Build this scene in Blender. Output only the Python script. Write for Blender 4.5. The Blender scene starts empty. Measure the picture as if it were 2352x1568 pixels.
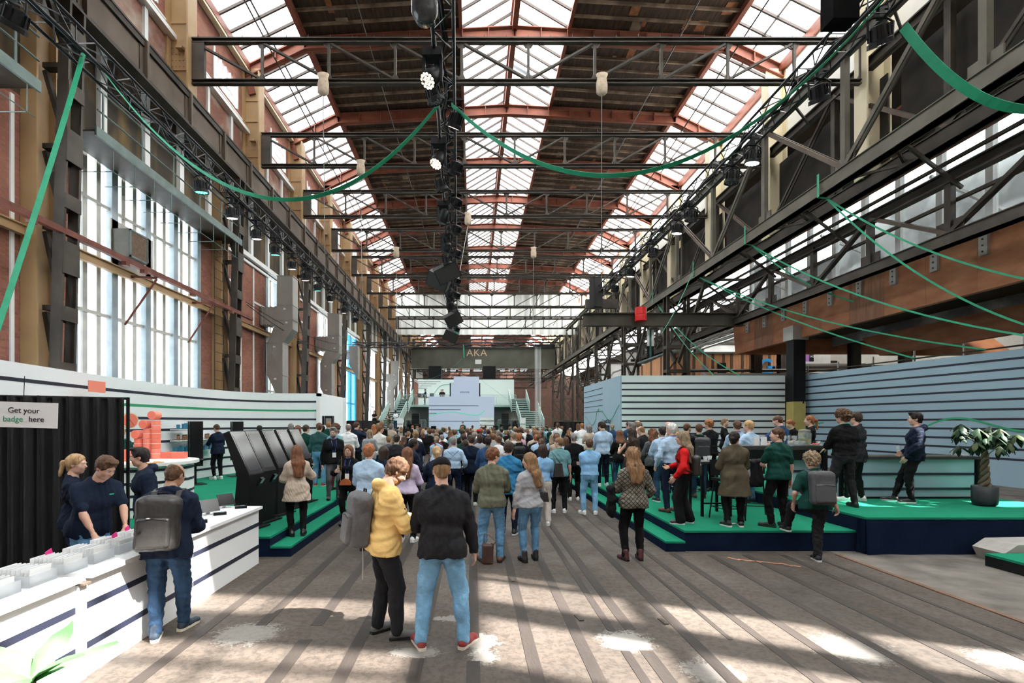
import bpy, math, random
import numpy as np
from mathutils import Vector, Matrix

# ------------------------------------------------------------------ camera, sky, sun, exposure
SC = bpy.context.scene
COL = SC.collection
F, VX, VY, HC = 1160.0, 1087.0, 970.0, 2.15      # focal length in px, vanishing point, eye height (2352x1568 frame)
cam_d = bpy.data.cameras.new('camera')
cam = bpy.data.objects.new('camera', cam_d); COL.objects.link(cam)
cam.location = (0, 0, HC); cam.rotation_euler = (math.pi / 2, 0, 0)
cam_d.sensor_fit = 'HORIZONTAL'; cam_d.sensor_width = 36.0; cam_d.lens = 36.0 * F / 2352
cam_d.shift_x = (1176 - VX) / 2352; cam_d.shift_y = (VY - 784) / 2352
cam_d.clip_start = 0.1; cam_d.clip_end = 400
SC.camera = cam
W = bpy.data.worlds.new('sky'); SC.world = W; W.use_nodes = True
bg = W.node_tree.nodes['Background']
bg.inputs[0].default_value = (0.92, 0.965, 1.0, 1); bg.inputs[1].default_value = 4.2
sun_d = bpy.data.lights.new('sun', 'SUN'); sun = bpy.data.objects.new('sun', sun_d); COL.objects.link(sun)
sun_d.energy = 28.0; sun_d.angle = math.radians(0.5); sun_d.color = (1.0, 0.95, 0.87)
SUN_FROM = Vector((0.60, -0.27, 0.76)).normalized()
sun.location = (20, 10, 40)
sun.rotation_euler = (-SUN_FROM).to_track_quat('-Z', 'Y').to_euler()
SC.view_settings.view_transform = 'Standard'; SC.view_settings.look = 'None'
SC.view_settings.exposure = 0.62; SC.view_settings.gamma = 1.0
SC.view_settings.use_curve_mapping = False
SC.cycles.max_bounces = 6; SC.cycles.diffuse_bounces = 4; SC.cycles.glossy_bounces = 2
SC.cycles.transparent_max_bounces = 12; SC.cycles.transmission_bounces = 4
SC.cycles.sample_clamp_indirect = 6.0; SC.cycles.caustics_reflective = False; SC.cycles.caustics_refractive = False

rnd = random.Random(7)
def gp(x, y, z=0.0):                      # pixel of a point standing at height z -> world
    d = F * (HC - z) / (y - VY); return Vector(((x - VX) * d / F, d, z))
def at(x, y, d):                          # pixel at a known distance -> world
    return Vector(((x - VX) * d / F, d, HC + (VY - y) * d / F))

# ------------------------------------------------------------------ materials
MATS = {}
def mat(name, col, rough=0.6, metal=0.0, col2=None, scale=4.0, bump=0.0, bscale=20.0, stretch=(1, 1, 1), thr=(0.35, 0.65), emit=None, alpha=None, coat=0.0, detail=4.0, spec=None):
    if name in MATS: return MATS[name]
    m = bpy.data.materials.new(name); m.use_nodes = True; MATS[name] = m
    nt = m.node_tree; N = nt.nodes; L = nt.links; p = N['Principled BSDF']
    p.inputs['Base Color'].default_value = (*col, 1); p.inputs['Roughness'].default_value = rough; p.inputs['Metallic'].default_value = metal
    if spec is not None: p.inputs['Specular IOR Level'].default_value = spec
    if coat: p.inputs['Coat Weight'].default_value = coat
    if emit: p.inputs['Emission Color'].default_value = (*emit[0], 1); p.inputs['Emission Strength'].default_value = emit[1]
    if alpha is not None: p.inputs['Alpha'].default_value = alpha
    if col2 or bump:
        tc = N.new('ShaderNodeTexCoord'); mp = N.new('ShaderNodeMapping'); mp.inputs['Scale'].default_value = stretch
        L.new(tc.outputs['Object'], mp.inputs[0])
    if col2:
        nz = N.new('ShaderNodeTexNoise'); nz.inputs['Scale'].default_value = scale; nz.inputs['Detail'].default_value = detail
        L.new(mp.outputs[0], nz.inputs[0])
        cr = N.new('ShaderNodeValToRGB'); cr.color_ramp.elements[0].position = thr[0]; cr.color_ramp.elements[1].position = thr[1]
        cr.color_ramp.elements[0].color = (*col, 1); cr.color_ramp.elements[1].color = (*col2, 1)
        L.new(nz.outputs[0], cr.inputs[0]); L.new(cr.outputs[0], p.inputs['Base Color'])
    if bump:
        nb = N.new('ShaderNodeTexNoise'); nb.inputs['Scale'].default_value = bscale; nb.inputs['Detail'].default_value = 3
        L.new(mp.outputs[0], nb.inputs[0])
        b = N.new('ShaderNodeBump'); b.inputs['Strength'].default_value = bump; b.inputs['Distance'].default_value = 0.02
        L.new(nb.outputs[0], b.inputs['Height']); L.new(b.outputs[0], p.inputs['Normal'])
    return m

def glass_mat(name, transp, diff, col=(1, 1, 1)):
    m = bpy.data.materials.new(name); m.use_nodes = True; nt = m.node_tree; N = nt.nodes; L = nt.links
    for n in list(N):
        if n.type != 'OUTPUT_MATERIAL': N.remove(n)
    out = [n for n in N if n.type == 'OUTPUT_MATERIAL'][0]
    t = N.new('ShaderNodeBsdfTransparent'); t.inputs[0].default_value = (*col, 1)
    d = N.new('ShaderNodeBsdfTranslucent'); d.inputs[0].default_value = (*[c * .95 for c in col], 1)
    mx = N.new('ShaderNodeMixShader'); mx.inputs[0].default_value = diff
    L.new(t.outputs[0], mx.inputs[1]); L.new(d.outputs[0], mx.inputs[2])
    g = N.new('ShaderNodeBsdfGlossy'); g.inputs['Roughness'].default_value = 0.08
    lw = N.new('ShaderNodeLayerWeight'); lw.inputs[0].default_value = .5; pw = N.new('ShaderNodeMath'); pw.operation = 'POWER'; pw.inputs[1].default_value = 4.0; L.new(lw.outputs['Facing'], pw.inputs[0])
    fr = N.new('ShaderNodeMath'); fr.operation = 'MULTIPLY_ADD'; fr.inputs[1].default_value = .5; fr.inputs[2].default_value = .03; L.new(pw.outputs[0], fr.inputs[0])
    m2 = N.new('ShaderNodeMixShader'); L.new(fr.outputs[0], m2.inputs[0]); L.new(mx.outputs[0], m2.inputs[1]); L.new(g.outputs[0], m2.inputs[2])
    L.new(m2.outputs[0], out.inputs[0]); MATS[name] = m
    return m

def brick_mat(name, c1, c2, mortar, blotch, bamt=.35):
    m = bpy.data.materials.new(name); m.use_nodes = True; MATS[name] = m
    nt = m.node_tree; N = nt.nodes; L = nt.links; p = N['Principled BSDF']; p.inputs['Roughness'].default_value = .9
    tc = N.new('ShaderNodeTexCoord'); sp = N.new('ShaderNodeSeparateXYZ'); cb = N.new('ShaderNodeCombineXYZ')
    L.new(tc.outputs['Object'], sp.inputs[0]); ad = N.new('ShaderNodeMath'); ad.operation = 'ADD'
    L.new(sp.outputs[0], ad.inputs[0]); L.new(sp.outputs[1], ad.inputs[1]); L.new(ad.outputs[0], cb.inputs[0]); L.new(sp.outputs[2], cb.inputs[1])
    br = N.new('ShaderNodeTexBrick'); br.inputs['Scale'].default_value = 1.0; br.inputs['Brick Width'].default_value = .22; br.inputs['Row Height'].default_value = .0625
    br.inputs['Mortar Size'].default_value = .007; br.inputs['Color1'].default_value = (*c1, 1); br.inputs['Color2'].default_value = (*c2, 1); br.inputs['Mortar'].default_value = (*mortar, 1)
    L.new(cb.outputs[0], br.inputs[0])
    nz = N.new('ShaderNodeTexNoise'); nz.inputs['Scale'].default_value = .7; nz.inputs['Detail'].default_value = 6; L.new(cb.outputs[0], nz.inputs[0])
    cr = N.new('ShaderNodeValToRGB'); cr.color_ramp.elements[0].position = .48; cr.color_ramp.elements[1].position = .68; L.new(nz.outputs[0], cr.inputs[0])
    cr.color_ramp.elements[1].color = (bamt, bamt, bamt, 1)
    mx = N.new('ShaderNodeMixRGB'); mx.inputs[2].default_value = (*blotch, 1); L.new(cr.outputs[0], mx.inputs[0]); L.new(br.outputs[0], mx.inputs[1]); L.new(mx.outputs[0], p.inputs['Base Color'])
    b = N.new('ShaderNodeBump'); b.inputs['Strength'].default_value = .5; b.inputs['Distance'].default_value = .01; b.invert = True
    L.new(br.outputs['Fac'], b.inputs['Height']); L.new(b.outputs[0], p.inputs['Normal'])
    return m

# ------------------------------------------------------------------ mesh builder
class MB:
    def __init__(self): self.v = []; self.f = []
    def add(self, vs, fs):
        o = len(self.v); self.v += [tuple(v) for v in vs]; self.f += [tuple(i + o for i in f) for f in fs]; return self
    def bx(self, x0, x1, y0, y1, z0, z1):
        return self.add([(x0, y0, z0), (x1, y0, z0), (x1, y1, z0), (x0, y1, z0), (x0, y0, z1), (x1, y0, z1), (x1, y1, z1), (x0, y1, z1)],
                        [(0, 3, 2, 1), (4, 5, 6, 7), (0, 1, 5, 4), (1, 2, 6, 5), (2, 3, 7, 6), (3, 0, 4, 7)])
    def box(self, c, s, R=None):
        R = R or Matrix.Identity(3); c = Vector(c); h = [k / 2 for k in s]
        vs = [c + R @ Vector((a * h[0], b * h[1], e * h[2])) for e in (-1, 1) for a, b in ((-1, -1), (1, -1), (1, 1), (-1, 1))]
        return self.add(vs, [(0, 3, 2, 1), (4, 5, 6, 7), (0, 1, 5, 4), (1, 2, 6, 5), (2, 3, 7, 6), (3, 0, 4, 7)])
    def beam(self, p, q, w, h, up=(0, 0, 1)):           # rectangular bar from p to q, w across, h along up
        p = Vector(p); q = Vector(q); d = (q - p); l = d.length; d.normalize(); u = Vector(up)
        if abs(d.dot(u)) > .98: u = Vector((0, 1, 0))
        s = d.cross(u).normalized(); u = s.cross(d).normalized()
        R = Matrix((s, d, u)).transposed()
        return self.box((p + q) / 2, (w, l, h), R)
    def ibeam(self, p, q, w, h, t=.03, up=(0, 0, 1)):
        p = Vector(p); q = Vector(q); d = (q - p).normalized(); u = Vector(up)
        if abs(d.dot(u)) > .98: u = Vector((0, 1, 0))
        s = d.cross(u).normalized(); u = s.cross(d).normalized()
        self.beam(p, q, t, h, up); o = u * (h / 2 - t / 2)
        self.beam(p + o, q + o, w, t, up); self.beam(p - o, q - o, w, t, up); return self
    def cyl(self, p, q, r0, r1=None, n=8, caps=True):
        p = Vector(p); q = Vector(q); r1 = r0 if r1 is None else r1; d = (q - p).normalized()
        a = d.orthogonal().normalized(); b = d.cross(a)
        vs = []; 
        for c, r in ((p, r0), (q, r1)):
            vs += [c + (a * math.cos(2 * math.pi * i / n) + b * math.sin(2 * math.pi * i / n)) * r for i in range(n)]
        fs = [(i, (i + 1) % n, n + (i + 1) % n, n + i) for i in range(n)]
        if caps: fs += [tuple(range(n - 1, -1, -1)), tuple(range(n, 2 * n))]
        return self.add(vs, fs)
    def path(self, pts, r, n=6):
        pts = [Vector(p) for p in pts]; rs = r if isinstance(r, (list, tuple)) else [r] * len(pts); vs = []; fs = []; prev = None
        for i, p in enumerate(pts):
            d = (pts[min(i + 1, len(pts) - 1)] - pts[max(i - 1, 0)]).normalized()
            a = d.orthogonal().normalized() if prev is None else (prev - d * prev.dot(d)).normalized()
            prev = a; b = d.cross(a)
            vs += [p + (a * math.cos(2 * math.pi * k / n) + b * math.sin(2 * math.pi * k / n)) * rs[i] for k in range(n)]
            if i: fs += [((i - 1) * n + k, (i - 1) * n + (k + 1) % n, i * n + (k + 1) % n, i * n + k) for k in range(n)]
        fs += [tuple(range(n - 1, -1, -1)), tuple(range(len(vs) - n, len(vs)))]
        return self.add(vs, fs)
    def ribbon(self, pts, w, t, wdir):                  # flat band: w across wdir, t thick
        pts = [Vector(p) for p in pts]; wd = Vector(wdir).normalized()
        vs = []; fs = []
        for i, p in enumerate(pts):
            d = (pts[min(i + 1, len(pts) - 1)] - pts[max(i - 1, 0)]).normalized()
            n = d.cross(wd).normalized(); s = n.cross(d).normalized()
            vs += [p + s * w / 2 + n * t / 2, p - s * w / 2 + n * t / 2, p - s * w / 2 - n * t / 2, p + s * w / 2 - n * t / 2]
            if i:
                o = (i - 1) * 4; fs += [(o + k, o + (k + 1) % 4, o + 4 + (k + 1) % 4, o + 4 + k) for k in range(4)]
        fs += [(3, 2, 1, 0), tuple(len(vs) - 4 + k for k in range(4))]
        return self.add(vs, fs)
    def lathe(self, c, prof, n=16, sx=1, sy=1):         # prof: (r, z) pairs bottom to top
        c = Vector(c); vs = []; fs = []
        for r, z in prof: vs += [c + Vector((sx * r * math.cos(2 * math.pi * i / n), sy * r * math.sin(2 * math.pi * i / n), z)) for i in range(n)]
        for j in range(len(prof) - 1): fs += [(j * n + i, j * n + (i + 1) % n, (j + 1) * n + (i + 1) % n, (j + 1) * n + i) for i in range(n)]
        fs += [tuple(range(n - 1, -1, -1)), tuple(range(len(vs) - n, len(vs)))]
        return self.add(vs, fs)
    def prism(self, poly, a, b):                        # polygon of 3D points extruded from offset a to offset b (vectors)
        a = Vector(a); b = Vector(b); n = len(poly); P = [Vector(p) for p in poly]
        return self.add([p + a for p in P] + [p + b for p in P], [tuple(range(n - 1, -1, -1)), tuple(range(n, 2 * n))] + [(i, (i + 1) % n, n + (i + 1) % n, n + i) for i in range(n)])
    def quad(self, a, b, c, d): return self.add([a, b, c, d], [(0, 1, 2, 3)])
    def mesh(self, name):
        me = bpy.data.meshes.new(name); me.from_pydata(self.v, [], self.f); me.update(); return me
    def build(self, name, m, parent=None, smooth=False, local=False):
        me = self.mesh(name)
        if parent is not None and not local:
            off = parent_off(parent); me.transform(Matrix.Translation(-off))
        return link(name, me, m, parent, smooth)
def parent_off(p):
    o = Vector((0, 0, 0))
    while p is not None: o += p.location; p = p.parent
    return o
def link(name, me, m, parent=None, smooth=False, loc=None):
    if m is not None and not me.materials: me.materials.append(m)
    if smooth:
        me.polygons.foreach_set('use_smooth', [True] * len(me.polygons))
    o = bpy.data.objects.new(name, me); COL.objects.link(o)
    if parent is not None: o.parent = parent
    if loc is not None: o.location = loc
    return o
def tag(o, label=None, cat=None, group=None, kind=None):
    if label: o['label'] = label
    if cat: o['category'] = cat
    if group: o['group'] = group
    if kind: o['kind'] = kind
    return o
def thing(name, label, cat, loc=(0, 0, 0), rz=0.0, group=None, kind=None):
    o = bpy.data.objects.new(name, None); COL.objects.link(o); o.location = loc; o.rotation_euler = (0, 0, rz)
    o.empty_display_size = .1
    return tag(o, label, cat, group, kind)
def one(name, mb, m, label, cat, group=None, smooth=False, kind=None, base=None):   # thing that is one mesh; origin moved to base
    me = mb.mesh(name); b = Vector(base) if base is not None else Vector((0, 0, 0))
    me.transform(Matrix.Translation(-b)); o = link(name, me, m, None, smooth, b); return tag(o, label, cat, group, kind)
def struct(name, mb, m, label=None, smooth=False):
    o = mb.build(name, m, None, smooth); o['kind'] = 'structure'
    if label: o['label'] = label
    return o
def copy_tree(root, loc=None, rz=None, label=None, group=None, parent=None):
    r = root.copy(); COL.objects.link(r); r.parent = parent
    if loc is not None: r.location = loc
    if rz is not None: r.rotation_euler = (0, 0, rz)
    if label: r['label'] = label
    if group: r['group'] = group
    for ch in root.children: copy_tree(ch, parent=r)
    return r
def text_obj(name, txt, size, m, parent=None, loc=(0, 0, 0), rot=(math.pi / 2, 0, 0), ext=.002, align='CENTER', offset=0.0, shear=0.0, space=1.0):
    cu = bpy.data.curves.new(name, 'FONT'); cu.body = txt; cu.size = size; cu.extrude = ext; cu.align_x = align; cu.align_y = 'CENTER'; cu.offset = offset
    cu.shear = shear; cu.space_character = space
    cu.materials.append(m); o = bpy.data.objects.new(name, cu); COL.objects.link(o); o.location = loc; o.rotation_euler = rot
    dg = bpy.context.evaluated_depsgraph_get(); me = bpy.data.meshes.new_from_object(o.evaluated_get(dg)); me.name = name
    bpy.data.objects.remove(o); bpy.data.curves.remove(cu)
    o = bpy.data.objects.new(name, me); COL.objects.link(o); o.location = loc; o.rotation_euler = rot
    if parent is not None: o.parent = parent
    return o
def sag(p, q, drop, n=16):
    p = Vector(p); q = Vector(q)
    return [p.lerp(q, i / n) - Vector((0, 0, 4 * drop * (i / n) * (1 - i / n))) for i in range(n + 1)]

# shared materials
M_STEEL = mat('dark_riveted_steel', (.032, .025, .019), .55, .2, (.062, .048, .036), 1.6, .15, 30)
M_STEELG = mat('olive_grey_steel', (.045, .039, .029), .55, .2, (.08, .07, .052), 1.3, .12, 25)
M_GIRD = mat('brown_plate_steel', (.075, .052, .037), .6, .1, (.13, .095, .072), .9, .12, 18)
M_RUST = mat('red_oxide_steel', (.15, .037, .018), .6, .1, (.235, .064, .032), 1.2, .1, 20)
M_REDPIPE = mat('red_painted_pipe', (.14, .034, .02), .55, .1, (.21, .062, .042), 3, .1, 30)
M_BEIGE = mat('beige_painted_steel', (.36, .225, .105), .5, .0, (.42, .275, .14), 1.0, .06, 15)
M_CREAM = mat('cream_painted_steel', (.62, .54, .36), .5, 0, (.68, .60, .42), 1.0, .05, 15)
M_TEAL = mat('grey_teal_paint', (.085, .125, .115), .5, .1, (.14, .19, .18), 2, .05)
M_GALV = mat('galvanised_sheet', (.30, .285, .265), .42, .35, (.37, .355, .335), .8, .04, 12)
M_WHITEP = mat('white_paint', (.78, .79, .78), .5, 0, (.70, .71, .70), .6)
M_BLACKP = mat('matt_black', (.006, .006, .007), .5, spec=.25)
M_BLACKG = mat('gloss_black', (.01, .01, .012), .15)
M_TRUSS = mat('black_truss_tube', (.022, .022, .025), .32, .5)
M_GREENSTRAP = mat('green_strap', (.02, .36, .19), .55, 0, (.015, .30, .16), 6)
M_CONC = mat('pale_concrete', (.30, .28, .26), .9, 0, (.42, .40, .37), 2, .3, 12)
M_PANEW = mat('window_timber', (.42, .41, .38), .7, 0, (.52, .50, .46), 3, .1)
M_BLUEST = mat('blue_grey_mullion', (.25, .30, .33), .5, .1, (.33, .38, .40), 2)
G_ROOF = glass_mat('wired_roof_glass', .05, .95, (.97, .99, 1.0))
G_WIN = glass_mat('clear_window_glass', .92, .08, (.95, .985, 1.0))
G_CLEAR = glass_mat('clear_roof_glass', .97, .03, (.98, .99, 1.0))
B_LEFT = brick_mat('red_brick', (.21, .062, .04), (.31, .105, .065), (.17, .125, .10), (.40, .19, .13))
B_WORN = brick_mat('worn_brick', (.20, .065, .042), (.27, .10, .065), (.17, .14, .12), (.52, .45, .38), .75)
# ------------------------------------------------------------------ the hall: floor, walls, roof
S = 6.0                                   # bay of the roof trusses
TY = [S * (3.06 + k) for k in range(-5, 18)]
XL, XR, XM = -11.03, 14.97, 2.0           # left wall face, right column line, ridge
Y0, Y1 = -13.0, 126.0

def floor_mat():
    m = bpy.data.materials.new('worn_factory_floor'); m.use_nodes = True; nt = m.node_tree; N = nt.nodes; L = nt.links; p = N['Principled BSDF']
    p.inputs['Roughness'].default_value = .8
    tc = N.new('ShaderNodeTexCoord')
    def noise(sc, det=6, rough=.6):
        n = N.new('ShaderNodeTexNoise'); n.inputs['Scale'].default_value = sc; n.inputs['Detail'].default_value = det; n.inputs['Roughness'].default_value = rough; L.new(tc.outputs['Object'], n.inputs[0]); return n
    def ramp(src, stops):
        r = N.new('ShaderNodeValToRGB'); e = r.color_ramp.elements
        while len(e) < len(stops): e.new(.5)
        for k, (pos, c) in zip(e, stops): k.position = pos; k.color = (*c, 1)
        L.new(src, r.inputs[0]); return r
    def mix(fac, a, b, t='MIX'):
        x = N.new('ShaderNodeMixRGB'); x.blend_type = t
        if isinstance(fac, float): x.inputs[0].default_value = fac
        else: L.new(fac, x.inputs[0])
        for s, i in ((a, 1), (b, 2)):
            if isinstance(s, tuple): x.inputs[i].default_value = (*s, 1)
            else: L.new(s, x.inputs[i])
        return x
    base = ramp(noise(.55, 8).outputs[0], [(.3, (.048, .037, .029)), (.5, (.078, .060, .048)), (.72, (.108, .086, .070))])
    speck = ramp(noise(14, 5, .75).outputs[0], [(.42, (.6, .6, .6)), (.54, (1, 1, 1)), (.66, (1.0, 1.0, 1.0)), (.75, (2.1, 2.05, 2.0))])
    c = mix(1.0, base.outputs[0], speck.outputs[0], 'MULTIPLY')
    # plaster-like worn spots: (x, y, rx, ry)
    wn = noise(9.0, 8, .8)
    wf = noise(38.0, 4, .7); wsum = N.new('ShaderNodeMath'); wsum.operation = 'MULTIPLY_ADD'; L.new(wf.outputs[0], wsum.inputs[0]); wsum.inputs[1].default_value = .55; L.new(wn.outputs[0], wsum.inputs[2])
    for (px, py, rx, ry, amt) in ((.06, 4.95, .24, .28, .42), (1.50, 4.98, .34, .30, .5), (-2.30, 5.15, .42, .36, .34), (3.6, 4.8, .45, .4, .25), (.1, 4.65, .16, .2, .35), (-.55, 4.72, .3, .16, .3), (4.9, 4.6, .5, .3, .2), (2.05, 4.35, .3, .3, .3), (-.2, 5.55, .3, .12, .35)):
        s = N.new('ShaderNodeVectorMath'); s.operation = 'SUBTRACT'; L.new(tc.outputs['Object'], s.inputs[0]); s.inputs[1].default_value = (px, py, 0)
        d = N.new('ShaderNodeVectorMath'); d.operation = 'DIVIDE'; L.new(s.outputs[0], d.inputs[0]); d.inputs[1].default_value = (rx, ry, 1)
        ln = N.new('ShaderNodeVectorMath'); ln.operation = 'LENGTH'; L.new(d.outputs[0], ln.inputs[0])
        ma = N.new('ShaderNodeMath'); ma.operation = 'MULTIPLY_ADD'; L.new(wsum.outputs[0], ma.inputs[0]); ma.inputs[1].default_value = -2.0; L.new(ln.outputs['Value'], ma.inputs[2])
        rr = ramp(ma.outputs[0], [(0.0, (0, 0, 0)), (.02, (0, 0, 0))]); rr.color_ramp.elements[0].color = (.85, .85, .85, 1); rr.color_ramp.elements[0].position = .0
        mr = N.new('ShaderNodeMapRange'); L.new(ma.outputs[0], mr.inputs[0]); mr.inputs[1].default_value = -.95; mr.inputs[2].default_value = -.72; mr.inputs[3].default_value = amt; mr.inputs[4].default_value = 0
        N.remove(rr)
        c = mix(mr.outputs[0], c.outputs[0], (.46, .44, .41))
    # paler slab beyond the rusty edge
    sp = N.new('ShaderNodeSeparateXYZ'); L.new(tc.outputs['Object'], sp.inputs[0])
    gt = N.new('ShaderNodeMath'); gt.operation = 'GREATER_THAN'; L.new(sp.outputs[0], gt.inputs[0]); gt.inputs[1].default_value = 5.95
    pale = ramp(noise(1.6, 7).outputs[0], [(.35, (.085, .073, .062)), (.65, (.185, .165, .145))])
    c = mix(gt.outputs[0], c.outputs[0], pale.outputs[0])
    L.new(c.outputs[0], p.inputs['Base Color'])
    rg = ramp(noise(1.2).outputs[0], [(.3, (.55, .55, .55)), (.7, (.9, .9, .9))]); L.new(rg.outputs[0], p.inputs['Roughness'])
    b = N.new('ShaderNodeBump'); b.inputs['Strength'].default_value = .35; b.inputs['Distance'].default_value = .012; L.new(noise(16, 6, .7).outputs[0], b.inputs['Height']); L.new(b.outputs[0], p.inputs['Normal'])
    return m
floor = struct('floor', MB().bx(-12, 31, Y0, Y1, -.3, 0), floor_mat(), 'worn brown factory floor with dark inlaid strips')
M_STRIP = mat('dark_floor_strip', (.018, .013, .0105), .7, .0, (.036, .026, .021), 3, .2, 40, stretch=(1, .25, 1))
M_STRIPR = mat('rusty_floor_edge', (.13, .065, .035), .7, .1, (.18, .10, .06), 4, .2)
strips = [(-2.79, .12, 2, 30), (-2.25, .12, 5.35, 30), (-1.66, .13, 2, 5.0), (-1.66, .13, 5.35, 30), (-1.12, .125, 2, 32), (-.50, .115, 2, 4.6), (-.50, .115, 5.1, 32), (0, .12, 2, 4.55), (0, .12, 5.05, 34),
          (.54, .12, 2, 34), (1.05, .12, 2, 34), (1.43, .085, 2, 4.75), (1.43, .085, 5.2, 34), (1.63, .12, 2, 4.75), (1.63, .12, 5.25, 34), (2.16, .12, 2, 34), (2.55, .05, 5, 30), (2.86, .09, 2, 30), (3.27, .11, 2, 8.3),
          (3.85, .10, 2.5, 8.2), (4.42, .11, 2.5, 8.2), (5.02, .10, 3, 8.2), (5.45, .06, 3, 8.2)]
for x, w, a, b in strips: MB().bx(x - w / 2, x + w / 2, a, b, 0.0005, .004).build('floor_strip', M_STRIP, floor)
MB().bx(5.88, 5.95, 2.5, 8.2, .0005, .012).build('rusty_edge_strip', M_STRIPR, floor)
for x, y, rz_ in ((1.16, 5.55, .2), (.53, 6.9, .1), (2.05, 5.45, .1)):          # small iron covers let into the floor
    MB().box((x, y, .006), (.05, .16, .012), Matrix.Rotation(rz_, 3, 'Z')).build('iron_floor_plug', M_STEEL, floor)
M_PAINT = mat('faded_orange_floor_paint', (.50, .20, .10), .8, 0, (.22, .16, .13), 9, thr=(.42, .58))
for i, (dx, dy) in enumerate(((0, 0), (.09, -.03), (.17, -.07), (.25, -.09), (.35, -.13), (.44, -.17), (.52, -.2), (.6, -.25))):
    MB().box((4.1 + dx * 1.2, 7.95 + dy * 1.6, .0055), (.055, .13 if i % 2 else .2, .003), Matrix.Rotation(.5 + .5 * (i % 3), 3, 'Z')).build('floor_paint_mark', M_PAINT, floor)

# left wall, as panels around its openings
wl = tag(thing('wall_left', 'red brick side wall with tall windows', None), kind='structure')
def wall_piece(y0, y1, z0, z1, m=B_LEFT, name='brick_panel'): MB().bx(XL - .4, XL, y0, y1, z0, z1).build(name, m, wl)
LOWB = [12.6 + 9 * k for k in range(-2, 13)]
ZW = 10.1
# windows of the lower wall: (y0, y1, tint)
WINS = [(4.9, 11.3, 0), (13.9, 20.25, 0), (26.9, 29.8, 0), (35.7, 38.6, 0), (43.0, 47.2, 1), (51.8, 56.4, 0), (60.6, 65.5, 0), (69.5, 74.5, 0), (78.5, 83.5, 0), (87.5, 92.5, 0)]
yy = Y0
for a, b, t in WINS: wall_piece(yy, a, 0, ZW); wall_piece(a, b, 0, 1.2); yy = b
wall_piece(yy, Y1, 0, ZW)
M_STAIN = mat('stained_boarding', (.03, .021, .013), .85, 0, (.17, .115, .045), 1.3, .2, 8, stretch=(1, 1, .3), thr=(.42, .70), detail=9)
wall_piece(Y0, Y1, ZW, 13.6, M_STAIN, 'stained_boarding')
# upper wall with a window in every bay
M_WIN_BLUE = mat('cyan_blue_frame', (.03, .36, .62), .45)
zt0, zt1 = 16.75, 18.15
yy = Y0
for ty in TY:
    a, b = ty + 3.1, ty + 5.2
    if a < Y0: continue
    wall_piece(yy, a, 16.1, 19.5); wall_piece(a, b, 16.1, zt0); wall_piece(a, b, zt1, 19.5); yy = b
wall_piece(yy, Y1, 16.1, 19.5)
wall_piece(Y0, Y1, 13.6, 16.1, B_WORN, 'worn_brick_band')
wn = 0
def window(y0, y1, z0, z1, groups, per, rows, fm, gm, mw, mull, xoff=0.0, deep=.12):
    global wn; wn += 1
    w = tag(thing('window_%d' % wn, None, None, (XL, y0, z0)), kind='structure')
    n = groups * per; st = (y1 - y0) / n
    for i in range(n + 1):
        y = y0 + i * st; big = (i % per == 0)
        MB().bx(XL - .17, XL + (.05 if big else -.06) + xoff, y - (mw if big else mull) / 2, y + (mw if big else mull) / 2, z0, z1).build('mullion' if big else 'glazing_bar', M_BLUEST if big and fm is M_PANEW else fm, w)
    zs = [z0 + (z1 - z0) * r for r in rows]
    for z in zs: MB().bx(XL - .16, XL - .04 + xoff, y0, y1, z - .05, z + .05).build('transom', fm, w)
    zz = [z0] + zs + [z1]
    pane = None
    for i in range(n):
        for a, b in zip(zz, zz[1:]): MB().bx(XL - .13, XL - .12, y0 + i * st, y0 + (i + 1) * st, a, b).build('pane', gm, w)
    return w
for i, (a, b, t) in enumerate(WINS):
    if i == 1: window(a, b, 1.2, ZW - .05, 4, 3, (.235, .47, .64, .84), M_PANEW, G_WIN, .26, .17)
    elif t: window(a, b, 1.2, ZW - .05, 2, 2, (.3, .62), M_WIN_BLUE, G_WIN, .35, .2)
    else: window(a, b, 1.2, ZW - .05, 2, 2, (.3, .62), M_PANEW if i < 3 else M_WHITEP, G_WIN, .3, .16)
for ty in TY:
    if ty + 3.1 > Y0 and ty < 75: window(ty + 3.1, ty + 5.2, zt0, zt1, 1, 5, (.34, .67), M_WHITEP, G_WIN, .1, .05)
    elif ty >= 75: MB().bx(XL - .13, XL - .12, ty + 3.1, ty + 5.2, zt0, zt1).build('pane', G_WIN, wl)
# white ledges, posts and thin bands on the left wall
k = 0
for a, b, z, h, dp in ((Y0, Y1, 16.1, .16, .28), (Y0, Y1, 16.55, .07, .05), (21.9, Y1, 10.25, .22, .18), (21.9, Y1, 9.95, .12, .10)):
    k += 1; struct('trim_%d' % k, MB().bx(XL, XL + dp, a, b, z - h / 2, z + h / 2), M_WHITEP)
wp = MB
y = 2.9
while y < 110:
    MB().bx(XL - .02, XL + .14, y - .13, y + .13, ZW + .1, 13.5).build('wall_post', M_WHITEP, wl)
    if y < 60: MB().bx(XL, XL + .1, y - .09, y + .09, 14.0, 16.05).build('upper_wall_post', M_WHITEP, wl)
    y += 2.0
for y in (12.05, 23.9, 25.3, 31.6, 33.0, 40.6, 42, 49.6, 50.8):
    MB().bx(XL, XL + .04, y - .05, y + .05, 0, ZW - .1).build('white_wall_band', M_WHITEP, wl)
for (a, b, z) in ((21.9, 23.9, 8.6), (21.9, 23.9, 4.2), (25.3, 26.7, 8.2), (31, 33, 8.6), (31, 33, 4.0)):
    MB().bx(XL, XL + .035, a, b, z - .05, z + .05).build('white_wall_band', M_WHITEP, wl)

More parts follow.
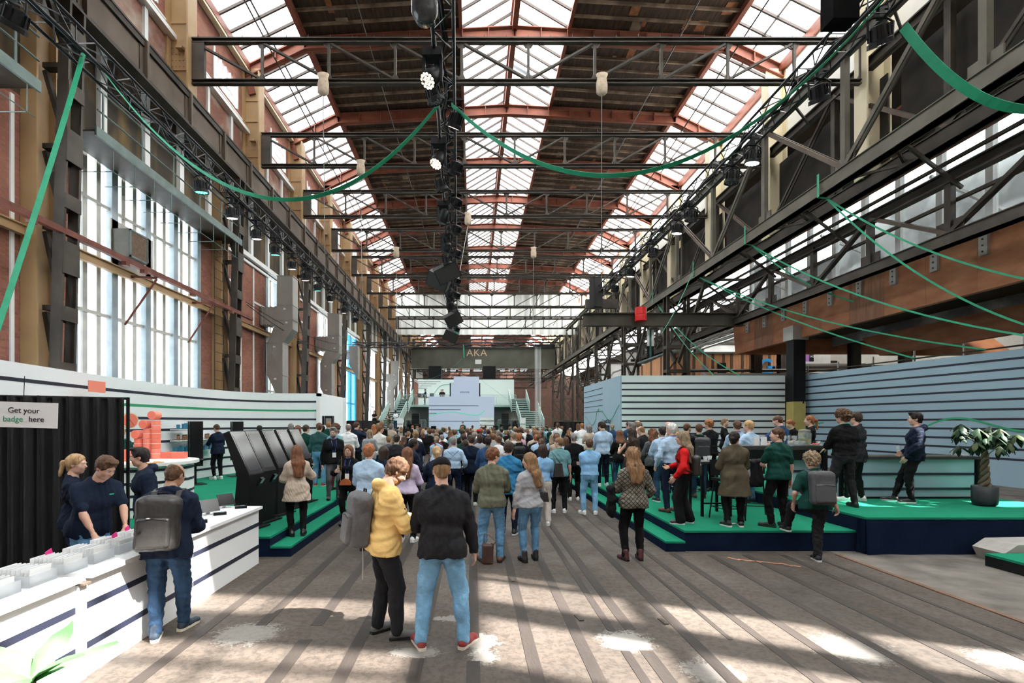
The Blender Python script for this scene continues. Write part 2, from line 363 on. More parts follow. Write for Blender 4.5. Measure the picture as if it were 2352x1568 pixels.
# right side: nave clerestory, aisle walls and roof, back and end walls
M_PLASTER = mat('dirty_white_sheeting', (.60, .58, .53), .8, 0, (.72, .71, .68), .5)
wr = tag(thing('wall_right', 'pale clerestory sheeting above the dark crane girder', None), kind='structure')
for i, ty in enumerate(TY):
    if ty < Y0: continue
    if -7 < ty < 0:                                   # unseen clear windows, posts and rails added to shape the foreground sun patches
        MB().bx(XR + .05, XR + .06, ty + .1, .2, 12.4, 19.0).build('pane', G_CLEAR, wr); MB().bx(XR, XR + .15, .2, ty + S, 12.4, 19.0).build('sheeting_panel', M_PLASTER, wr)
        for i2 in range(4): MB().bx(XR, XR + .15, ty + 1.6 * i2 - .25, ty + 1.6 * i2 + .25, 12.4, 19.0).build('window_post', M_PLASTER, wr)
        for z2 in (14.2, 16.6): MB().bx(XR, XR + .15, ty, ty + S, z2 - .12, z2 + .12).build('window_rail', M_PLASTER, wr)
        MB().bx(XR, XR + .15, ty, ty + S, 19.0, 19.4).build('sheeting_panel', M_PLASTER, wr)
        continue
    MB().bx(XR, XR + .15, ty, ty + S, 12.4 if ty < 3 else 15.6, 17.3).build('sheeting_panel', M_PLASTER, wr)
    MB().bx(XR, XR + .15, ty, ty + S, 19.0, 19.4).build('sheeting_panel', M_PLASTER, wr)
    MB().bx(XR + .05, XR + .06, ty + .1, ty + S - .1, 17.3, 19.0).build('pane', G_ROOF, wr)
M_DARKWALL = mat('dark_far_wall', (.09, .075, .06), .9, 0, (.16, .13, .10), .4)
wa = struct('wall_aisle', MB().bx(30.5, 31, Y0, Y1, 0, 12.5), mat('aisle_sheeting', (.50, .47, .42), .85, 0, (.33, .29, .25), .35, thr=(.4, .7)))
wb = struct('wall_back', MB().bx(XL, 31, Y0 - .4, Y0, 0, 20), M_PLASTER)
we = tag(thing('wall_end', 'brick gable wall far down the hall with a row of windows', None), kind='structure')
xs = XL
for i in range(8):
    a = -8.6 + i * 2.9; MB().bx(xs, a, Y1, Y1 + .4, 14.8, 16.5).build('brick_panel', B_LEFT, we); MB().bx(a, a + 2.0, Y1 + .1, Y1 + .11, 14.8, 16.5).build('pane', G_WIN, we); xs = a + 2.0
MB().bx(xs, 31, Y1, Y1 + .4, 14.8, 16.5).build('brick_panel', B_LEFT, we)
B_END = brick_mat('sooty_brick', (.075, .032, .022), (.11, .045, .03), (.07, .055, .045), (.14, .08, .06)); MB().bx(XL, 31, Y1, Y1 + .4, 0, 14.8).build('brick_panel', B_END, we); MB().bx(XL, 31, Y1, Y1 + .4, 16.5, 23).build('brick_panel', B_END, we)  # darker brick below and above the window row

# roof: rafters, purlins, boarded slopes, skylights
M_ROOFW = mat('dark_roof_boards', (.026, .013, .008), .9, 0, (.085, .042, .020), 2.2, .5, 10, stretch=(5, .5, 1), thr=(.35, .75), detail=8)
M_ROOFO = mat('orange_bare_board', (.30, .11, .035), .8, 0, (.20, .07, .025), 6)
M_BATT = mat('grey_roof_batten', (.27, .19, .13), .8, 0, (.10, .062, .04), 1.5, .3, 20)
roof = tag(thing('ceiling', 'boarded factory roof with glazed bands', None, (0, 0, 0)), kind='structure')
PR = [(-10.95, 19.35), (-8.1, 20.75), (-.6, 21.2), (XM, 22.75), (4.6, 21.2), (12.1, 20.75), (14.95, 19.35)]
def slab(a, b, y0, y1, t, m, name, up=0.0):
    (xa, za), (xb, zb) = a, b
    return MB().prism([(xa, y0, za + up), (xb, y0, zb + up), (xb, y1, zb + up), (xa, y1, za + up)], (0, 0, 0), (0, 0, t)).build(name, m, roof)
for a, b in ((1, 2), (4, 5)):
    slab(PR[a], PR[b], Y0, Y1, .12, M_ROOFW, 'roof_boarding')
rafter = None
def rafter_mesh():
    b = MB(); z = -.32
    prof = [(-10.9, 19.15), (-8.1, 20.5), (XM, 21.05), (12.1, 20.5), (14.9, 19.15)]
    for (xa, za), (xb, zb) in zip(prof, prof[1:]):
        b.beam((xa, 0, za + z + .1), (xb, 0, zb + z + .1), .06, .5); b.beam((xa, 0, za + .12), (xb, 0, zb + .12), .34, .05); b.beam((xa, 0, za - .42), (xb, 0, zb - .42), .34, .05)
        n = max(2, int(abs(xb - xa) / 1.25))
        for i in range(n + 1):
            t = i / n; b.bx(xa + (xb - xa) * t - .02, xa + (xb - xa) * t + .02, -.15, .15, za + (zb - za) * t - .45, za + (zb - za) * t + .1)
    b.beam((-10.9, 0, 19.0), (-10.6, 0, 17.9), .3, .3)
    return b.mesh('rafter')
rm = rafter_mesh(); rm.materials.append(M_RUST)
for ty in TY:
    if ty > Y0: link('rafter', rm, None, roof, loc=(0, ty, 0))
for x, z, w, h in ((-8.1, 20.62, .22, .34), (12.1, 20.62, .22, .34), (XM, 21.15, .26, .26), (-.6, 21.1, .16, .3), (4.6, 21.1, .16, .3), (-10.85, 19.25, .25, .35), (14.85, 19.25, .25, .35), (XM, 22.75, .2, .12)):
    MB().bx(x - w / 2, x + w / 2, Y0, Y1, z - h / 2, z + h / 2).build('purlin', M_RUST, roof)
MB().bx(-10.98, -10.75, Y0, Y1, 18.95, 19.1).build('yellow_gutter_board', M_CREAM, roof)
for a, b in ((1, 2), (4, 5)):
    (xa, za), (xb, zb) = PR[a], PR[b]
    bat = MB().beam((xa, 0, za - .06), (xb, 0, zb - .06), .09, .13).mesh('batten'); bat.materials.append(M_BATT)
    y = 12.4
    while y < 72:
        link('batten', bat, None, roof, loc=(0, y, rnd.uniform(-.02, .02))); y += .86
# orange roof pieces with light on the wood put into their colour
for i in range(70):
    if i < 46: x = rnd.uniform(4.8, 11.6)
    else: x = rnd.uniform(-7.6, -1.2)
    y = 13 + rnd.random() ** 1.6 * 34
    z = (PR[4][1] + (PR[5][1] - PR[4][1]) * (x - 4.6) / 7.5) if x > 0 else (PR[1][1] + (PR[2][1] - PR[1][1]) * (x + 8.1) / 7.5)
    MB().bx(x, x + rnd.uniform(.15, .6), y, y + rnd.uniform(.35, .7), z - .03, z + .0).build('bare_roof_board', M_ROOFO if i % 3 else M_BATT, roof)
# skylight panes and bars
M_BARD = mat('skylight_bar', (.05, .035, .03), .7)
def skylight(a, b, bars, name):
    (xa, za), (xb, zb) = a, b; n = 6
    w = S / n
    pm = MB().prism([(xa, .03, za), (xb, .03, zb), (xb, w - .03, zb), (xa, w - .03, za)], (0, 0, .05), (0, 0, .06)).mesh('roof_pane')
    bm = MB().beam((xa, 0, za + .0), (xb, 0, zb + .0), .085, .14).mesh('glazing_bar'); bm.materials.append(M_BARD)
    for ty in TY:
        if ty > Y1 - 6 or ty < Y0 - 3: continue
        if 12 < ty < 45:
            for i in range(n):
                o = link('roof_pane', pm, None, roof, loc=(0, ty + i * w, 0))
                if not pm.materials: pm.materials.append(G_ROOF)
        else:
            cuts = [(ty, ty + S, G_ROOF)]
            if -7 < ty < 0 and xa > 10: cuts = [(ty, -4.6, G_ROOF), (-4.6, -2.25, G_CLEAR), (-2.25, -1.45, G_ROOF), (-1.45, -.95, G_CLEAR), (-.95, ty + S, G_ROOF)]    # unseen panes cleared in bands to shape the foreground sun
            for ya, yb, gm_ in cuts: MB().prism([(xa, ya, za), (xb, ya, zb), (xb, yb, zb), (xa, yb, za)], (0, 0, .05), (0, 0, .06)).build('roof_glazing', gm_, roof)
        if ty < 75:
            for i in range(n): link('glazing_bar', bm, None, roof, loc=(0, ty + i * w, 0))
for i, (a, b) in enumerate(((0, 1), (2, 3), (3, 4), (5, 6))): skylight(PR[a], PR[b], 6, 'sky')
# horizontal rail halfway up the side glazing
for (xa, za), (xb, zb) in ((PR[0], PR[1]), (PR[6], PR[5])):
    x = xa + .52 * (xb - xa); z = za + .52 * (zb - za); MB().bx(x - .03, x + .03, Y0, 75, z - .02, z + .05).build('glazing_rail', M_BARD, roof)
# concrete ridge walkway brackets over the lantern
for i in range(16):
    y = 26.0 + i * 3.0
    MB().beam((4.5, y, 21.45), (XM + .1, y, 22.95), .5, .04).build('ridge_ladder_board', M_GALV, roof) if i % 3 == 1 else None
# white end curtain hung below the roof
M_CURT = mat('white_sheet_curtain', (.80, .82, .78), .8, 0, (.68, .70, .68), .25, .2, 2, stretch=(2.5, 1, .4))
cb = MB(); n = 90
for i in range(n):
    xa = -10.9 + 25.6 * i / n; xb = -10.9 + 25.6 * (i + 1) / n; ya = 70.5 + .12 * math.sin(i * 1.7); yb = 70.5 + .12 * math.sin((i + 1) * 1.7)
    cb.quad((xa, ya, 14.4), (xb, yb, 14.4), (xb, yb, 20.3), (xa, ya, 20.3))
one('hall_curtain', cb, M_CURT, 'wide white sheet curtain hung under the roof behind the steel trusses', 'curtain', base=(2, 70.5, 14.4))
# aisle roof on the right
M_AROOF = mat('dark_aisle_roof', (.035, .026, .02), .9, 0, (.07, .05, .035), .5)
ar = tag(thing('ceiling_aisle', 'low dark aisle roof beyond the girder', None), kind='structure')
for y0 in range(int(Y0), int(Y1), 6):
    if y0 < 3:
        MB().prism([(15.1, y0, 12.4), (31, y0, 12.4), (31, y0 + 6, 12.4), (15.1, y0 + 6, 12.4)], (0, 0, 0), (0, 0, .15)).build('roof_sheet', M_AROOF, ar); continue
    MB().prism([(15.1, y0, 15.6), (21, y0, 14.4), (21, y0 + 6, 14.4), (15.1, y0 + 6, 15.6)], (0, 0, 0), (0, 0, .15)).build('roof_sheet', M_AROOF, ar)
    MB().prism([(21, y0, 14.4), (25, y0, 13.6), (25, y0 + 6, 13.6), (21, y0 + 6, 14.4)], (0, 0, 0), (0, 0, .02)).build('roof_pane', G_ROOF, ar)
    MB().prism([(25, y0, 13.6), (31, y0, 12.4), (31, y0 + 6, 12.4), (25, y0 + 6, 13.6)], (0, 0, 0), (0, 0, .15)).build('roof_sheet', M_AROOF, ar)

# ------------------------------------------------------------------ tie trusses across the hall
PAN = 2.417
def truss_parts():
    X = [XM + PAN * i for i in range(-5, 6)]
    P = {}
    b = MB(); b.bx(-10.3, 14.2, -.09, .09, 16.06, 16.10); b.bx(-10.3, 14.2, -.012, .012, 15.93, 16.1)
    b.bx(-10.3, 14.2, -.09, .09, 15.92, 15.95)
    P['top_chord'] = [b.mesh('top_chord')]
    b = MB(); b.bx(-10.35, 14.25, -.09, .09, 14.42, 14.45); b.bx(-10.3, 14.2, -.012, .012, 14.42, 14.58); b.bx(-10.3, 14.2, -.09, .09, 14.56, 14.59)
    P['bottom_chord'] = [b.mesh('bottom_chord')]
    vm = MB().box((0, 0, 15.26), (.10, .07, 1.35)); vm.prism([(-.05, -.02, 15.92), (.05, -.02, 15.92), (.05, -.02, 15.7), (-.05, -.02, 15.7)], (0, 0, 0), (0, .04, 0))
    vm.prism([(-.22, -.015, 15.94), (.22, -.015, 15.94), (.1, -.015, 15.74), (-.1, -.015, 15.74)], (0, 0, 0), (0, .03, 0))
    vm.prism([(-.16, -.015, 14.58), (.16, -.015, 14.58), (.08, -.015, 14.76), (-.08, -.015, 14.76)], (0, 0, 0), (0, .03, 0))
    P['vertical'] = vm.mesh('vertical')
    dl = MB().beam((0.1, -.035, 15.88), (PAN - .05, -.035, 14.62), .05, .07).beam((0.1, .035, 15.88), (PAN - .05, .035, 14.62), .05, .07).mesh('diagonal')
    dr = MB().beam((PAN - .1, -.035, 15.88), (.05, -.035, 14.62), .05, .07).beam((PAN - .1, .035, 15.88), (.05, .035, 14.62), .05, .07).mesh('diagonal')
    spk = MB()
    for i in range(int(24.3 / .8)):
        x = -10 + .8 * i; spk.prism([(x - .02, 0, 16.1), (x + .03, 0, 16.1), (x, 0, 16.28)], (0, -.01, 0), (0, .01, 0))
    ep = MB().bx(-10.26, -9.75, -.08, .08, 14.59, 15.92).mesh('end_plate')
    return X, P, dl, dr, spk.mesh('spike_row'), ep
TX, TP, TDL, TDR, TSP, TEP = truss_parts()
for me in [TP['top_chord'][0], TP['bottom_chord'][0], TP['vertical'], TDL, TDR, TSP, TEP]: me.materials.append(M_STEEL)
for k, ty in enumerate(TY):
    if ty < 5 or ty > 110: continue
    lab = 'dark steel tie truss between side walls in front of white curtain' if ty < 70 else 'dark steel tie truss in hall bay beyond white curtain'
    t = thing('tie_truss', lab, 'truss', (0, ty, 14.5), group='tie trusses before the curtain' if ty < 70 else 'tie trusses beyond the curtain')
    off = (0, 0, -14.5)
    link('top_chord', TP['top_chord'][0], None, t, loc=off); link('bottom_chord', TP['bottom_chord'][0], None, t, loc=off); link('end_plate', TEP, None, t, loc=off)
    s = link('spike_row', TSP, None, t, loc=off); s['kind'] = 'stuff'
    for i, x in enumerate(TX):
        if 0 < i: link('vertical', TP['vertical'], None, t, loc=(x, 0, -14.5))
        if i < 5: link('diagonal', TDL, None, t, loc=(x, 0, -14.5))
        elif i < 10: link('diagonal', TDR, None, t, loc=(x, 0, -14.5))
low0 = [o for o in COL.objects if o.name == 'tie_truss'][0]
for y_, z_ in ((86, 9.6), (92, 11.4), (97, 8.8), (104, 10.4), (110, 11.6)): copy_tree(low0, (0, y_, z_), label='low dark truss beyond the stage under the crane bridge', group='low trusses beyond the stage')
# upper columns, left beige and right cream
cl = MB(); cl.bx(-11.03, -10.22, -.03, .03, 13.4, 19.2); cl.bx(-10.26, -10.2, -.3, .3, 13.4, 18.9); cl.bx(-11.03, -10.95, -.3, .3, 13.4, 18.9); cl.bx(-11.0, -10.22, -.05, .05, 14.95, 15.9)
for z in (14.9, 16.6, 17.6): cl.bx(-11.0, -10.2, -.07, .07, z, z + .05)
for i in range(6):
    for j in range(4): cl.cyl((-10.9 + i * .13, -.05, 15.05 + j * .22), (-10.9 + i * .13, -.075, 15.05 + j * .22), .018, n=5)
cl.bx(-10.68, -10.45, -.25, -.05, 15.6, 15.68)
clm = cl.mesh('roof_column'); clm.materials.append(M_BEIGE)
cr_ = MB(); cr_.bx(14.1, 14.95, -.03, .03, 11, 19.2); cr_.bx(14.07, 14.13, -.3, .3, 11, 18.6); cr_.bx(14.9, 14.97, -.3, .3, 11, 19)
crm = cr_.mesh('roof_column'); crm.materials.append(M_CREAM)
for ty in TY:
    if ty < 5 or ty > 110: continue
    o = link('roof_column', clm, None, None, loc=(0, ty, 0)); tag(o, 'beige riveted steel roof column standing against the brick wall', 'column', 'beige roof columns')
    o = link('roof_column', crm, None, None, loc=(0, ty, 0)); tag(o, 'cream steel roof column beside the pale clerestory sheeting', 'column', 'cream roof columns')
# sway rods and cables under the roof
rods = [((-9.4, 6, 19.9), (-8.3, 70, 16)), ((-5.2, 14, 20.4), (-2.6, 69, 14.7)), ((9.8, 14, 20.4), (6.5, 69, 14.6)), ((12.2, 12, 20), (10.4, 66, 14.8))]
for i, (a, b) in enumerate(rods):
    one('tie_rod', MB().path([a, b], .035, 6), M_STEEL, 'long thin steel rod slung diagonally under the %s' % ('brick wall skylight', 'boarding beside brick wall', 'boarding beside cream columns', 'skylight over cream columns')[i], 'rod', base=a)
# ------------------------------------------------------------------ left side: crane girder, braces, catwalk, pipes, ducts
g = thing('crane_girder', 'brown riveted plate girder with stiffeners along the brick wall', 'girder', (-10.1, 60, 12.5))
GA, GB = -10, 118
MB().bx(-10.12, -10.06, GA, GB, 12.55, 13.75).build('web', M_GIRD, g)
MB().bx(-10.3, -9.88, GA, GB, 12.5, 12.56).build('bottom_flange', M_STEEL, g); MB().bx(-10.3, -9.95, GA, GB, 13.75, 13.81).build('top_flange', M_STEEL, g)
MB().bx(-10.06, -9.98, GA, GB, 12.56, 12.72).build('bottom_angle', M_STEEL, g); MB().bx(-10.06, -9.98, GA, GB, 13.56, 13.75).build('top_angle', M_STEEL, g)
MB().bx(-10.36, -10.26, GA, GB, 13.81, 14.0).build('crane_rail', M_STEEL, g)
sm = MB().bx(-10.06, -9.9, -.05, .05, 12.56, 13.75).bx(-10.06, -10.03, -.2, .2, 12.7, 13.6).mesh('stiffener'); sm.materials.append(M_GIRD)
for i in range(45): link('stiffener', sm, None, g, loc=Vector((0, 15.4 - 2.4 * 4 + 2.4 * i, 0)) - g.location)
# brace columns
def brace(y):
    b = thing('brace_column', 'beige wall column with dark leaning lattice strut under the crane girder', 'column', (-10.7, y, 0), group='brace columns along the brick wall')
    MB().bx(-11.02, -10.62, -.32 + y, -.26 + y, 0, 12.5).bx(-11.02, -10.62, .26 + y, .32 + y, 0, 12.5).bx(-10.84, -10.80, y - .27, y + .27, 0, 12.5).build('wall_column', M_BEIGE, b)
    p0, p1 = Vector((-10.35, y, 0)), Vector((-9.98, y, 12.48))
    for s, nm in ((-1, 'strut_channel'), (1, 'strut_channel')):
        o = Vector((0, s * .22, 0)); MB().beam(p0 + o, p1 + o, .26, .07, (0, 1, 0)).build(nm, M_STEEL, b)
    for i in range(9):
        z = .7 + 1.38 * i; c = p0.lerp(p1, z / 12.48); h = .8 if i in (4, 6) else .36
        MB().box(c + Vector((.14, 0, 0)), (.03, .5, h)).build('batten_plate', M_STEEL, b)
        MB().box(c + Vector((-.12, 0, 0)), (.03, .5, h)).build('batten_plate', M_STEEL, b)
    for i in range(6):
        z = 1.2 + 2.0 * i; a = p0.lerp(p1, z / 12.48); c = p0.lerp(p1, min(1, (z + 1.7) / 12.48))
        MB().beam((-10.66, y, z + 1.7), (a.x - .1, y, z), .12, .1).build('lacing_bar', M_STEEL, b)
        MB().beam((-10.66, y, z + 1.8), (c.x - .1, y, z + 1.8), .22, .12).build('strut_tie', M_STEEL, b)
    return b
b0 = brace(12.6)
for k in range(-1, 9):
    if k != 0: copy_tree(b0, (-10.7, 12.6 + 9 * k, 0))
# catwalk
c = thing('catwalk', 'narrow grey-green steel catwalk with pipe rails above the tall window', 'catwalk', (-10.4, 14, 9.8))
MB().bx(-11.0, -9.95, 4, 11.6, 9.82, 9.86).bx(-11.0, -9.95, 13.3, 21.7, 9.82, 9.86).build('deck', M_STEEL, c)
MB().bx(-9.98, -9.92, 4, 11.6, 9.72, 9.98).bx(-9.98, -9.92, 13.3, 21.7, 9.72, 9.98).build('edge_beam', M_TEAL, c)
for y in (5, 7, 9, 11, 13.6, 15.2, 16.8, 18.4, 20, 21.6): MB().cyl((-9.97, y, 9.9), (-9.97, y, 11.0), .028, n=6).build('rail_post', M_TEAL, c)
for z in (10.45, 11.0): MB().path([(-9.97, 4, z), (-9.97, 11.6, z)], .024).path([(-9.97, 13.4, z), (-9.97, 21.6, z)], .024).build('hand_rail', M_TEAL, c)
for y in [5 + .9 * i for i in range(19)]:
    if not 11.6 < y < 13.3: MB().cyl((-9.98, y, 9.75), (-9.98, y, 9.1), .012, n=5).cyl((-9.98, y, 9.1), (-10.9, y, 9.1), .012, n=5).build('cable_hanger', M_TEAL, c)
MB().path([(-9.98, 5, 9.1), (-9.98, 11.5, 9.1)], .012).path([(-9.98, 13.4, 9.1), (-9.98, 21.6, 9.1)], .012).build('cable_tray_wire', M_TEAL, c)
# green crane cab box hanging at the girder
cab = thing('crane_cab', 'olive green riveted crane cab under the girder', 'crane cab', (-9.4, 9.6, 12.2))
MB().bx(-10.6, -8.6, 8.2, 12.3, 12.65, 15.0).build('shell', mat('olive_crane_paint', (.055, .06, .04), .6, .1, (.09, .085, .06), 1.2), cab)
MB().bx(-8.62, -8.56, 8.2, 12.34, 12.6, 15.0).bx(-10.6, -8.56, 12.28, 12.34, 12.6, 15).build('corner_plate', M_RUST, cab)
# beige wall beam and red pipe on brackets
one('wall_beam', MB().ibeam((-10.92, 2, 6.82), (-10.92, 60, 6.82), .14, .26), M_BEIGE, 'beige steel beam running across the windows of the brick wall', 'beam', base=(-10.92, 30, 6.7))
pp = thing('red_pipe', 'long red pipe on triangular brackets in front of the tall window', 'pipe', (-10.1, 14, 6.8))
MB().beam((-10.08, 2, 6.86), (-10.08, 23, 6.86), .13, .15).build('pipe_run', M_REDPIPE, pp)
for y in (7.5, 16.1, 19.6):
    MB().beam((-10.9, y, 6.8), (-10.08, y, 6.75), .05, .07).build('bracket_arm', M_REDPIPE, pp); MB().beam((-10.9, y - .3, 5.2), (-10.08, y, 6.72), .05, .05).build('bracket_stay', M_REDPIPE, pp)
for y in (8, 11.5, 14.6, 15.4, 18.1, 21): MB().bx(-10.12, -9.98, y - .08, y + .08, 6.68, 6.79).build('pipe_clamp', M_REDPIPE, pp)
# air unit in the window
ac = thing('window_air_unit', 'grey sheet air unit with rusty mesh side set in the window', 'air unit', (-10.7, 15.8, 7.2))
MB().bx(-11.0, -10.45, 15.35, 16.2, 7.2, 8.05).build('casing', mat('grimy_grey_sheet', (.10, .095, .08), .6, .1, (.14, .13, .11), 2), ac)
MB().bx(-10.455, -10.435, 15.4, 16.15, 7.25, 8.0).build('mesh_grille', mat('rusty_mesh', (.10, .06, .04), .8, 0, (.14, .09, .06), 8), ac)
MB().bx(-11.02, -10.98, 15.3, 17.3, 6.95, 8.35).build('backing_sheet', M_GALV, ac)
for a, b_, d, e in ((15.35, 15.4, 7.2, 8.05), (16.15, 16.2, 7.2, 8.05), (15.35, 16.2, 7.2, 7.25), (15.35, 16.2, 8.0, 8.05)): MB().bx(-10.46, -10.42, a, b_, d, e).build('frame', M_TEAL, ac)
# ventilation ducts
def duct(y, kind, lab):
    d = thing('ventilation_duct', lab, 'duct', (-9.7, y, 0)); w = .8
    if kind == 0:
        MB().bx(-10.1, -9.3, y, y + w, 7.45, 9.72).build('upper_shaft', M_GALV, d)
        MB().prism([(-10.1, y, 7.45), (-9.3, y, 7.45), (-9.3, y, 6.95), (-9.82, y, 6.25), (-10.62, y, 6.25)], (0, 0, 0), (0, w, 0)).build('elbow', M_GALV, d)
        MB().bx(-10.62, -9.82, y, y + w, 4.6, 6.25).build('lower_shaft', M_GALV, d)
        MB().prism([(-10.62, y, 4.6), (-9.82, y, 4.6), (-9.82, y, 3.2), (-10.0, y, 3.3)], (0, 0, 0), (0, w, 0)).build('tapered_foot', M_GALV, d)
        MB().bx(-11.0, -10.1, y + .05, y + w - .05, 7.2, 8.1).build('side_branch', M_GALV, d)
        for x in (-10.9, -10.65, -10.45, -10.2): MB().bx(x - .02, x + .02, y, y + w, 7.15, 8.15).build('branch_flange', M_GALV, d)
        for x0, x1, z in ((-10.13, -9.27, 8.2), (-10.13, -9.27, 7.45), (-10.65, -9.79, 6.25), (-10.65, -9.79, 4.6), (-10.13, -9.27, 9.7)): MB().bx(x0, x1, y - .02, y + w + .02, z - .02, z + .02).build('seam_flange', M_GALV, d)
        for (xa, za, xb, zb) in ((-10.08, 9.6, -9.36, 8.3), (-10.0, 8.1, -9.4, 7.5), (-10.6, 6.2, -9.85, 4.7)): MB().beam((xa, y - .004, za), (xb, y - .004, zb), .012, .02).build('cross_crease', M_GALV, d)
        for x, z in ((-9.72, 8.0), (-9.62, 7.3), (-10.25, 6.05), (-10.2, 4.4)): MB().bx(x - .06, x + .06, y - .008, y, z - .045, z + .045).build('paper_label', M_WHITEP, d)
    else:
        MB().bx(-10.7, -9.95, y, y + w, 7.2, 8.75).build('upper_shaft', M_GALV, d)
        MB().prism([(-10.7, y, 7.2), (-9.95, y, 7.2), (-9.95, y, 5.9)], (0, 0, 0), (0, w, 0)).build('tapered_foot', M_GALV, d)
        MB().bx(-11.04, -10.7, y + .1, y + w - .1, 7.6, 8.4).build('side_branch', M_GALV, d)
        MB().bx(-10.73, -9.92, y - .02, y + w + .02, 7.18, 7.24).build('seam_flange', M_GALV, d)
duct(26, 0, 'big galvanised duct with side branch beside the red brick bay'); duct(35, 0, 'galvanised duct next to the blue framed window'); duct(43.5, 1, 'short galvanised duct end high above the blue framed window'); duct(62, 0, 'galvanised duct nearest the stage stairs')
# wall ladder by the second column
ld = thing('wall_ladder', 'thin wire caged ladder against the brick beside the wall column', 'ladder', (-10.9, 21, 0))
for y in (20.7, 21.45): MB().cyl((-10.6, y, .2), (-10.6, y, 9.7), .02, n=5).build('side_rail', M_STEEL, ld)
for i in range(24): MB().cyl((-10.6, 20.7, .5 + .38 * i), (-10.6, 21.45, .5 + .38 * i), .012, n=5).build('rung', M_STEEL, ld)

# ------------------------------------------------------------------ lighting trusses and lamps
def box_truss(p, q, lab, w=.35, name='lighting_truss'):
    p = Vector(p); q = Vector(q); d = (q - p); L = d.length; d.normalize(); s = d.cross(Vector((0, 0, 1))).normalized(); u = s.cross(d)
    t = thing(name, lab, 'truss', (p + q) / 2)
    C = [s * a * w / 2 + u * b * w / 2 for a, b in ((-1, -1), (1, -1), (1, 1), (-1, 1))]
    for c_ in C: MB().cyl(p + c_, q + c_, .03, n=8).build('chord', M_TRUSS, t)
    lb = MB(); n = int(L / .45)
    for i in range(n):
        a, b_ = p + d * (L * i / n), p + d * (L * (i + 1) / n)
        for k in range(4):
            c0, c1 = C[k], C[(k + 1) % 4]
            if i % 2: c0, c1 = c1, c0
            lb.cyl(a + c0, b_ + c1, .013, n=4, caps=False)
        if i % 4 == 0:
            for k in range(4): lb.cyl(a + C[k], a + C[(k + 1) % 4], .011, n=4, caps=False)
    o = lb.build('lacing', M_TRUSS, t); o['kind'] = 'stuff'
    cb_ = MB()
    pts = [p + d * (L * i / 60) + s * (.06 * math.sin(i * 2.1)) + u * (-.02 + .07 * math.sin(i * 1.3)) for i in range(61)]
    cb_.path(pts, .034, 5); pts = [a - s * .05 + u * (.05 * math.sin(i * .9)) for i, a in enumerate(pts)]; cb_.path(pts, .028, 5)
    cb_.build('cable_bundle', M_BLACKP, t)
    return t
TL = (Vector((-6.8, 6.6, 8.64)), Vector((-6.8, 33, 8.64))); TC = (Vector((-.45, 6.6, 8.85)), Vector((-1.38, 38.5, 8.85))); TRr = (Vector((6.75, 6.6, 9.15)), Vector((6.75, 27.5, 9.15)))
box_truss(*TL, 'black box lighting truss hung along the brick window wall')
box_truss(*TC, 'black box lighting truss loaded with lamps down the hall middle')
box_truss(*TRr, 'black box lighting truss hung before the dark lattice girder')
box_truss((-11, 46, 9.2), (8, 46, 9.2), 'black cross truss above the stage', .45)
def emat(name, col, s): return mat(name, (.9, .9, .9), .3, emit=(col, s))
E_WARM = emat('warm_white_led', (1.0, .80, .78), 5); E_GREEN = emat('green_led', (.05, 1.0, .55), 3); E_COOL = emat('cool_white_led', (.95, .97, 1.0), 7); E_AMB = emat('amber_led', (1.0, .72, .42), 5)
M_LENS = mat('dark_lens', (.03, .03, .035), .2)
def par_parts(E):
    body = MB().lathe((0, 0, 0), [(.02, .20), (.085, .19), (.10, .12), (.105, .04), (.125, .03), (.13, -.02), (.118, -.02), (.112, .0)], 18)
    for i in range(10):
        a = 2 * math.pi * i / 10; body.box((.105 * math.cos(a), .105 * math.sin(a), .11), (.02, .02, .12), Matrix.Rotation(a, 3, 'Z'))
    face = MB().lathe((0, 0, 0), [(.112, -.006), (.112, .004)], 18)
    dots = MB()
    pts = [(0, 0)] + [(.045 * math.cos(a), .045 * math.sin(a)) for a in [math.pi * k / 3 for k in range(6)]] + [(.088 * math.cos(a), .088 * math.sin(a)) for a in [math.pi * k / 6 for k in range(12)]]
    for x, y in pts: dots.lathe((x, y, -.012), [(.017, 0), (.02, .008)], 7)
    yoke = MB().path([(-.14, 0, .06), (-.15, 0, .26), (-.08, 0, .30), (.08, 0, .30), (.15, 0, .26), (.14, 0, .06)], .014, 5).bx(-.03, .03, -.03, .03, .29, .42).bx(-.16, .16, -.015, .015, .405, .43)
    return body.mesh('housing'), face.mesh('lens_plate'), dots.mesh('led_cluster'), yoke.mesh('yoke')
PARM = par_parts(None)
for me in PARM: me.materials.append(M_BLACKP)
def par(loc, E, lab, tilt=(0.25, 0), sc=1.5):
    t = thing('stage_lamp', lab, 'lamp', loc)
    R = Matrix.Rotation(tilt[0], 4, 'X') @ Matrix.Rotation(tilt[1], 4, 'Y')
    for me, nm in zip(PARM, ('housing', 'lens_plate', 'led_cluster', 'yoke')):
        o = link(nm, me, None, t); o.scale = (sc,) * 3
        if nm != 'yoke': o.rotation_euler = R.to_euler()
        mm = M_LENS if nm == 'lens_plate' else E if nm == 'led_cluster' else M_BLACKP
        o.material_slots[0].link = 'OBJECT'; o.material_slots[0].material = mm
    return t
GL = 'stage lamps under the lighting truss by the window wall'
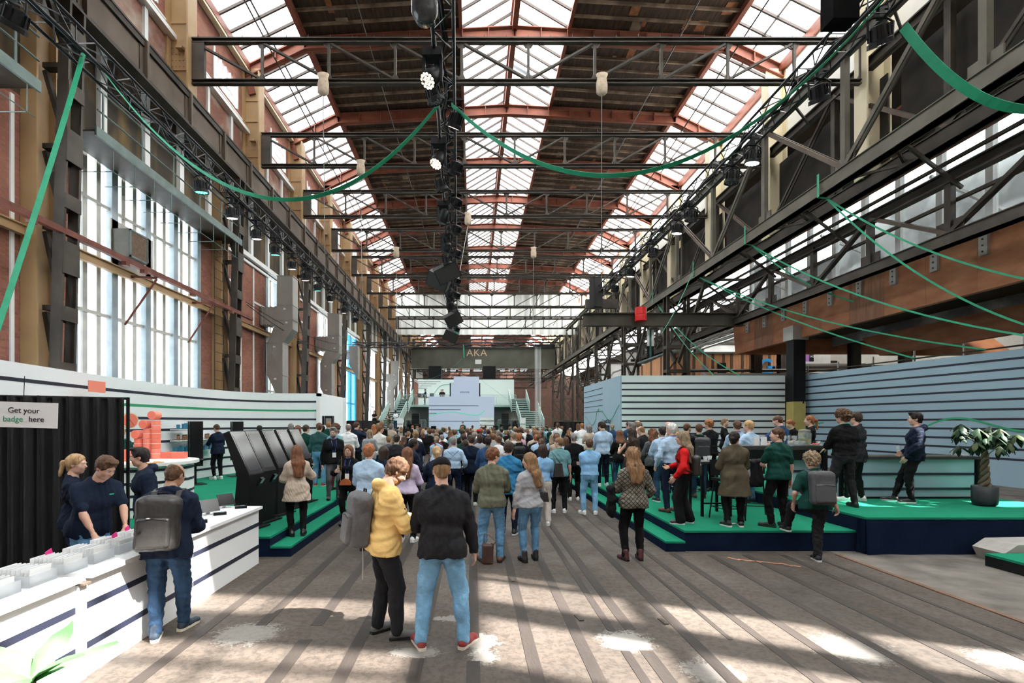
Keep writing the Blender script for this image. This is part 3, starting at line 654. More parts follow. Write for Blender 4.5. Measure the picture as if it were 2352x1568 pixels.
for d, E, k in ((7.35, E_WARM, 0), (12.6, E_GREEN, 1), (14.2, E_WARM, 0), (15.8, E_WARM, 0), (17.3, E_GREEN, 1), (18.9, E_WARM, 0), (20.4, E_WARM, 0), (22, E_GREEN, 1), (24, E_WARM, 0), (26.5, E_WARM, 0), (29, E_WARM, 0)):
    par((-6.78 if d > 8 else -6.7, d, 7.9), E, ('white lit stage lamp', 'green lit stage lamp')[k] + ' on the truss by the brick window wall', ((.15, 0) if d > 8 else (.25, .5)), 1.35)['group'] = GL + ('', ' lit green')[k]
for d, E in ((8.5, E_COOL), (10.0, E_COOL), (12.4, E_COOL), (13.4, M_LENS), (15.9, M_LENS), (17.0, E_COOL), (19.3, M_LENS), (22, E_COOL), (24.5, M_LENS)):
    par((6.85, d, 8.52), E, ('unlit black stage lamp' if E is M_LENS else 'white lit stage lamp') + ' on the truss before the lattice girder', (.35 if d < 11 else .1, -.35 if d < 11 else .1), 1.45)['group'] = 'stage lamps before the lattice girder' + (' unlit' if E is M_LENS else '')
def tcx(d): return -.45 - .93 * (d - 6.6) / 31.9
for d, E, k in ((10.55, E_WARM, 0), (12.5, E_WARM, 0), (14.5, E_GREEN, 1), (16.5, E_WARM, 0), (18.8, E_WARM, 0), (22.5, E_GREEN, 1), (25, E_WARM, 0), (29.5, E_GREEN, 1), (34, E_GREEN, 1)):
    par((tcx(d) + .16, d, 8.32), E, ('white lit stage lamp', 'green lit stage lamp')[k] + ' on the middle lighting truss', (.45, .35), 1.35)['group'] = 'stage lamps on the middle truss' + ('', ' lit green')[k]
# moving heads
def moving_head(loc, lab, E, tilt):
    t = thing('moving_head_lamp', lab, 'lamp', loc, group='moving heads on the middle truss')
    MB().bx(-.17, .17, -.12, .12, .30, .44).build('base', M_BLACKP, t, local=True)
    for s in (-1, 1): MB().box((s * .15, 0, .08), (.05, .13, .42)).build('yoke_arm', M_BLACKP, t, local=True)
    h = MB().lathe((0, 0, 0), [(.05, .22), (.12, .2), (.135, .05), (.15, -.05), (.155, -.16), (.14, -.17)], 18).build('head', M_BLACKP, t, True, local=True)
    dots = MB()
    for x, y in [(0, 0)] + [(.06 * math.cos(a), .06 * math.sin(a)) for a in [math.pi * k / 3 for k in range(6)]] + [(.115 * math.cos(a), .115 * math.sin(a)) for a in [math.pi * k / 6 for k in range(12)]]:
        dots.lathe((x, y, -.185), [(.02, 0), (.026, .014)], 7)
    l = dots.build('led_cluster', E, h, local=True); R = Matrix.Rotation(tilt[0], 4, 'X') @ Matrix.Rotation(tilt[1], 4, 'Y'); h.rotation_euler = R.to_euler()
    return t
for d in (9.7, 13.4, 15.7, 17.6, 19.6, 21.3, 23.6, 26.2, 28, 31, 32.5, 36, 37.5): par((tcx(d) - .17, d, 8.32), M_LENS, 'unlit black stage lamp on the middle lighting truss', (.2, -.3), 1.35)['group'] = 'stage lamps on the middle truss unlit'
for d, E, tl in ((8.9, E_AMB, (-.5, .5)), (11.7, E_AMB, (-.4, .4)), (15.0, M_LENS, (.2, .3)), (17.6, M_LENS, (.1, .2)), (24, M_LENS, (.2, .2)), (26.5, M_LENS, (.3, 0))):
    moving_head((tcx(d) - .2, d, 8.25), 'black moving head lamp under the middle lighting truss', E, tl)
def hung_speaker(loc, size, rot, lab, grp=None):
    t = thing('hung_loudspeaker', lab, 'speaker', loc, group=grp); R = Matrix.Rotation(rot[2], 3, 'Z') @ Matrix.Rotation(rot[0], 3, 'X') @ Matrix.Rotation(rot[1], 3, 'Y')
    MB().box((0, 0, 0), size, R).build('cabinet', M_BLACKP, t, local=True)
    MB().box(R @ Vector((0, -size[1] / 2 - .006, 0)), (size[0] * .94, .012, size[2] * .94), R).build('grille', mat('speaker_grille', (.022, .02, .02), .7, 0, (.035, .032, .03), 60), t, local=True)
    MB().cyl((0, -size[1] * .1, 0), (0, 0, .75), .025, n=6).box((.1, 0, .62), (.75, .05, .05)).build('hanger', M_BLACKP, t, local=True)
hung_speaker((tcx(20) - .2, 20, 8.1), (.95, .5, .62), (.5, -.5, .2), 'big black loudspeaker tilted under the middle truss before a second one', 'tilted speakers on the middle truss')
hung_speaker((tcx(20.8) - .55, 20.8, 8.0), (.9, .5, .6), (.5, .5, -.3), 'black loudspeaker tilted away behind another on the middle truss')
hung_speaker((tcx(29) - .05, 29, 8.1), (.95, .5, .7), (.5, -.55, .2), 'black loudspeaker tilted under the far part of the middle truss', 'tilted speakers far along the middle truss')
hung_speaker((tcx(34) - .25, 34, 8.0), (.95, .5, .7), (.5, .45, -.1), 'last black loudspeaker hanging at the truss end toward the stage')
hung_speaker((6.5, 26.8, 9.0), (.5, .5, 1.6), (0, 0, .3), 'slim black loudspeaker upright at the end of the lattice side truss')
MB()
one('black_wrapped_drape', MB().lathe((-.73, 7.6, 8.5), [(.12, -.35), (.2, -.2), (.22, .5), (.2, 1.4)], 12, 1, .8), mat('black_plastic_wrap', (.02, .02, .022), .25, 0, (.05, .05, .055), 5, .6, 9), 'glossy black plastic wrap hanging at the middle truss', 'drape', smooth=True, base=(-.73, 7.6, 8.15))
one('black_drape_box', MB().box((5.95, 8.2, 9.6), (.42, .3, 2.0)), mat('black_box_cloth', (.003, .003, .003), .95, spec=.05), 'black cloth covered box hanging at the truss by the lattice girder', 'drape', base=(5.95, 8.2, 8.7))
# chain hoists with canvas bags
M_CANV = mat('canvas_bag', (.46, .36, .26), .9, 0, (.56, .46, .35), 9, .5, 14)
M_CHAIN = mat('bright_chain', (.55, .55, .52), .4, .5)
def hoist(x, ty, end, lab, s=1.0):
    t = thing('hoist_bag', lab, 'hoist', (x, ty, 14.0))
    MB().lathe((x, ty - .14, 13.95), [(.10 * s, 0), (.2 * s, .08), (.21 * s, .4), (.17 * s, .62), (.22 * s, .75)], 10, 1, .7).build('canvas_bag', M_CANV, t, True)
    MB().path([(x, ty - .14, 13.98), end], .017, 5).build('chain', M_CHAIN, t)
def tx(px, d): return (px - VX) * d / F
hoist(tx(745, 18.36), 18.36, (-6.8, 23.2, 9.0), 'canvas hoist bag on truss with chain to the window side truss', 1.0)
hoist(tx(1380, 18.36), 18.36, (6.75, 26.6, 9.1), 'canvas hoist bag on truss with chain to the lattice side truss', 1.0)
hoist(tx(830, 24.36), 24.36, (-6.8, 31, 9.0), 'smaller canvas hoist bag on second truss over the window side', 1.0)
hoist(tx(911, 36.36), 36.36, (-6.9, 45.9, 9.4), 'small canvas hoist bag with chain to the stage cross truss', 1.0)
hoist(tx(1225, 36.36), 36.36, (5.4, 45.9, 9.4), 'small hoist bag with chain to the far end of stage cross truss', 1.0)
hoist(tx(1075, 30.36), 30.36, (-1.2, 30.36, 9.0), 'hoist bag above the middle lighting truss', 1.0)
# thin cables
cab_ = [((-10, 14, 12.3), (-6.9, 16, 8.5), .7, 'black cable from girder to the window side truss'), ((-9.9, 22.0, 7.4), (-9.2, 44, 9.2), .9, 'black cable sagging past the ducts'), ((-9.9, 22.1, 7.3), (-9.3, 38, 7.4), .6, 'thin black cable strung along duct fronts'), ((-9.6, 45, 10.5), (-1.3, 38, 9.0), 1.2, 'black cable sagging from wall to middle truss end')]
for a, b_, s_, lab in cab_: one('power_cable', MB().path(sag(a, b_, s_), .018, 5), M_BLACKP, lab, 'cable', base=a)
# green straps
def strap(pts, w, lab, wd=(0, 1, .0), name='green_strap'): return one(name, MB().ribbon(pts, w, .006, wd), M_GREENSTRAP, lab, 'strap', base=pts[0])
strap(sag((-6.75, 8.75, 8.55), (-6.05, 6.1, 2.4), .12), .085, 'wide green strap hanging down steeply before the brick wall', (1, .15, .0))
a0, a1 = at(235, 150, 9.3), at(1015, 240, 10.2); strap(sag((-6.8, 9.3, 8.6), (-.6, 10.2, 8.7), 2.2, 28), .09, 'green strap swagged from window side truss to middle truss', (0, 1, -.5))
strap(sag((-.45, 10.4, 8.7), (6.55, 8.0, 8.9), 2.1, 28), .10, 'green strap swagged from middle truss to the lattice side truss', (0, 1, -.4))
strap(sag((6.9, 8.1, 8.5), (9.6, 7.2, 7.5), 1.1, 24), .15, 'broad green strap hanging in a deep curve by the lattice girder', (0, 1, -.3))
pk = Vector((-.88, 45.6, 8.9))
strap(sag(pk + Vector((-.1, -.3, -1)), at(985, 870, 46), .3) + sag(at(985, 870, 46), at(860, 962, 40), .25)[1:], .09, 'green strap from stage truss down over the bar side stair', (0, 1, 0))
strap(sag(pk + Vector((.1, -.3, -1)), at(1130, 890, 46), .3) + sag(at(1130, 890, 46), at(1345, 968, 36), .8)[1:], .09, 'green strap from stage truss down toward the lettered white panel', (0, 1, 0))
strap([pk + Vector((0, .17, .3)), pk + Vector((.05, .1, -.9))], .10, 'short green strap loop at the stage cross truss', (1, 0, 0))
# ------------------------------------------------------------------ right side: lattice crane girders, wooden office box, aisle
def lattice(x, y0, y1, z0, z1, step, lab, m, ch=.5, dg=.16, first=17.66, verts=True, tw=.3):
    t = thing('lattice_girder', lab, 'girder', (x, (y0 + y1) / 2, z0))
    MB().bx(x - tw / 2, x + tw / 2, y0, y1, z0, z0 + ch).bx(x - tw / 2 - .05, x + tw / 2 + .05, y0, y1, z0 + ch - .03, z0 + ch).bx(x - tw / 2 - .05, x + tw / 2 + .05, y0, y1, z0, z0 + .03).build('bottom_chord', m, t)
    MB().ibeam((x, y0, z1), (x, y1, z1), tw, .4, .05).build('top_chord', m, t)
    k0 = int(math.ceil((y0 - first) / step)); k1 = int((y1 - first) / step)
    for k in range(k0, k1 + 1):
        y = first + k * step
        if verts: MB().bx(x - .09, x + .09, y - .11, y + .11, z0 + ch, z1).build('vertical', m, t)
        MB().bx(x - .025, x + .025, y - .45, y + .45, z0 + ch - .1, z0 + ch + .4).build('gusset', m, t)
        if k < k1:
            a, b_ = (z0 + ch, z1) if k % 2 == 0 else (z1, z0 + ch)
            for s in (-.07, .07): MB().beam((x + s, y, a), (x + s, y + step, b_), .05, dg).build('diagonal', m if k % 2 else M_GIRD, t)
    return t
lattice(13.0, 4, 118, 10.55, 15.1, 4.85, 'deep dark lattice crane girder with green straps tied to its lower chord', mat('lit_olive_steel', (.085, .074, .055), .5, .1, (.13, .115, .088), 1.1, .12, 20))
lattice(14.35, 4, 118, 10.55, 15.1, 4.85, 'second dark lattice crane girder just behind the strapped one', M_STEEL, dg=.12, first=15.2)
lattice(15.1, 6, 46, 7.75, 9.9, 3.2, 'low dark lattice girder above the wooden office beam', M_STEEL, ch=.38, dg=.13, first=16.0)
wk = thing('service_walkway', 'dark steel walkway braced between the lattice girders', 'walkway', (13.7, 50, 10.6))
for i in range(22):
    y = 6 + i * 2.4; MB().beam((13, y, 10.75), (14.35, y + 1.2 * (-1) ** i, 10.75), .07, .09).build('cross_brace', M_STEEL, wk)
    if i % 2 == 0: MB().beam((13, y, 14.9), (14.35, y + 1.2, 14.9), .07, .09).build('cross_brace', M_STEEL, wk); MB().beam((13, y, 11), (15.1, y, 9.4), .08, .10).build('drop_strut', M_STEEL, wk)
for z, x in ((12.4, 14.9), (13.2, 15.0), (11.6, 14.8), (12.0, 15.6), (10.2, 14.7), (9.2, 15.3)): MB().path([(x, 5, z), (x, 100, z)], .07, 6).build('service_pipe', M_STEEL if z < 13 else M_RUST, wk)
one('rusty_crane_rail', MB().ibeam((14.9, 5, 11.0), (14.9, 100, 11.0), .25, .5), M_RUST, 'rusty red runway beam tucked behind the lattice girders', 'beam', base=(14.9, 50, 10.7))
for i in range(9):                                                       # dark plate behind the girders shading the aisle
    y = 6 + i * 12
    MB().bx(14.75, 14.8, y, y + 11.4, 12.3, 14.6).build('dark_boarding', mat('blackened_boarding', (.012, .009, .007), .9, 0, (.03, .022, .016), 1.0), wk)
# aisle columns, trestle feet
def trestle(y):
    t = thing('lattice_column', 'tall dark lattice column with splayed bracing in the aisle', 'column', (13.7, y, 0), group='aisle lattice columns')
    for x in (13.0, 14.35):
        for s in (-.3, .3): MB().bx(x - .1, x + .1, y + s - .06, y + s + .06, 0, 10.6).build('post', M_STEEL, t)
    for i in range(6):
        z = .8 + 1.6 * i; MB().beam((13.1, y, z), (14.25, y, z + 1.6), .06, .1).build('lacing_bar', M_STEEL, t); MB().beam((14.25, y, z), (13.1, y, z + 1.6), .06, .1).build('lacing_bar', M_STEEL, t)
        MB().bx(12.9, 14.45, y - .28, y + .28, z - .1, z + .1).build('batten_plate', M_STEELG, t)
    for s in (-1, 1): MB().beam((13.7, y + s * .3, 6.2), (13.7, y + s * 4.2, 10.5), .16, .2).build('knee_brace', M_STEELG, t)
    return t
t0 = trestle(34.0)
for y in (43.7, 53.4, 63.1, 72.8, 82.5): copy_tree(t0, (13.7, y, 0))
# columns and clutter of the second aisle
def post(x, y, h, w, m, lab, grp): return one('aisle_post', MB().ibeam((x, y, 0), (x, y, h), w, w * 1.2, .04, (0, 1, 0)), m, lab, 'post', grp, base=(x, y, 0))
for i, (x, y) in enumerate(((18.5, 33), (19.5, 44), (22, 36), (24, 50), (20.5, 58), (27, 42), (17.5, 50), (23, 30.5), (26.5, 31))): post(x, y, 12.5, .45, M_STEEL, 'dark steel post holding up the aisle roof behind white panels', 'aisle roof posts')
for i in range(12):
    z = 5.0 + .55 * (i % 6); y = 30 + 3.1 * i
    one('aisle_pipe', MB().path([(14.2, y, z), (30.55, y, z + .05)], .07 + .03 * (i % 3), 6), M_STEEL if i % 3 else M_GALV, 'horizontal %s pipe crossing the aisle over the wooden hut' % ('brown', 'dark', 'grey')[i % 3 - 1], 'pipe', 'aisle cross pipes', base=(22, y, z))
for i in range(5): one('aisle_pipe', MB().path([(17 + 2 * i, 28, 8.2 + .35 * (i % 3)), (17 + 2 * i, 90, 8.2 + .35 * (i % 3))], .1, 6), M_GALV, 'long grey pipe running down the aisle', 'pipe', 'aisle long pipes', base=(17 + 2 * i, 50, 8.2))
for i in range(8):
    y = 31 + 5 * i; one('aisle_truss', MB().beam((15, y, 9.3), (30.4, y, 9.3), .12, .16).beam((15, y, 10.9), (30.4, y, 10.9), .12, .16).beam((15, y, 9.3), (18, y, 10.9), .08, .08).beam((21, y, 9.3), (18, y, 10.9), .08, .08).beam((21, y, 9.3), (24, y, 10.9), .08, .08).beam((27, y, 9.3), (24, y, 10.9), .08, .08), M_STEEL, 'small dark truss carrying the aisle roof', 'truss', 'aisle roof trusses', base=(22, y, 9.2))
M_HAZE = mat('white_tarpaulin', (.70, .69, .66), .8, 0, (.55, .53, .50), .8)
for i, (x, y, w, z0, z1) in enumerate(((17.8, 51, 5, 4.6, 9.3), (24, 46, 6, 4.4, 9.3), (20, 61, 9, 3, 9.3), (27, 41, 4, 5.6, 9.3))):
    one('tarpaulin', MB().bx(x - w / 2, x + w / 2, y, y + .05, z0, z1), M_HAZE, 'pale %s tarpaulin hung in the aisle' % ('narrow', 'wide', 'very wide', 'short')[i], 'tarpaulin', base=(x, y, z0))
# crane bridge of the aisle with red lantern drum
cbm = thing('aisle_crane_beam', 'dark grey crane beam with rails crossing below the lattice girder', 'beam', (10, 29, 8))
MB().ibeam((6.3, 29, 8.05), (15.5, 29, 8.05), .4, .75, .05).build('beam', M_STEELG, cbm)
MB().beam((6.4, 28.8, 8.9), (8.2, 28.8, 8.9), .3, .5).build('end_carriage', M_STEEL, cbm)
for y in (0, 1, 2, 3): MB().cyl((6.6 + .5 * y, 28.7, 8.4), (6.6 + .5 * y, 28.7, 9.4), .02, n=5).build('rail_post', M_STEEL, cbm)
MB().path([(6.6, 28.7, 9.4), (8.1, 28.7, 9.4)], .02).build('hand_rail', M_STEEL, cbm)
one('red_drum', MB().lathe((9.45, 28.5, 7.85), [(.05, 0), (.31, .02), (.32, .3), (.305, .36), (.32, .4), (.31, .78), (.05, .8)], 16), mat('bright_red_drum', (.62, .015, .015), .4), 'bright red drum hanging at the aisle crane beam', 'drum', smooth=False, base=(9.45, 28.5, 7.85))
# wooden beam with steel brackets and glazed office above
M_PLY = mat('weathered_plywood', (.27, .085, .034), .62, 0, (.40, .165, .07), 1.4, .15, 10, stretch=(1, .8, 2.2), thr=(.3, .7), detail=8)
M_PLY2 = mat('grey_streaked_plywood', (.27, .13, .075), .7, 0, (.20, .075, .035), 2.0, .15, 10, stretch=(1, 6, .5))
of = thing('timber_office', 'raised office box with deep plywood beam and glass wall above', 'office', (18, 20, 6.4))
XB = 16.4
for i in range(12):
    y = 9 + 1.86 * i; MB().bx(XB, XB + .25, y + .004, y + 1.856, 6.4, 8.42).build('plywood_panel', M_PLY if i % 4 != 2 else M_PLY2, of)
MB().bx(XB - .02, XB + .27, 9, 31.3, 8.3, 8.44).build('top_rail', M_PLY2, of)
for i in range(13):
    y = 9.2 + 1.74 * i
    MB().bx(XB - .1, XB, y - .14, y + .14, 7.5, 8.5).build('steel_bracket', M_GALV, of)
    for j in range(4): MB().cyl((XB - .1, y, 7.62 + .2 * j), (XB - .125, y, 7.62 + .2 * j), .03, n=6).build('bracket_bolt', M_STEEL, of)
    MB().bx(XB + .1, XB + .28, y - .12, y + .12, 8.44, 12.3).build('window_mullion', M_WHITEP, of)
    if i < 12: MB().bx(XB + .2, XB + .21, y + .12, y + 1.62, 8.44, 12.3).build('pane', G_WIN, of)
MB().bx(XB + .1, XB + .3, 9, 31.3, 12.3, 12.6).build('head_beam', M_STEELG, of)
MB().prism([(XB, 31.3, 6.4), (XB, 31.3, 8.44), (XB, 31.9, 8.44), (XB, 31.6, 6.4)], (0, 0, 0), (9, 0, 0)).build('end_panel', M_PLY, of)
MB().bx(XB + .25, 26, 9, 31.3, 7.35, 7.45).build('soffit', M_AROOF, of)
MB().prism([(21, 9, 5.6), (21, 9, 6.7), (21, 27.2, 6.7), (21, 26.0, 5.6)], (0, 0, 0), (.3, 0, 0)).build('inner_beam', M_PLY, of)
MB().prism([(21, 27.2, 6.7), (21, 26.0, 5.6), (28, 26.0, 5.6), (28, 27.2, 6.7)], (0, 0, 0), (0, .1, 0)).build('inner_end_panel', M_PLY, of)
for y, x in ((14, 23.2), (20, 23)): MB().bx(x - .3, x + .3, y, y + .5, 0, 6.7).build('support_post', M_BLACKP, of)
# office inner wall, dark glass reflections painted as mottling, and its light strip
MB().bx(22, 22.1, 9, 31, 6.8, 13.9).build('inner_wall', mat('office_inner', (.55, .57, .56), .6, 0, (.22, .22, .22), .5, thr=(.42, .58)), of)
for y in (13, 19, 25): MB().beam((17.2, y, 11.4), (21.8, y + 1, 10.2), .1, .12).build('roof_bar', M_GALV, of)
MB().bx(18, 18.12, 14, 16.8, 11.1, 11.16).build('strip_light', emat('strip_light', (1, .97, .9), 3), of)
# supporting column, black above and yellow below
c = thing('office_column', 'square column painted black above and yellow below, between the striped panels', 'column', (16.35, 25.6, 0))
MB().bx(16.05, 16.65, 25.3, 25.9, 3.2, 6.3).build('black_shaft', M_BLACKP, c); MB().bx(16.05, 16.65, 25.3, 25.9, 0, 3.2).build('yellow_base', mat('yellow_column_paint', (.42, .34, .09), .6, 0, (.50, .42, .14), 2), c)
MB().bx(15.95, 16.75, 25.2, 26.0, 6.3, 7.0).build('head_plate', M_GALV, c)
MB().bx(16.5, 16.56, 25.28, 25.3, 3.1, 3.25).build('yellow_notch', M_BLACKP, c)
# hanging number signs
def nsign(x, y, z0, h, w, cmid, labn, lines, dark):
    t = thing('number_sign', labn, 'sign', (x, y, z0))
    MB().bx(x - w / 2, x + w / 2, y, y + .04, z0 + h * .45, z0 + h).build('white_board', M_WHITEP, t); MB().bx(x - w / 2, x + w / 2, y, y + .04, z0, z0 + h * .45).build('dark_board', M_BLACKP, t)
    MB().bx(x - w * .14, x + w * .14, y - .015, y, z0, z0 + h).build('colour_stripe', cmid, t)
    for i, (tx_, dx, dz) in enumerate(lines): text_obj('sign_number', tx_, h * .14, M_BLACKP if dz > .45 else M_WHITEP, t, (dx * w * .33, -.02, dz * h))
    MB().cyl((x - w * .3, y, z0 + h), (x - w * .3, y, 9.25), .01, n=4).cyl((x + w * .3, y, z0 + h), (x + w * .3, y, 9.25), .01, n=4).build('hanger', M_STEEL, t)
M_PURP = mat('purple_stripe', (.33, .14, .42), .5); M_DGREEN = mat('dark_green_stripe', (.02, .12, .09), .5); M_PINK = mat('pink_stripe', (.62, .10, .2), .5)
s1 = at(1854, 830, 36); nsign(s1.x, 36, s1.z, 1.75, .95, M_PURP, 'hanging sign board with purple stripe and white number lists', [('105', 1, .93), ('103', 1, .78), ('121', 1, .63), ('137', -1, .93), ('135', -1, .78), ('133', -1, .63), ('157', -1, .36), ('147', 1, .2)], 0)
s2 = at(1494, 825, 41); nsign(s2.x, 41, s2.z, 2.4, .55, M_DGREEN, 'hanging sign board with dark green stripe above the lettered panel', [], 0)
s3 = at(2285, 800, 30); one('pink_banner', MB().bx(s3.x - .18, s3.x + .18, 30, 30.05, s3.z - .6, s3.z + 1.2), M_PINK, 'narrow pink banner hanging behind the striped panel', 'banner', base=(s3.x, 30, s3.z))
# timber hut with blue letter behind the frontal panel
M_HUT = mat('orange_timber_cladding', (.50, .22, .085), .6, 0, (.58, .29, .13), 3, stretch=(1, 1, .2)); M_HUTD = mat('brown_timber_cladding', (.10, .055, .03), .6)
hut = thing('timber_hut', 'orange timber clad hut behind the striped panel', 'hut', (17, 36, 0))
xa, xb, z1h = 13.9, 21.6, 7.05
n = 40
for i in range(n):
    x = xa + (xb - xa) * i / n; dark = i % 7 in (2, 6)
    MB().bx(x + .006, x + (xb - xa) / n - .006, 36 - (.02 if dark else 0), 36.08, 0, z1h).build('cladding_board', M_HUTD if dark else M_HUT, hut)
for i in range(14):
    y = 36.1 + i * .42; MB().bx(xa - .08, xa, y + .006, y + .41, 0, z1h - .02 * i).build('cladding_board', M_HUTD if i % 5 == 2 else M_HUT, hut)
MB().bx(xa - .2, xb + .2, 35.9, 42.2, z1h, z1h + .12).build('roof_edge', M_TEAL, hut)
for x in (16.2, 17.6): MB().bx(x, x + .5, 35.97, 35.995, 4.9, 6.2).build('poster', mat('hut_poster', (.5, .42, .4), .6, 0, (.12, .12, .2), 3), hut)
MB().bx(17.4, 18.0, 35.95, 36, 4.2, 6.4).build('dark_slot', M_BLACKP, hut)
Gm = MB(); R0 = .56; cx, cz = 20.85, 6.12
for i in range(26):
    a0, a1 = math.radians(45 + 315 * i / 26), math.radians(45 + 315 * (i + 1) / 26)
    if i >= 26: break
    p = [(cx + r * math.cos(a), 35.8, cz + r * math.sin(a)) for r, a in ((R0, a0), (R0, a1), (R0 - .2, a1), (R0 - .2, a0))]; Gm.prism(p, (0, 0, 0), (0, .1, 0))
Gm.bx(cx, cx + R0, 35.8, 35.9, cz - .16, cz + .04)
Gm.build('blue_letter', mat('blue_sign_letter', (.02, .32, .75), .4), hut)
# green straps tied to the lower chord, running toward the striped side panel
for i, (px, py, ends) in enumerate(((1893, 450, ((2352, 640, 14.7), (2352, 745, 14.6))), (1722, 558, ((1960, 692, 21.6), (2352, 770, 14.6))), (1601, 632, ((2102, 823, 20.0), (2268, 803, 17.5))), (1506, 694, ((1640, 862, 25.95), (1700, 862, 25.95))))):
    d = 13 * F / (px - VX); p = Vector((12.8, d, HC + (VY - py) * d / F - .05))
    strap([p + Vector((-.03, .0, .85)), p + Vector((-.03, 0, .0)), p + Vector((.35, .0, -.05))], .12, 'green strap loop tied round the lower chord, %s along it' % ('first', 'second', 'third', 'fourth')[i], (0, 1, 0), 'strap_loop')
    for j, (qx, qy, qd) in enumerate(ends):
        q = at(qx, qy, qd); strap(sag(p + Vector((.3, 0, -.05)), q, .35 + .2 * j), .06, 'green strap running from %s chord loop down to the striped panel, %s line' % (('first', 'second', 'third', 'fourth')[i], ('upper', 'lower')[j]), (0, 0, 1))
strap(sag((12.83, 29.6, 10.9), at(1520, 765, 27), .2), .09, 'green strap dangling in a loop by the red drum', (0, 1, 0))
# far end: AKA crane bridge
cr = thing('crane_bridge', 'dark green crane bridge with pale lettering spanning far end of the hall', 'crane', (0, 80, 12))
M_CRG = mat('dark_green_crane_paint', (.085, .085, .065), .5, .1, (.12, .12, .095), .5)
MB().bx(-9.8, 12.9, 80, 80.5, 11.0, 13.9).build('box_girder', M_CRG, cr); MB().bx(-9.8, 12.9, 79.7, 80.8, 10.7, 11.0).build('bottom_flange', M_CRG, cr); MB().bx(-9.8, 12.9, 79.7, 80.8, 13.9, 14.1).build('top_flange', M_CRG, cr)
text_obj('crane_lettering', 'AKA', 1.6, mat('pale_orange_lettering', (.72, .50, .34), .6), cr, (.55, -.05, 1.15), space=1.05)
MB().bx(.3, 1.3, 79.95, 80, 11.4, 12.1).build('number_plate', M_WHITEP, cr)
for x in (-6.0, 2.5): MB().bx(x - 1.0, x + 1.0, 79.2, 81, 9.0, 11.0).build('hoist_trolley', M_BLACKP, cr)
# ------------------------------------------------------------------ event build: platforms, panels, counters, kiosks, stage
M_GREENC = mat('green_carpet', (.009, .18, .10), .95, 0, (.012, .21, .12), 1.2, .15, 200, spec=.1)
M_NAVYC = mat('navy_carpet', (.004, .009, .026), .95, 0, (.006, .013, .035), 3, .1, 120, spec=.1)
M_PANEL = mat('white_panel_cloth', (.82, .85, .87), .5, 0, (.79, .82, .84), .35, .05, 3)
M_COOLP = mat('pale_blue_panel_cloth', (.30, .43, .51), .6, 0, (.275, .40, .48), .3, .06, 2)  # dimmer light on the right side put into the cloth colour
M_DECAL = mat('navy_stripe', (.012, .014, .03), .6); M_GDECAL = mat('green_stripe', (.03, .32, .15), .55)
M_LAMW = mat('white_laminate', (.80, .80, .80), .35)
# -- left platform and steps
pl = thing('green_platform', 'low platform with green carpet and navy sides under the white curved panel', 'platform', (-6, 16, 0))
MB().bx(-9.4, -3.25, 8.08, 25, .29, .325).build('green_top', M_GREENC, pl); MB().bx(-9.4, -3.255, 8.09, 25, 0, .29).build('navy_side', M_NAVYC, pl)
st = thing('platform_step', 'long green carpeted step with navy riser at the kiosk platform', 'step', (-3.1, 16, 0))
MB().bx(-3.25, -2.92, 8.08, 25, .135, .168).build('green_top', M_GREENC, st); MB().bx(-3.25, -2.925, 8.09, 25, 0, .135).build('navy_side', M_NAVYC, st)
# -- right platforms
pr = thing('green_platform', 'low green platform with navy skirt carrying high tables and stools', 'platform', (5, 16, 0))
MB().bx(3.53, 6.4, 8.44, 25.5, .31, .345).build('green_top', M_GREENC, pr); MB().bx(3.535, 6.4, 8.45, 25.5, 0, .31).build('navy_skirt', M_NAVYC, pr)
sr = thing('platform_step', 'long green carpeted step with navy riser before the high tables', 'step', (3.4, 16, 0))
MB().bx(3.2, 3.53, 8.40, 25.5, .14, .172).build('green_top', M_GREENC, sr); MB().bx(3.205, 3.53, 8.41, 25.5, 0, .14).build('navy_side', M_NAVYC, sr)
pu = thing('green_platform', 'higher green platform with draped navy skirt carrying the bar and pot plant', 'platform', (8, 16, 0))
MB().bx(6.4, 10.7, 8.23, 25.5, .57, .605).build('green_top', M_GREENC, pu)
sk = MB(); n = 60
for i in range(n):
    xa, xb = 6.4 + 4.3 * i / n, 6.4 + 4.3 * (i + 1) / n; f = lambda x: 8.235 - .015 - .02 * math.sin(x * 9) * math.exp(-abs(x - 6.6) * .9)
    sk.quad((xa, f(xa), 0.002), (xb, f(xb), 0.002), (xb, 8.235, .57), (xa, 8.235, .57))
sk.bx(6.4, 10.7, 8.25, 25.5, 0, .57); sk.build('navy_skirt', M_NAVYC, pu)
hang = MB()                                                       # bunched cloth where the two skirts meet
for i in range(14):
    a = i / 13; hang.quad((6.36 + .03 * i, 8.40 - .16 * math.sin(a * 3.14) - .02 * (i % 2), .002), (6.39 + .03 * i, 8.40 - .16 * math.sin((a + .07) * 3.14) - .02 * ((i + 1) % 2), .002), (6.39 + .02 * i, 8.36 - .1 * a, .56), (6.36 + .02 * i, 8.36 - .1 * a, .56))
hang.build('bunched_cloth', M_NAVYC, pu)
gs = thing('green_step', 'corner of a small green step with black side on pale slab', 'step', (8.7, 6.8, 0)); p_ = gp(2305, 1310)
MB().bx(p_.x, p_.x + 1.6, 6.6, 7.6, .15, .185).build('green_top', M_GREENC, gs); MB().bx(p_.x, p_.x + 1.6, 6.61, 7.6, 0, .15).build('side', M_BLACKP, gs)
cbk = MB(); cbk.prism([(8.1, 7.62, 0), (8.02, 7.62, .17), (8.22, 7.62, .30), (9.8, 7.62, .33), (9.9, 7.62, 0)], (0, 0, 0), (0, .5, 0))
one('concrete_block', cbk, M_CONC, 'broken pale concrete block beside the navy skirt', 'block', base=(8.9, 7.8, 0))
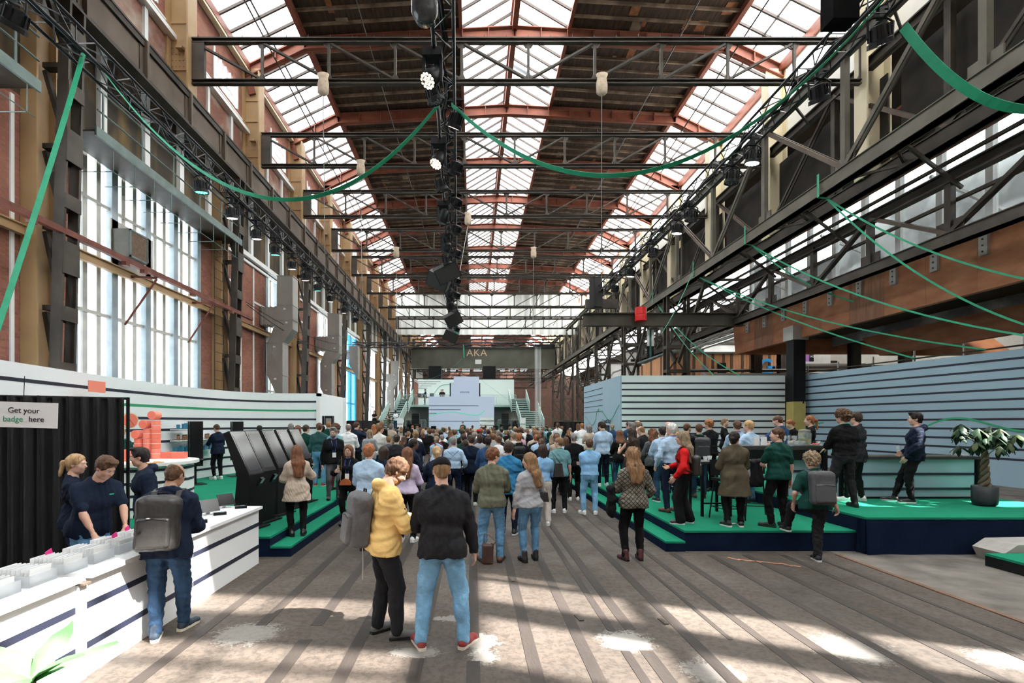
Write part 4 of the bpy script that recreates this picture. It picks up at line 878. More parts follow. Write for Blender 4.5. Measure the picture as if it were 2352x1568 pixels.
# -- striped panels
def panel_wall(name, path, z0, z1, stripes, m, lab, th=.08, ends=True):
    t = thing(name, lab, 'panel', (sum(p[0] for p in path) / len(path), sum(p[1] for p in path) / len(path), z0)); P = [Vector((x, y, 0)) for x, y in path]
    def nrm(i):
        d = (P[min(i + 1, len(P) - 1)] - P[max(i - 1, 0)]).normalized(); return Vector((d.y, -d.x, 0))
    def band(za, zb, o0, o1):
        b = MB(); vs = []
        for i, p in enumerate(P):
            nn = nrm(i)
            for z in (za, zb):
                for o in (o0, o1): vs.append(p + nn * o + Vector((0, 0, z)))
        fs = []
        for i in range(len(P) - 1):
            a, c = 4 * i, 4 * i + 4
            fs += [(a, c, c + 2, a + 2), (a + 1, a + 3, c + 3, c + 1), (a + 2, c + 2, c + 3, a + 3), (a, a + 1, c + 1, c)]
        fs += [(0, 2, 3, 1), (len(vs) - 4, len(vs) - 3, len(vs) - 1, len(vs) - 2)]
        return b.add(vs, fs)
    band(z0, z1, -th, 0).build('panel_face', m, t)
    for z, mm, h in stripes: band(z - h / 2, z + h / 2, 0.0, .006).build('stripe', mm, t)
    return t
def catmull(pts, n=6):
    out = []; P = [pts[0]] + list(pts) + [pts[-1]]
    for i in range(1, len(P) - 2):
        for k in range(n):
            t = k / n; a, b, c, d = (Vector((*P[j], 0)) for j in (i - 1, i, i + 1, i + 2))
            v = .5 * ((2 * b) + (c - a) * t + (2 * a - 5 * b + 4 * c - d) * t * t + (3 * b - a - 3 * c + d) * t ** 3); out.append((v.x, v.y))
    return out + [tuple(pts[-1])]
pathL = catmull([(-8.15, 6.5), (-8.45, 9), (-8.85, 12), (-9.0, 14.5), (-8.98, 16.6), (-8.6, 18.2), (-7.9, 19.05), (-7.1, 19.4), (-6.0, 19.45)])
pathL = pathL[::-1]                                                # so that the normal faces the room
pathL = [p for p in pathL]
zs = [2.95, 2.61, 2.27, 1.94, 1.6, 1.26, .92, .6]
pw = panel_wall('curved_stripe_panel', pathL[::-1], .0, 3.27, [(z, M_GDECAL if i == 1 else M_DECAL, .07) for i, z in enumerate(zs)], M_PANEL, 'long curved white panel wall with navy stripes and one green stripe')
MB().bx(-6.0, -5.86, 19.3, 19.5, 0, 3.27).bx(-6.0, -5.86, 19.3, 22.6, 3.15, 3.27).build('end_post', M_LAMW, pw)
MB().prism([(-5.86, 19.5, 0), (-5.80, 22.6, 0), (-5.80, 22.6, 3.2), (-5.86, 19.5, 3.2)], (0, 0, 0), (-.06, 0, 0)).build('return_panel', M_PANEL, pw)
MB().bx(-5.9, -5.7, 22.5, 22.7, 0, 3.25).build('end_post', M_LAMW, pw)
zr = [4.17 - .325 * i for i in range(12)]
panel_wall('stripe_panel', [(7.64, 26.0), (11.8, 26.0), (16.05, 26.0)], 0, 4.57, [(z, M_DECAL, .085) for z in zr], mat('pale_grey_panel_cloth', (.70, .77, .77), .5, 0, (.62, .69, .70), .5, .08, 2), 'wide flat pale panel with navy stripes behind the high tables')
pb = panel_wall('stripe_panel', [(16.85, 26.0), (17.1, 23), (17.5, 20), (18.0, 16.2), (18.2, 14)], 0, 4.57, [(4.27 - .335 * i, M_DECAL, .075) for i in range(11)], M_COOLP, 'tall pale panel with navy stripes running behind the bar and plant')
rail = MB().path([(16.85, 26, 4.68), (17.1, 23, 4.68), (17.5, 20, 4.68), (18.0, 16.2, 4.68)], .03, 6); rail.build('top_rail', M_STEEL, pb)
for i in range(6):
    f = i / 5; MB().cyl((16.9 + f * 1.1, 25.5 - f * 9, 4.5), (16.9 + f * 1.1, 25.5 - f * 9, 5.0), .04, n=6).build('scaffold_post', M_GALV, pb)
wv = [(18.0 - 2 * .02, 15.6, 2.15)]                                # green swoosh on the side panel
pts = []
for i in range(60):
    y = 25.6 - i * .165; x = 16.85 + (26 - y) * .118 - .03; z = 1.75 + .42 * math.sin((25.6 - y) * 1.15) + max(0, (19.5 - y)) * .16
    pts.append((x - .02, y, z))
MB().ribbon(pts, .07, .006, (0, .2, 1)).build('green_swoosh', M_GDECAL, pb)
pc = thing('lettered_panel', 'pale cloth panel with small dark lettering, green swoosh and dark doorway', 'panel', (7.6, 30, 0))
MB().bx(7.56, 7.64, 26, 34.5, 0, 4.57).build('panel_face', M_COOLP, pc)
for i in range(5): MB().bx(7.552, 7.56, 29.5, 34.5, 4.15 - .34 * i, 4.19 - .34 * i).build('stripe', M_DECAL, pc)
pts = [(7.55, 26.1 + .14 * i, 2.75 + .35 * math.sin(i * .21 + 2) + (.25 if 30 < i < 36 else 0) - .01 * i) for i in range(58)]
MB().ribbon(pts, .05, .006, (0, 0, 1)).build('green_swoosh', M_GDECAL, pc)
text_obj('lettering', 'Growth Stage', .34, M_DECAL, pc, (7.545 - 7.6, 28.6 - 30, 2.22), (math.pi / 2, 0, -math.pi / 2))
MB().bx(7.54, 7.565, 28.0, 29.4, 0, 2.0).build('doorway', M_BLACKP, pc)
# -- registration counter
ct = thing('registration_counter', 'long white registration counter with two navy stripes', 'counter', (-3.6, 5.4, 0))
def counter_unit(y0, y1, xf=-3.28):
    MB().bx(-3.95, xf, y0, y1, 0, .835).build('body', M_LAMW, ct); MB().bx(-4.0, xf + .06, y0, y1 + .0, .835, .875).build('worktop', M_LAMW, ct)
    for z in (.60, .26): MB().bx(xf, xf + .004, y0 + .01, y1, z - .028, z + .028).build('stripe', M_DECAL, ct)
counter_unit(4.27, 5.9); counter_unit(5.904, 7.72)
MB().bx(-3.95, -3.26, 4.17, 4.26, 0, .80).build('joint_post', M_LAMW, ct); MB().bx(-3.33, -3.22, 4.17, 4.26, .80, .815).build('post_cap', mat('brown_edge', (.12, .09, .07), .6), ct)
counter_unit(1.2, 4.16)
# tablets and card readers on the counter
def tablet(x, y, rz, lab):
    t = thing('tablet', lab, 'tablet', (x, y, .875), rz)
    R = Matrix.Rotation(math.radians(-28), 3, 'X')
    MB().box((0, .02, .13), (.25, .008, .18), R).build('screen', M_BLACKG, t, local=True)
    MB().box((0, .06, .045), (.05, .02, .10), Matrix.Rotation(.5, 3, 'X')).box((0, .03, .004), (.12, .10, .008)).build('stand', M_LAMW, t, local=True)
    MB().path([(.0, .07, .05), (-.12, .12, .01), (-.2, .0, .006), (-.26, -.05, .006)], .005, 5).build('cable', M_BLACKP, t, local=True)
tablet(-3.62, 6.95, .9, 'black tablet on white stand between the other two on the counter'); tablet(-3.66, 7.5, 1.0, 'tablet with bright reflection at the far end of the counter'); tablet(-3.62, 6.35, .8, 'black tablet half hidden behind the man with the leather backpack')
def reader(x, y, lab):
    t = thing('card_reader', lab, 'card reader', (x, y, .875), .5)
    MB().box((0, 0, .018), (.16, .08, .035)).build('body', M_BLACKP, t, local=True); MB().box((.02, 0, .037), (.06, .06, .004)).build('display', mat('reader_display', (.2, .3, .4), .3), t, local=True)
    for i in range(3): MB().box((-.03 - .018 * i, 0, .037), (.012, .05, .005)).build('key_row', M_GALV, t, local=True)
reader(-3.5, 6.98, 'card reader before the middle counter tablet'); reader(-3.46, 7.52, 'card reader at the far end of the counter'); reader(-3.47, 6.42, 'card reader beside the man in navy jacket')
M_ACR = glass_mat('clear_acrylic', .6, .35, (.95, .96, .97)); M_CARD = mat('white_card', (.80, .80, .80), .5); M_PINKT = mat('pink_tab', (.85, .03, .28), .5)
for i in range(7):
    y = 3.35 + .33 * i; x = -3.58
    bx_ = thing('badge_box', 'clear box of white name badges on the registration counter', 'box', (x, y, .876), group='badge boxes on the counter')
    MB().bx(-.17, .17, -.13, -.122, 0, .09).bx(-.17, .17, .122, .13, 0, .09).bx(-.17, -.162, -.13, .13, 0, .09).bx(.162, .17, -.13, .13, 0, .09).build('tray', M_ACR, bx_, local=True)
    for j in range(9): MB().box((-.14 + .035 * j, 0, .065 + .012 * rnd.random()), (.006, .2, .12), Matrix.Rotation(.12 * rnd.random(), 3, 'Y')).build('badge_card', M_CARD, bx_, local=True)
    if i in (0, 3, 5, 6): MB().box((-.1 + .05 * (i % 3), .04, .145), (.004, .07, .05), Matrix.Rotation(.3, 3, 'X')).build('pink_tab', M_PINKT, bx_, local=True)
# -- black curtain and sign
M_DRAPE = mat('black_drape', (.008, .008, .009), .9, 0, (.013, .013, .014), 3)
cu = MB(); n = 120
for i in range(n):
    def pt(k):
        f = k / n; x = -7.4 + 2.02 * f; y = 6.6 + 1.2 * f; o = .05 * math.sin(k * .75) + .02 * math.sin(k * 1.9); return x + o * .5, y - o
    (xa, ya), (xb, yb) = pt(i), pt(i + 1)
    za = 2.54 - .015 * abs(math.sin(i * .375)); cu.quad((xa, ya, .0), (xb, yb, .0), (xb, yb, za), (xa, ya, za))
cu = one('black_curtain', cu, M_DRAPE, 'pleated black curtain behind the registration staff', 'curtain', smooth=True, base=(-6.3, 7.2, 0))
MB().path([(-7.4, 6.64, 2.52), (-5.36, 7.84, 2.52)], .02, 6).build('curtain_pipe', M_BLACKP, cu); MB().cyl((-5.36, 7.84, 0), (-5.36, 7.84, 2.54), .025, n=8).build('curtain_stand', M_BLACKP, cu)
sg = thing('badge_sign', 'white board reading Get your badge here', 'sign', (-5.3, 5.95, 2.2), .12)
MB().box((0, 0, .04), (.74, .012, .30), Matrix.Rotation(.03, 3, 'Y')).build('board', M_LAMW, sg, local=True)
M_INK = mat('dark_plum_ink', (.03, .015, .03), .6); M_GINK = mat('green_ink', (.03, .30, .15), .6)
text_obj('lettering', 'Get your', .092, M_INK, sg, (.01, -.009, .09), (math.pi / 2, .03, 0)); text_obj('lettering', 'badge', .092, M_GINK, sg, (-.105, -.009, -.01), (math.pi / 2, .03, 0)); text_obj('lettering', 'here', .092, M_INK, sg, (.145, -.009, -.015), (math.pi / 2, .03, 0))
MB().path([(0, .0, .18), (0, .02, .5)], .004, 4).build('hook', M_BLACKP, sg, local=True)
# -- kiosks
def kiosk(label):
    k = thing('check_in_kiosk', label, 'kiosk')
    w = .20; prof = [(0, 0), (-.03, .94), (.36, 1.68), (.47, 1.64), (.20, .92), (.30, 0)]
    MB().prism([(0, y, z) for y, z in prof], (-w, 0, 0), (w, 0, 0)).build('body', M_BLACKP, k, local=True)
    d = Vector((0, .39, .74)).normalized(); nn = Vector((0, -d.z, d.y)); R = Matrix((Vector((1, 0, 0)), d, Vector((1, 0, 0)).cross(d))).transposed(); c = Vector((0, .165, 1.31))
    MB().box(c - Vector((0, 0, 0)) + nn * .002, (.385, .80, .006), R).build('bezel', M_BLACKG, k, local=True)
    s = MB().box(c + nn * .006, (.315, .70, .004), R).build('screen', mat('dark_screen', (.035, .037, .042), .12), k, local=True)
    MB().box((0, .14, .02), (.56, .5, .02)).build('base_plate', M_BLACKP, k, local=True)
    r = MB().box((0.05, -.07, .80), (.09, .05, .16), Matrix.Rotation(.6, 3, 'X')).build('card_terminal', M_BLACKG, k, local=True)
    MB().box((0.05, -.105, .815), (.07, .012, .09), Matrix.Rotation(.6, 3, 'X')).build('terminal_display', mat('grey_terminal_display', (.35, .37, .40), .3), r, local=True)
    return k
ks = [(8.7, -3.76), (9.32, -3.78), (10.05, -3.78), (10.82, -3.8), (11.58, -3.8)]
k0 = kiosk('tall black check-in kiosk, first in the row from the white counter')
for i, (y, x) in enumerate(ks):
    if i == 0: k0.location = (x, y, .325); k0.rotation_euler = (0, 0, math.radians(78)); k0['group'] = 'check-in kiosks on the platform edge'
    else: copy_tree(k0, (x, y, .325), math.radians(78), label='black check-in kiosk, %s in the row from the white counter' % ('', 'second', 'third', 'fourth', 'fifth')[i])
# -- display totems near the curved panel
def totem(x, y, lab, rz):
    t = thing('display_totem', lab, 'display', (x, y, .325), rz)
    MB().box((0, 0, .01), (.5, .5, .02)).build('base_plate', M_BLACKP, t, local=True); MB().box((0, 0, .30), (.06, .05, .6)).build('pole', M_BLACKP, t, local=True)
    MB().box((0, -.09, 1.2), (.36, .05, 1.32)).build('front_screen', M_BLACKG, t, local=True); MB().box((0, 0, 1.2), (.30, .13, 1.3)).build('white_core', mat('mint_white_core', (.62, .80, .75), .5), t, local=True); MB().box((0, .09, 1.2), (.36, .05, 1.32)).build('back_screen', M_BLACKG, t, local=True)
    MB().box((.12, -.15, .72), (.10, .08, .05), Matrix.Rotation(.5, 3, 'X')).build('card_terminal', M_BLACKG, t, local=True)
totem(-8.2, 14.9, 'black double screen totem beside the shelves of jars', .75); totem(-8.05, 17.2, 'black double screen totem beside the man looking at his phone', .75)
# -- shelves with jars on the curved panel
M_BJAR = mat('brown_jar', (.22, .10, .05), .4, 0, (.32, .18, .10), 6); M_BLUB = mat('blue_box', (.02, .16, .28), .4, 0, (.03, .22, .34), 6)
for i, (z, n, a, b, m, w) in enumerate(((1.95, 3, 15.0, 15.6, M_BLUB, .09), (1.62, 9, 15.0, 16.9, M_BJAR, .10), (1.27, 12, 14.8, 16.9, M_BLUB, .10))):
    sh = one('wall_shelf', MB().bx(-8.95, -8.68, a - .1, b + .1, z - .03, z), M_LAMW, ('short top shelf with blue boxes', 'middle shelf carrying brown jars', 'lowest shelf carrying blue boxes')[i] + ' on the curved panel', 'shelf', base=(-8.8, a, z))
    for j in range(n):
        y = a + .04 + (b - a) * j / n; p = Vector((-8.78 + .04 * (j % 2), y, z))
        if m is M_BJAR:
            t = thing('jar', 'brown glass jar in the row on the middle panel shelf', 'jar', p, group='brown jars on the middle shelf')
            MB().lathe((0, 0, 0), [(.045, 0), (.05, .02), (.05, .12), (.035, .14)], 10).build('jar_body', m, t, True, local=True); MB().lathe((0, 0, .14), [(.04, 0), (.04, .025)], 10).build('lid', M_BLACKP, t, local=True)
        else: one('small_box', MB().box(p + Vector((0, 0, .07 + .01 * (j % 3))), (.07, w, .14 + .02 * (j % 3))), m, 'small blue box in a row on the %s panel shelf' % ('top', '', 'lowest')[i], 'box', 'blue boxes on the %s shelf' % ('top', '', 'lowest')[i], base=p)
# -- snack counter with coral drums and clock
M_CORAL = mat('coral_red', (.85, .20, .13), .5); M_CORAL2 = mat('coral_red_light', (.90, .27, .19), .5)
def stadium(x0, x1, y0, y1, n=14):
    r = (y1 - y0) / 2; cy = (y0 + y1) / 2; P = [(x0, y0)]; 
    P += [(x1 - r + r * math.sin(math.pi * i / n), cy - r * math.cos(math.pi * i / n)) for i in range(n + 1)]
    return P + [(x0, y1)]
sc_ = thing('snack_counter', 'white round ended snack counter with dark stripes', 'counter', (-7, 10.5, .325))
def stad(x0, x1, y0, y1, z0, z1): return MB().prism([(x, y, 0) for x, y in stadium(x0, x1, y0, y1)], (0, 0, z0), (0, 0, z1))
stad(-8.3, -5.95, 9.45, 11.55, .325, 1.30).build('body', M_LAMW, sc_); stad(-8.3, -5.85, 9.35, 11.65, 1.30, 1.36).build('worktop', M_LAMW, sc_)
for z in (1.22, .98, .74, .50): stad(-8.3, -5.943, 9.443, 11.557, z - .025, z + .025).build('stripe', M_DECAL, sc_)
zc = 1.36; base = Vector((-7.35, 11.1, zc))
stack = [(0, 0), (.2, 0), (.38, 0), (0, .22), (.2, .22), (.38, .22), (.2, .44), (.38, .44), (0.38, .62)]
for i, (dx, dz) in enumerate(stack):
    t = thing('coral_drum', 'coral drum standing in the stack on the snack counter', 'drum', base + Vector((dx, 0, dz)), group='standing coral drums')
    MB().lathe((0, 0, 0), [(.088, 0), (.093, .01), (.093, .205), (.088, .215)], 16).build('drum', M_CORAL if i % 2 else M_CORAL2, t, local=True); MB().lathe((0, 0, .105), [(.094, 0), (.095, .004), (.094, .008)], 16).build('seam', M_LAMW, t, local=True)
for i, (dx, dz) in enumerate(((0, .53), (.17, .75), (.36, .95))):
    p = base + Vector((dx, -.02, dz)); t = thing('coral_drum', 'coral drum lying on its side, %s of the stack' % ('lowest of the lying ones', 'between two lying drums', 'on the very top')[i], 'drum', p)
    MB().cyl((0, -.11, 0), (0, .11, 0), .093, n=18).build('drum', M_CORAL2, t, local=True); MB().cyl((0, -.114, 0), (0, -.11, 0), .08, n=18).build('drum_lid', M_CORAL, t, local=True)
for i, (x, y) in enumerate(((-6.75, 11.2), (-6.48, 11.15), (-7.6, 10.7))): one('coral_box', MB().box((x, y, zc + .07), (.26, .2, .14), Matrix.Rotation(.2 * i, 3, 'Z')), M_CORAL, 'coral snack box on the white counter, %s' % ('beside the drum stack', 'nearest the rounded end', 'behind the cookies')[i], 'box', base=(x, y, zc))
lp = thing('coral_laptop', 'open coral laptop on the snack counter', 'laptop', (-7.25, 10.5, zc)); MB().box((0, 0, .01), (.32, .22, .015)).build('base', M_CORAL, lp, local=True); MB().box((0, .12, .12), (.32, .012, .22), Matrix.Rotation(-.35, 3, 'X')).build('lid', M_CORAL, lp, local=True)
M_COOK = mat('golden_waffle', (.55, .26, .07), .6, 0, (.65, .36, .13), 20)
for i in range(26):
    x = -7.6 + 1.45 * rnd.random(); y = 9.6 + .6 * rnd.random(); one('waffle_cookie', MB().lathe((x, y, zc), [(.05, 0), (.055, .006), (.05, .014)], 10), M_COOK, 'thin golden waffle cookie spread out on the snack counter', 'cookie', 'waffle cookies', base=(x, y, zc))
ck = thing('wall_clock', 'round coral wall clock with pale rim on the curved panel', 'clock', (-8.66, 12.75, 2.2), math.radians(62))
MB().cyl((0, 0, 0), (0, .05, 0), .2, n=28).build('rim', mat('pale_wood_rim', (.75, .62, .45), .5), ck, local=True); MB().cyl((0, -.004, 0), (0, 0, 0), .175, n=28).build('dial', M_CORAL, ck, local=True)
MB().beam((0, -.008, 0), (-.06, -.008, .11), .008, .004, (0, 1, 0)).build('hour_hand', M_BLACKP, ck, local=True); MB().beam((0, -.008, 0), (.09, -.008, -.12), .006, .004, (0, 1, 0)).build('minute_hand', M_BLACKP, ck, local=True)
one('coral_poster', MB().box((-8.72, 12.2, 2.05), (.02, .28, .42)), M_CORAL2, 'small coral poster beside the round clock', 'poster', base=(-8.72, 12.2, 2.05)); one('coral_board', MB().box((-8.42, 11.3, 2.95), (.02, .5, .25)), M_CORAL2, 'coral board above the black curtain on the curved panel', 'poster', base=(-8.42, 11.3, 2.95))
# -- bar
M_BART = mat('dark_bar_top', (.03, .028, .026), .45)
b1 = thing('bar_counter', 'low bar counter with black frame and pale striped front beside the pot plant', 'bar', (8.8, 10.5, .605))
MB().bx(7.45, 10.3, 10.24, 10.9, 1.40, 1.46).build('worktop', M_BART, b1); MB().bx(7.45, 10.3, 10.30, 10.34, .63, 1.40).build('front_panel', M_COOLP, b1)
for x in (7.45, 10.24): MB().bx(x, x + .06, 10.24, 10.30, .605, 1.40).build('frame_post', M_BLACKP, b1)
for z in (1.10, .80): MB().bx(7.5, 10.25, 10.285, 10.30, z - .025, z + .025).build('stripe', M_DECAL, b1)
MB().bx(7.45, 10.3, 10.26, 10.34, .605, .64).build('foot_rail', M_BLACKP, b1); MB().bx(10.22, 10.3, 10.3, 10.9, .605, 1.4).build('end_panel', M_BLACKP, b1)
b2 = thing('bar_counter', 'high black bar counter crowded with glasses', 'bar', (6.6, 11, .605))
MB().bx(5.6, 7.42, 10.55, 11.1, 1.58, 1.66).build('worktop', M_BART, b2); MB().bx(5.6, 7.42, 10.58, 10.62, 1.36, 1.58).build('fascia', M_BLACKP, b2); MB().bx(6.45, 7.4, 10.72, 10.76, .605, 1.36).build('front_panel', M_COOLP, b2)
for x in (5.62, 6.5, 7.32): MB().bx(x, x + .09, 10.56, 10.65, .605 if x > 6.4 else .345, 1.58).build('frame_post', M_BLACKP, b2)
for z in (1.12, .82): MB().bx(6.5, 7.36, 10.70, 10.72, z - .025, z + .025).build('stripe', M_DECAL, b2)
b3 = thing('back_bar', 'long black back bar before the flat striped panel', 'bar', (8, 16, .345)); MB().bx(4.6, 6.38, 15.6, 16.2, 1.3, 1.38).build('worktop', M_BART, b3); MB().bx(4.65, 6.35, 15.65, 15.7, .345, 1.3).build('front_panel', M_BLACKP, b3)
M_GLASS = glass_mat('drink_glass', .8, .12, (.95, .97, .97)); M_WINE = mat('pale_wine', (.75, .62, .25), .2, alpha=.75)
def glass_meshes():
    tum = MB().lathe((0, 0, 0), [(.03, 0), (.034, .005), (.037, .10), (.034, .10), (.031, .012)], 12).mesh('tumbler_glass')
    wine = MB().lathe((0, 0, 0), [(.034, 0), (.034, .004), (.005, .01), (.005, .09), (.03, .12), (.037, .16), (.03, .21), (.028, .21), (.034, .16), (.004, .1)], 12).mesh('wine_glass')
    flu = MB().lathe((0, 0, 0), [(.03, 0), (.03, .004), (.005, .01), (.005, .09), (.022, .13), (.026, .22), (.024, .22), (.004, .1)], 12).mesh('champagne_glass')
    for m_ in (tum, wine, flu): m_.materials.append(M_GLASS)
    return tum, wine, flu
GT, GW, GFm = glass_meshes()
def glass(me, loc, lab, grp=None): return tag(link(me.name, me, None, None, True, loc), lab, 'glass', grp)
for i in range(16): glass(GT, (6.75 + .6 * rnd.random(), 10.68 + .36 * rnd.random(), 1.66), 'clear tumbler among others on the high bar', 'tumblers on the high bar')
for i in range(5): glass(GW, (6.55 + .3 * rnd.random(), 10.68 + .3 * rnd.random(), 1.66), 'clear wine glass standing on the high bar', 'wine glasses on the high bar')
glass(GW, at(2063, 1046, 10.5) * 1.0, 'wine glass on the low bar before the man in hoodie').location.z = 1.46
g_ = glass(GT, (9.98, 10.5, 1.46), 'taller tumbler on the low bar toward the middle'); g_.scale = (1.2, 1.2, 1.35); glass(GT, (10.15, 10.42, 1.46), 'short tumbler at the low bar corner near the plant').scale = (1.4, 1.4, .95)
dsp = thing('drink_dispenser', 'glass lemonade dispenser with green slices on the high bar', 'dispenser', (7.12, 10.85, 1.66)); MB().lathe((0, 0, 0), [(.11, 0), (.125, .03), (.125, .25), (.1, .29), (.1, .3), (.115, .25), (.115, .03)], 18).build('jar', M_GLASS, dsp, True, local=True); MB().lathe((0, 0, .02), [(.11, 0), (.112, .12)], 16).build('drink', mat('lemonade', (.35, .42, .2), .2, 0, (.5, .5, .3), 14, alpha=.85), dsp, local=True); MB().lathe((0, 0, .3), [(.11, 0), (.11, .03), (.03, .04)], 16).build('lid', M_GALV, dsp, local=True)
bw = thing('fruit_tray', 'small tray of red strawberries on the high bar', 'tray', (7.2, 10.62, 1.66)); MB().lathe((0, 0, 0), [(.07, 0), (.11, .03), (.105, .03), (.065, .006)], 14).build('tray', M_LAMW, bw, local=True)
for i in range(7): MB().lathe((.05 * math.cos(i), .05 * math.sin(i), .02), [(.005, 0), (.022, .012), (.018, .03), (.004, .036)], 8).build('strawberry', mat('strawberry_red', (.6, .02, .02), .4), bw, local=True)
for i, (x, y) in enumerate(((6.05, 10.8), (6.3, 10.95))): one('napkin_stand', MB().box((x, y, 1.75), (.1, .06, .18)), M_LAMW, 'white menu card standing on the high bar, %s' % ('near the bottles', 'by the wine glasses')[i], 'menu', base=(x, y, 1.66))
# -- high tables and stools
def high_table(x, y, lab, z=.345):
    t = thing('high_table', lab, 'table', (x, y, z))
    MB().box((0, 0, 1.03), (.62, .62, .04)).build('tabletop', M_BART, t, local=True)
    for sx in (-1, 1):
        for sy in (-1, 1): MB().box((sx * .27, sy * .27, .505), (.045, .045, 1.01)).build('leg', M_BLACKP, t, local=True)
    MB().box((0, -.27, .25), (.5, .03, .03)).build('foot_rail', M_BLACKP, t, local=True); return t
high_table(4.68, 10.0, 'black high table with paper cups between the red blouse and the olive coat'); high_table(4.75, 15.0, 'black high table behind the woman in brown dress'); high_table(5.3, 13.2, 'black high table beside the man with black backpack')
def stool(x, y, rz, lab, z=.345):
    t = thing('bar_stool', lab, 'stool', (x, y, z), rz)
    MB().box((0, 0, .74), (.40, .38, .05)).build('seat', M_BLACKP, t, local=True); MB().box((0, .2, .95), (.40, .03, .30), Matrix.Rotation(-.1, 3, 'X')).build('backrest', M_BLACKP, t, local=True)
    for sx in (-1, 1):
        for sy in (-1, 1): MB().cyl((sx * .22, sy * .21, 0), (sx * .16, sy * .15, .73), .014, n=7).build('leg', M_BLACKP, t, local=True)
    for a, b in (((-.2, -.19), (.2, -.19)), ((-.2, .19), (.2, .19)), ((-.2, -.19), (-.2, .19)), ((.2, -.19), (.2, .19))): MB().cyl((*a, .22), (*b, .22), .009, n=5).build('foot_ring', M_BLACKP, t, local=True)
stool(4.75, 9.45, .2, 'black bar stool in front of the woman in olive coat'); stool(5.45, 9.75, -.3, 'black bar stool with grey jacket beside the man in green T-shirt'); stool(4.0, 15.2, 3.0, 'black bar stool behind the woman in brown dress'); stool(5.2, 11.9, 1.0, 'black bar stool under the table by the backpack man')
jk = MB().box((5.45, 9.93, 1.36), (.42, .12, .12)).box((5.45, 9.99, 1.12), (.40, .05, .42)).box((5.45, 9.86, 1.15), (.38, .04, .4)); one('draped_jacket', jk, mat('grey_jersey', (.25, .25, .26), .9, 0, (.35, .35, .36), 12), 'grey jacket draped over a bar stool back', 'jacket', base=(5.45, 9.9, .95))
M_CUP = mat('white_cup', (.75, .77, .78), .4)
for i, (dx, dy) in enumerate(((.05, .1), (-.12, -.08), (.18, -.15))): one('paper_cup', MB().lathe((4.68 + dx, 10.0 + dy, 1.395), [(.03, 0), (.042, .09), (.039, .09), (.028, .005)], 12), M_CUP, 'white paper cup on the high table by the olive coat', 'cup', 'paper cups on the high table', base=(4.68 + dx, 10 + dy, 1.395))
one('dropped_napkin', MB().box((4.62, 9.0, .35), (.13, .06, .006), Matrix.Rotation(.3, 3, 'Z')), M_CUP, 'crumpled white napkin lying on the green carpet', 'napkin', base=(4.62, 9.0, .345))
# -- pot plant
M_LEAF = mat('dark_glossy_leaf', (.006, .030, .010), .5, 0, (.012, .05, .017), 3, spec=.25); M_LEAF2 = mat('olive_leaf', (.04, .06, .02), .5, spec=.25); M_BARK = mat('braided_bark', (.12, .085, .055), .8, 0, (.08, .075, .04), 6, .4, 20)
pt_ = thing('pot_plant', 'money tree with braided trunk in a dark round pot on the green platform', 'plant', (9.52, 9.4, .605))
MB().lathe((0, 0, 0), [(.13, 0), (.175, .03), (.19, .10), (.19, .36), (.175, .37), (.17, .33)], 28).build('pot', mat('charcoal_pot', (.022, .026, .032), .5), pt_, True, local=True); MB().lathe((0, 0, .30), [(.172, 0), (.172, .02)], 20).build('soil', mat('soil', (.08, .05, .035), .95), pt_, local=True)
for s in range(3):
    pts = [(.045 * (1 - .35 * i / 24) * math.cos(i * .55 + s * 2.09) * (1 + .8 * max(0, 1 - i / 6)), .045 * (1 - .35 * i / 24) * math.sin(i * .55 + s * 2.09) * (1 + .8 * max(0, 1 - i / 6)), .3 + .72 * i / 24) for i in range(25)]
    MB().path(pts, [.045 - .018 * i / 24 for i in range(25)], 8).build('trunk_strand', M_BARK, pt_, True, local=True)
lf = MB(); L_ = .20; W_ = .04
prof = [(0, .0), (.25, .8), (.55, 1.0), (.8, .6), (1, 0)]; vs = []; fs = []
for i, (a, w) in enumerate(prof): vs += [(w * W_, a * L_, -.05 * a * a), (0, a * L_, .012 - .05 * a * a), (-w * W_, a * L_, -.05 * a * a)]
for i in range(4):
    o = i * 3; fs += [(o, o + 1, o + 4, o + 3), (o + 1, o + 2, o + 5, o + 4)]
lfm = lf.add(vs, fs).mesh('leaf'); lfm.materials.append(M_LEAF); lfm2 = lfm.copy(); lfm2.materials.clear(); lfm2.materials.append(M_LEAF2)
pr_ = random.Random(3)
for c in range(22):
    a = c * 2.4 + pr_.random(); rr = .08 + .36 * pr_.random() ** .8; h = 1.12 + .42 * pr_.random() - .3 * max(0, rr - .28) ; tip = Vector((rr * math.cos(a), rr * math.sin(a) * .9, h))
    MB().path([(0, 0, 1.0), (tip.x * .4, tip.y * .4, 1.02 + (h - 1.0) * .7), tip], [.014, .008, .005], 5).build('leaf_stem', M_LEAF2, pt_, local=True)
    for k in range(6):
        o = link('leaf', lfm if (c + k) % 5 else lfm2, None, pt_, True, tip); sc1 = .8 + .55 * pr_.random(); o.scale = (sc1,) * 3; o.rotation_euler = (-.35 - .75 * pr_.random(), .3 * (pr_.random() - .5), a + (k - 2.5) * 1.0)
# small plants on the back bar
for i, (x, y) in enumerate(((5.9, 15.9), (4.9, 15.9))):
    t = thing('bar_plant', ('spiky green plant behind the dark sweater man', 'green herb bunch beside the glass jar on back bar')[i], 'plant', (x, y, 1.38)); MB().lathe((0, 0, 0), [(.08, 0), (.1, .14), (.09, .14)], 12).build('pot', M_LAMW, t, local=True)
    for k in range(22):
        o = link('leaf', lfm, None, t, True, (0, 0, .14)); o.scale = (.6, 1.1 + .4 * pr_.random(), 1); o.rotation_euler = (.2 + .9 * pr_.random(), 0, k * 1.1)
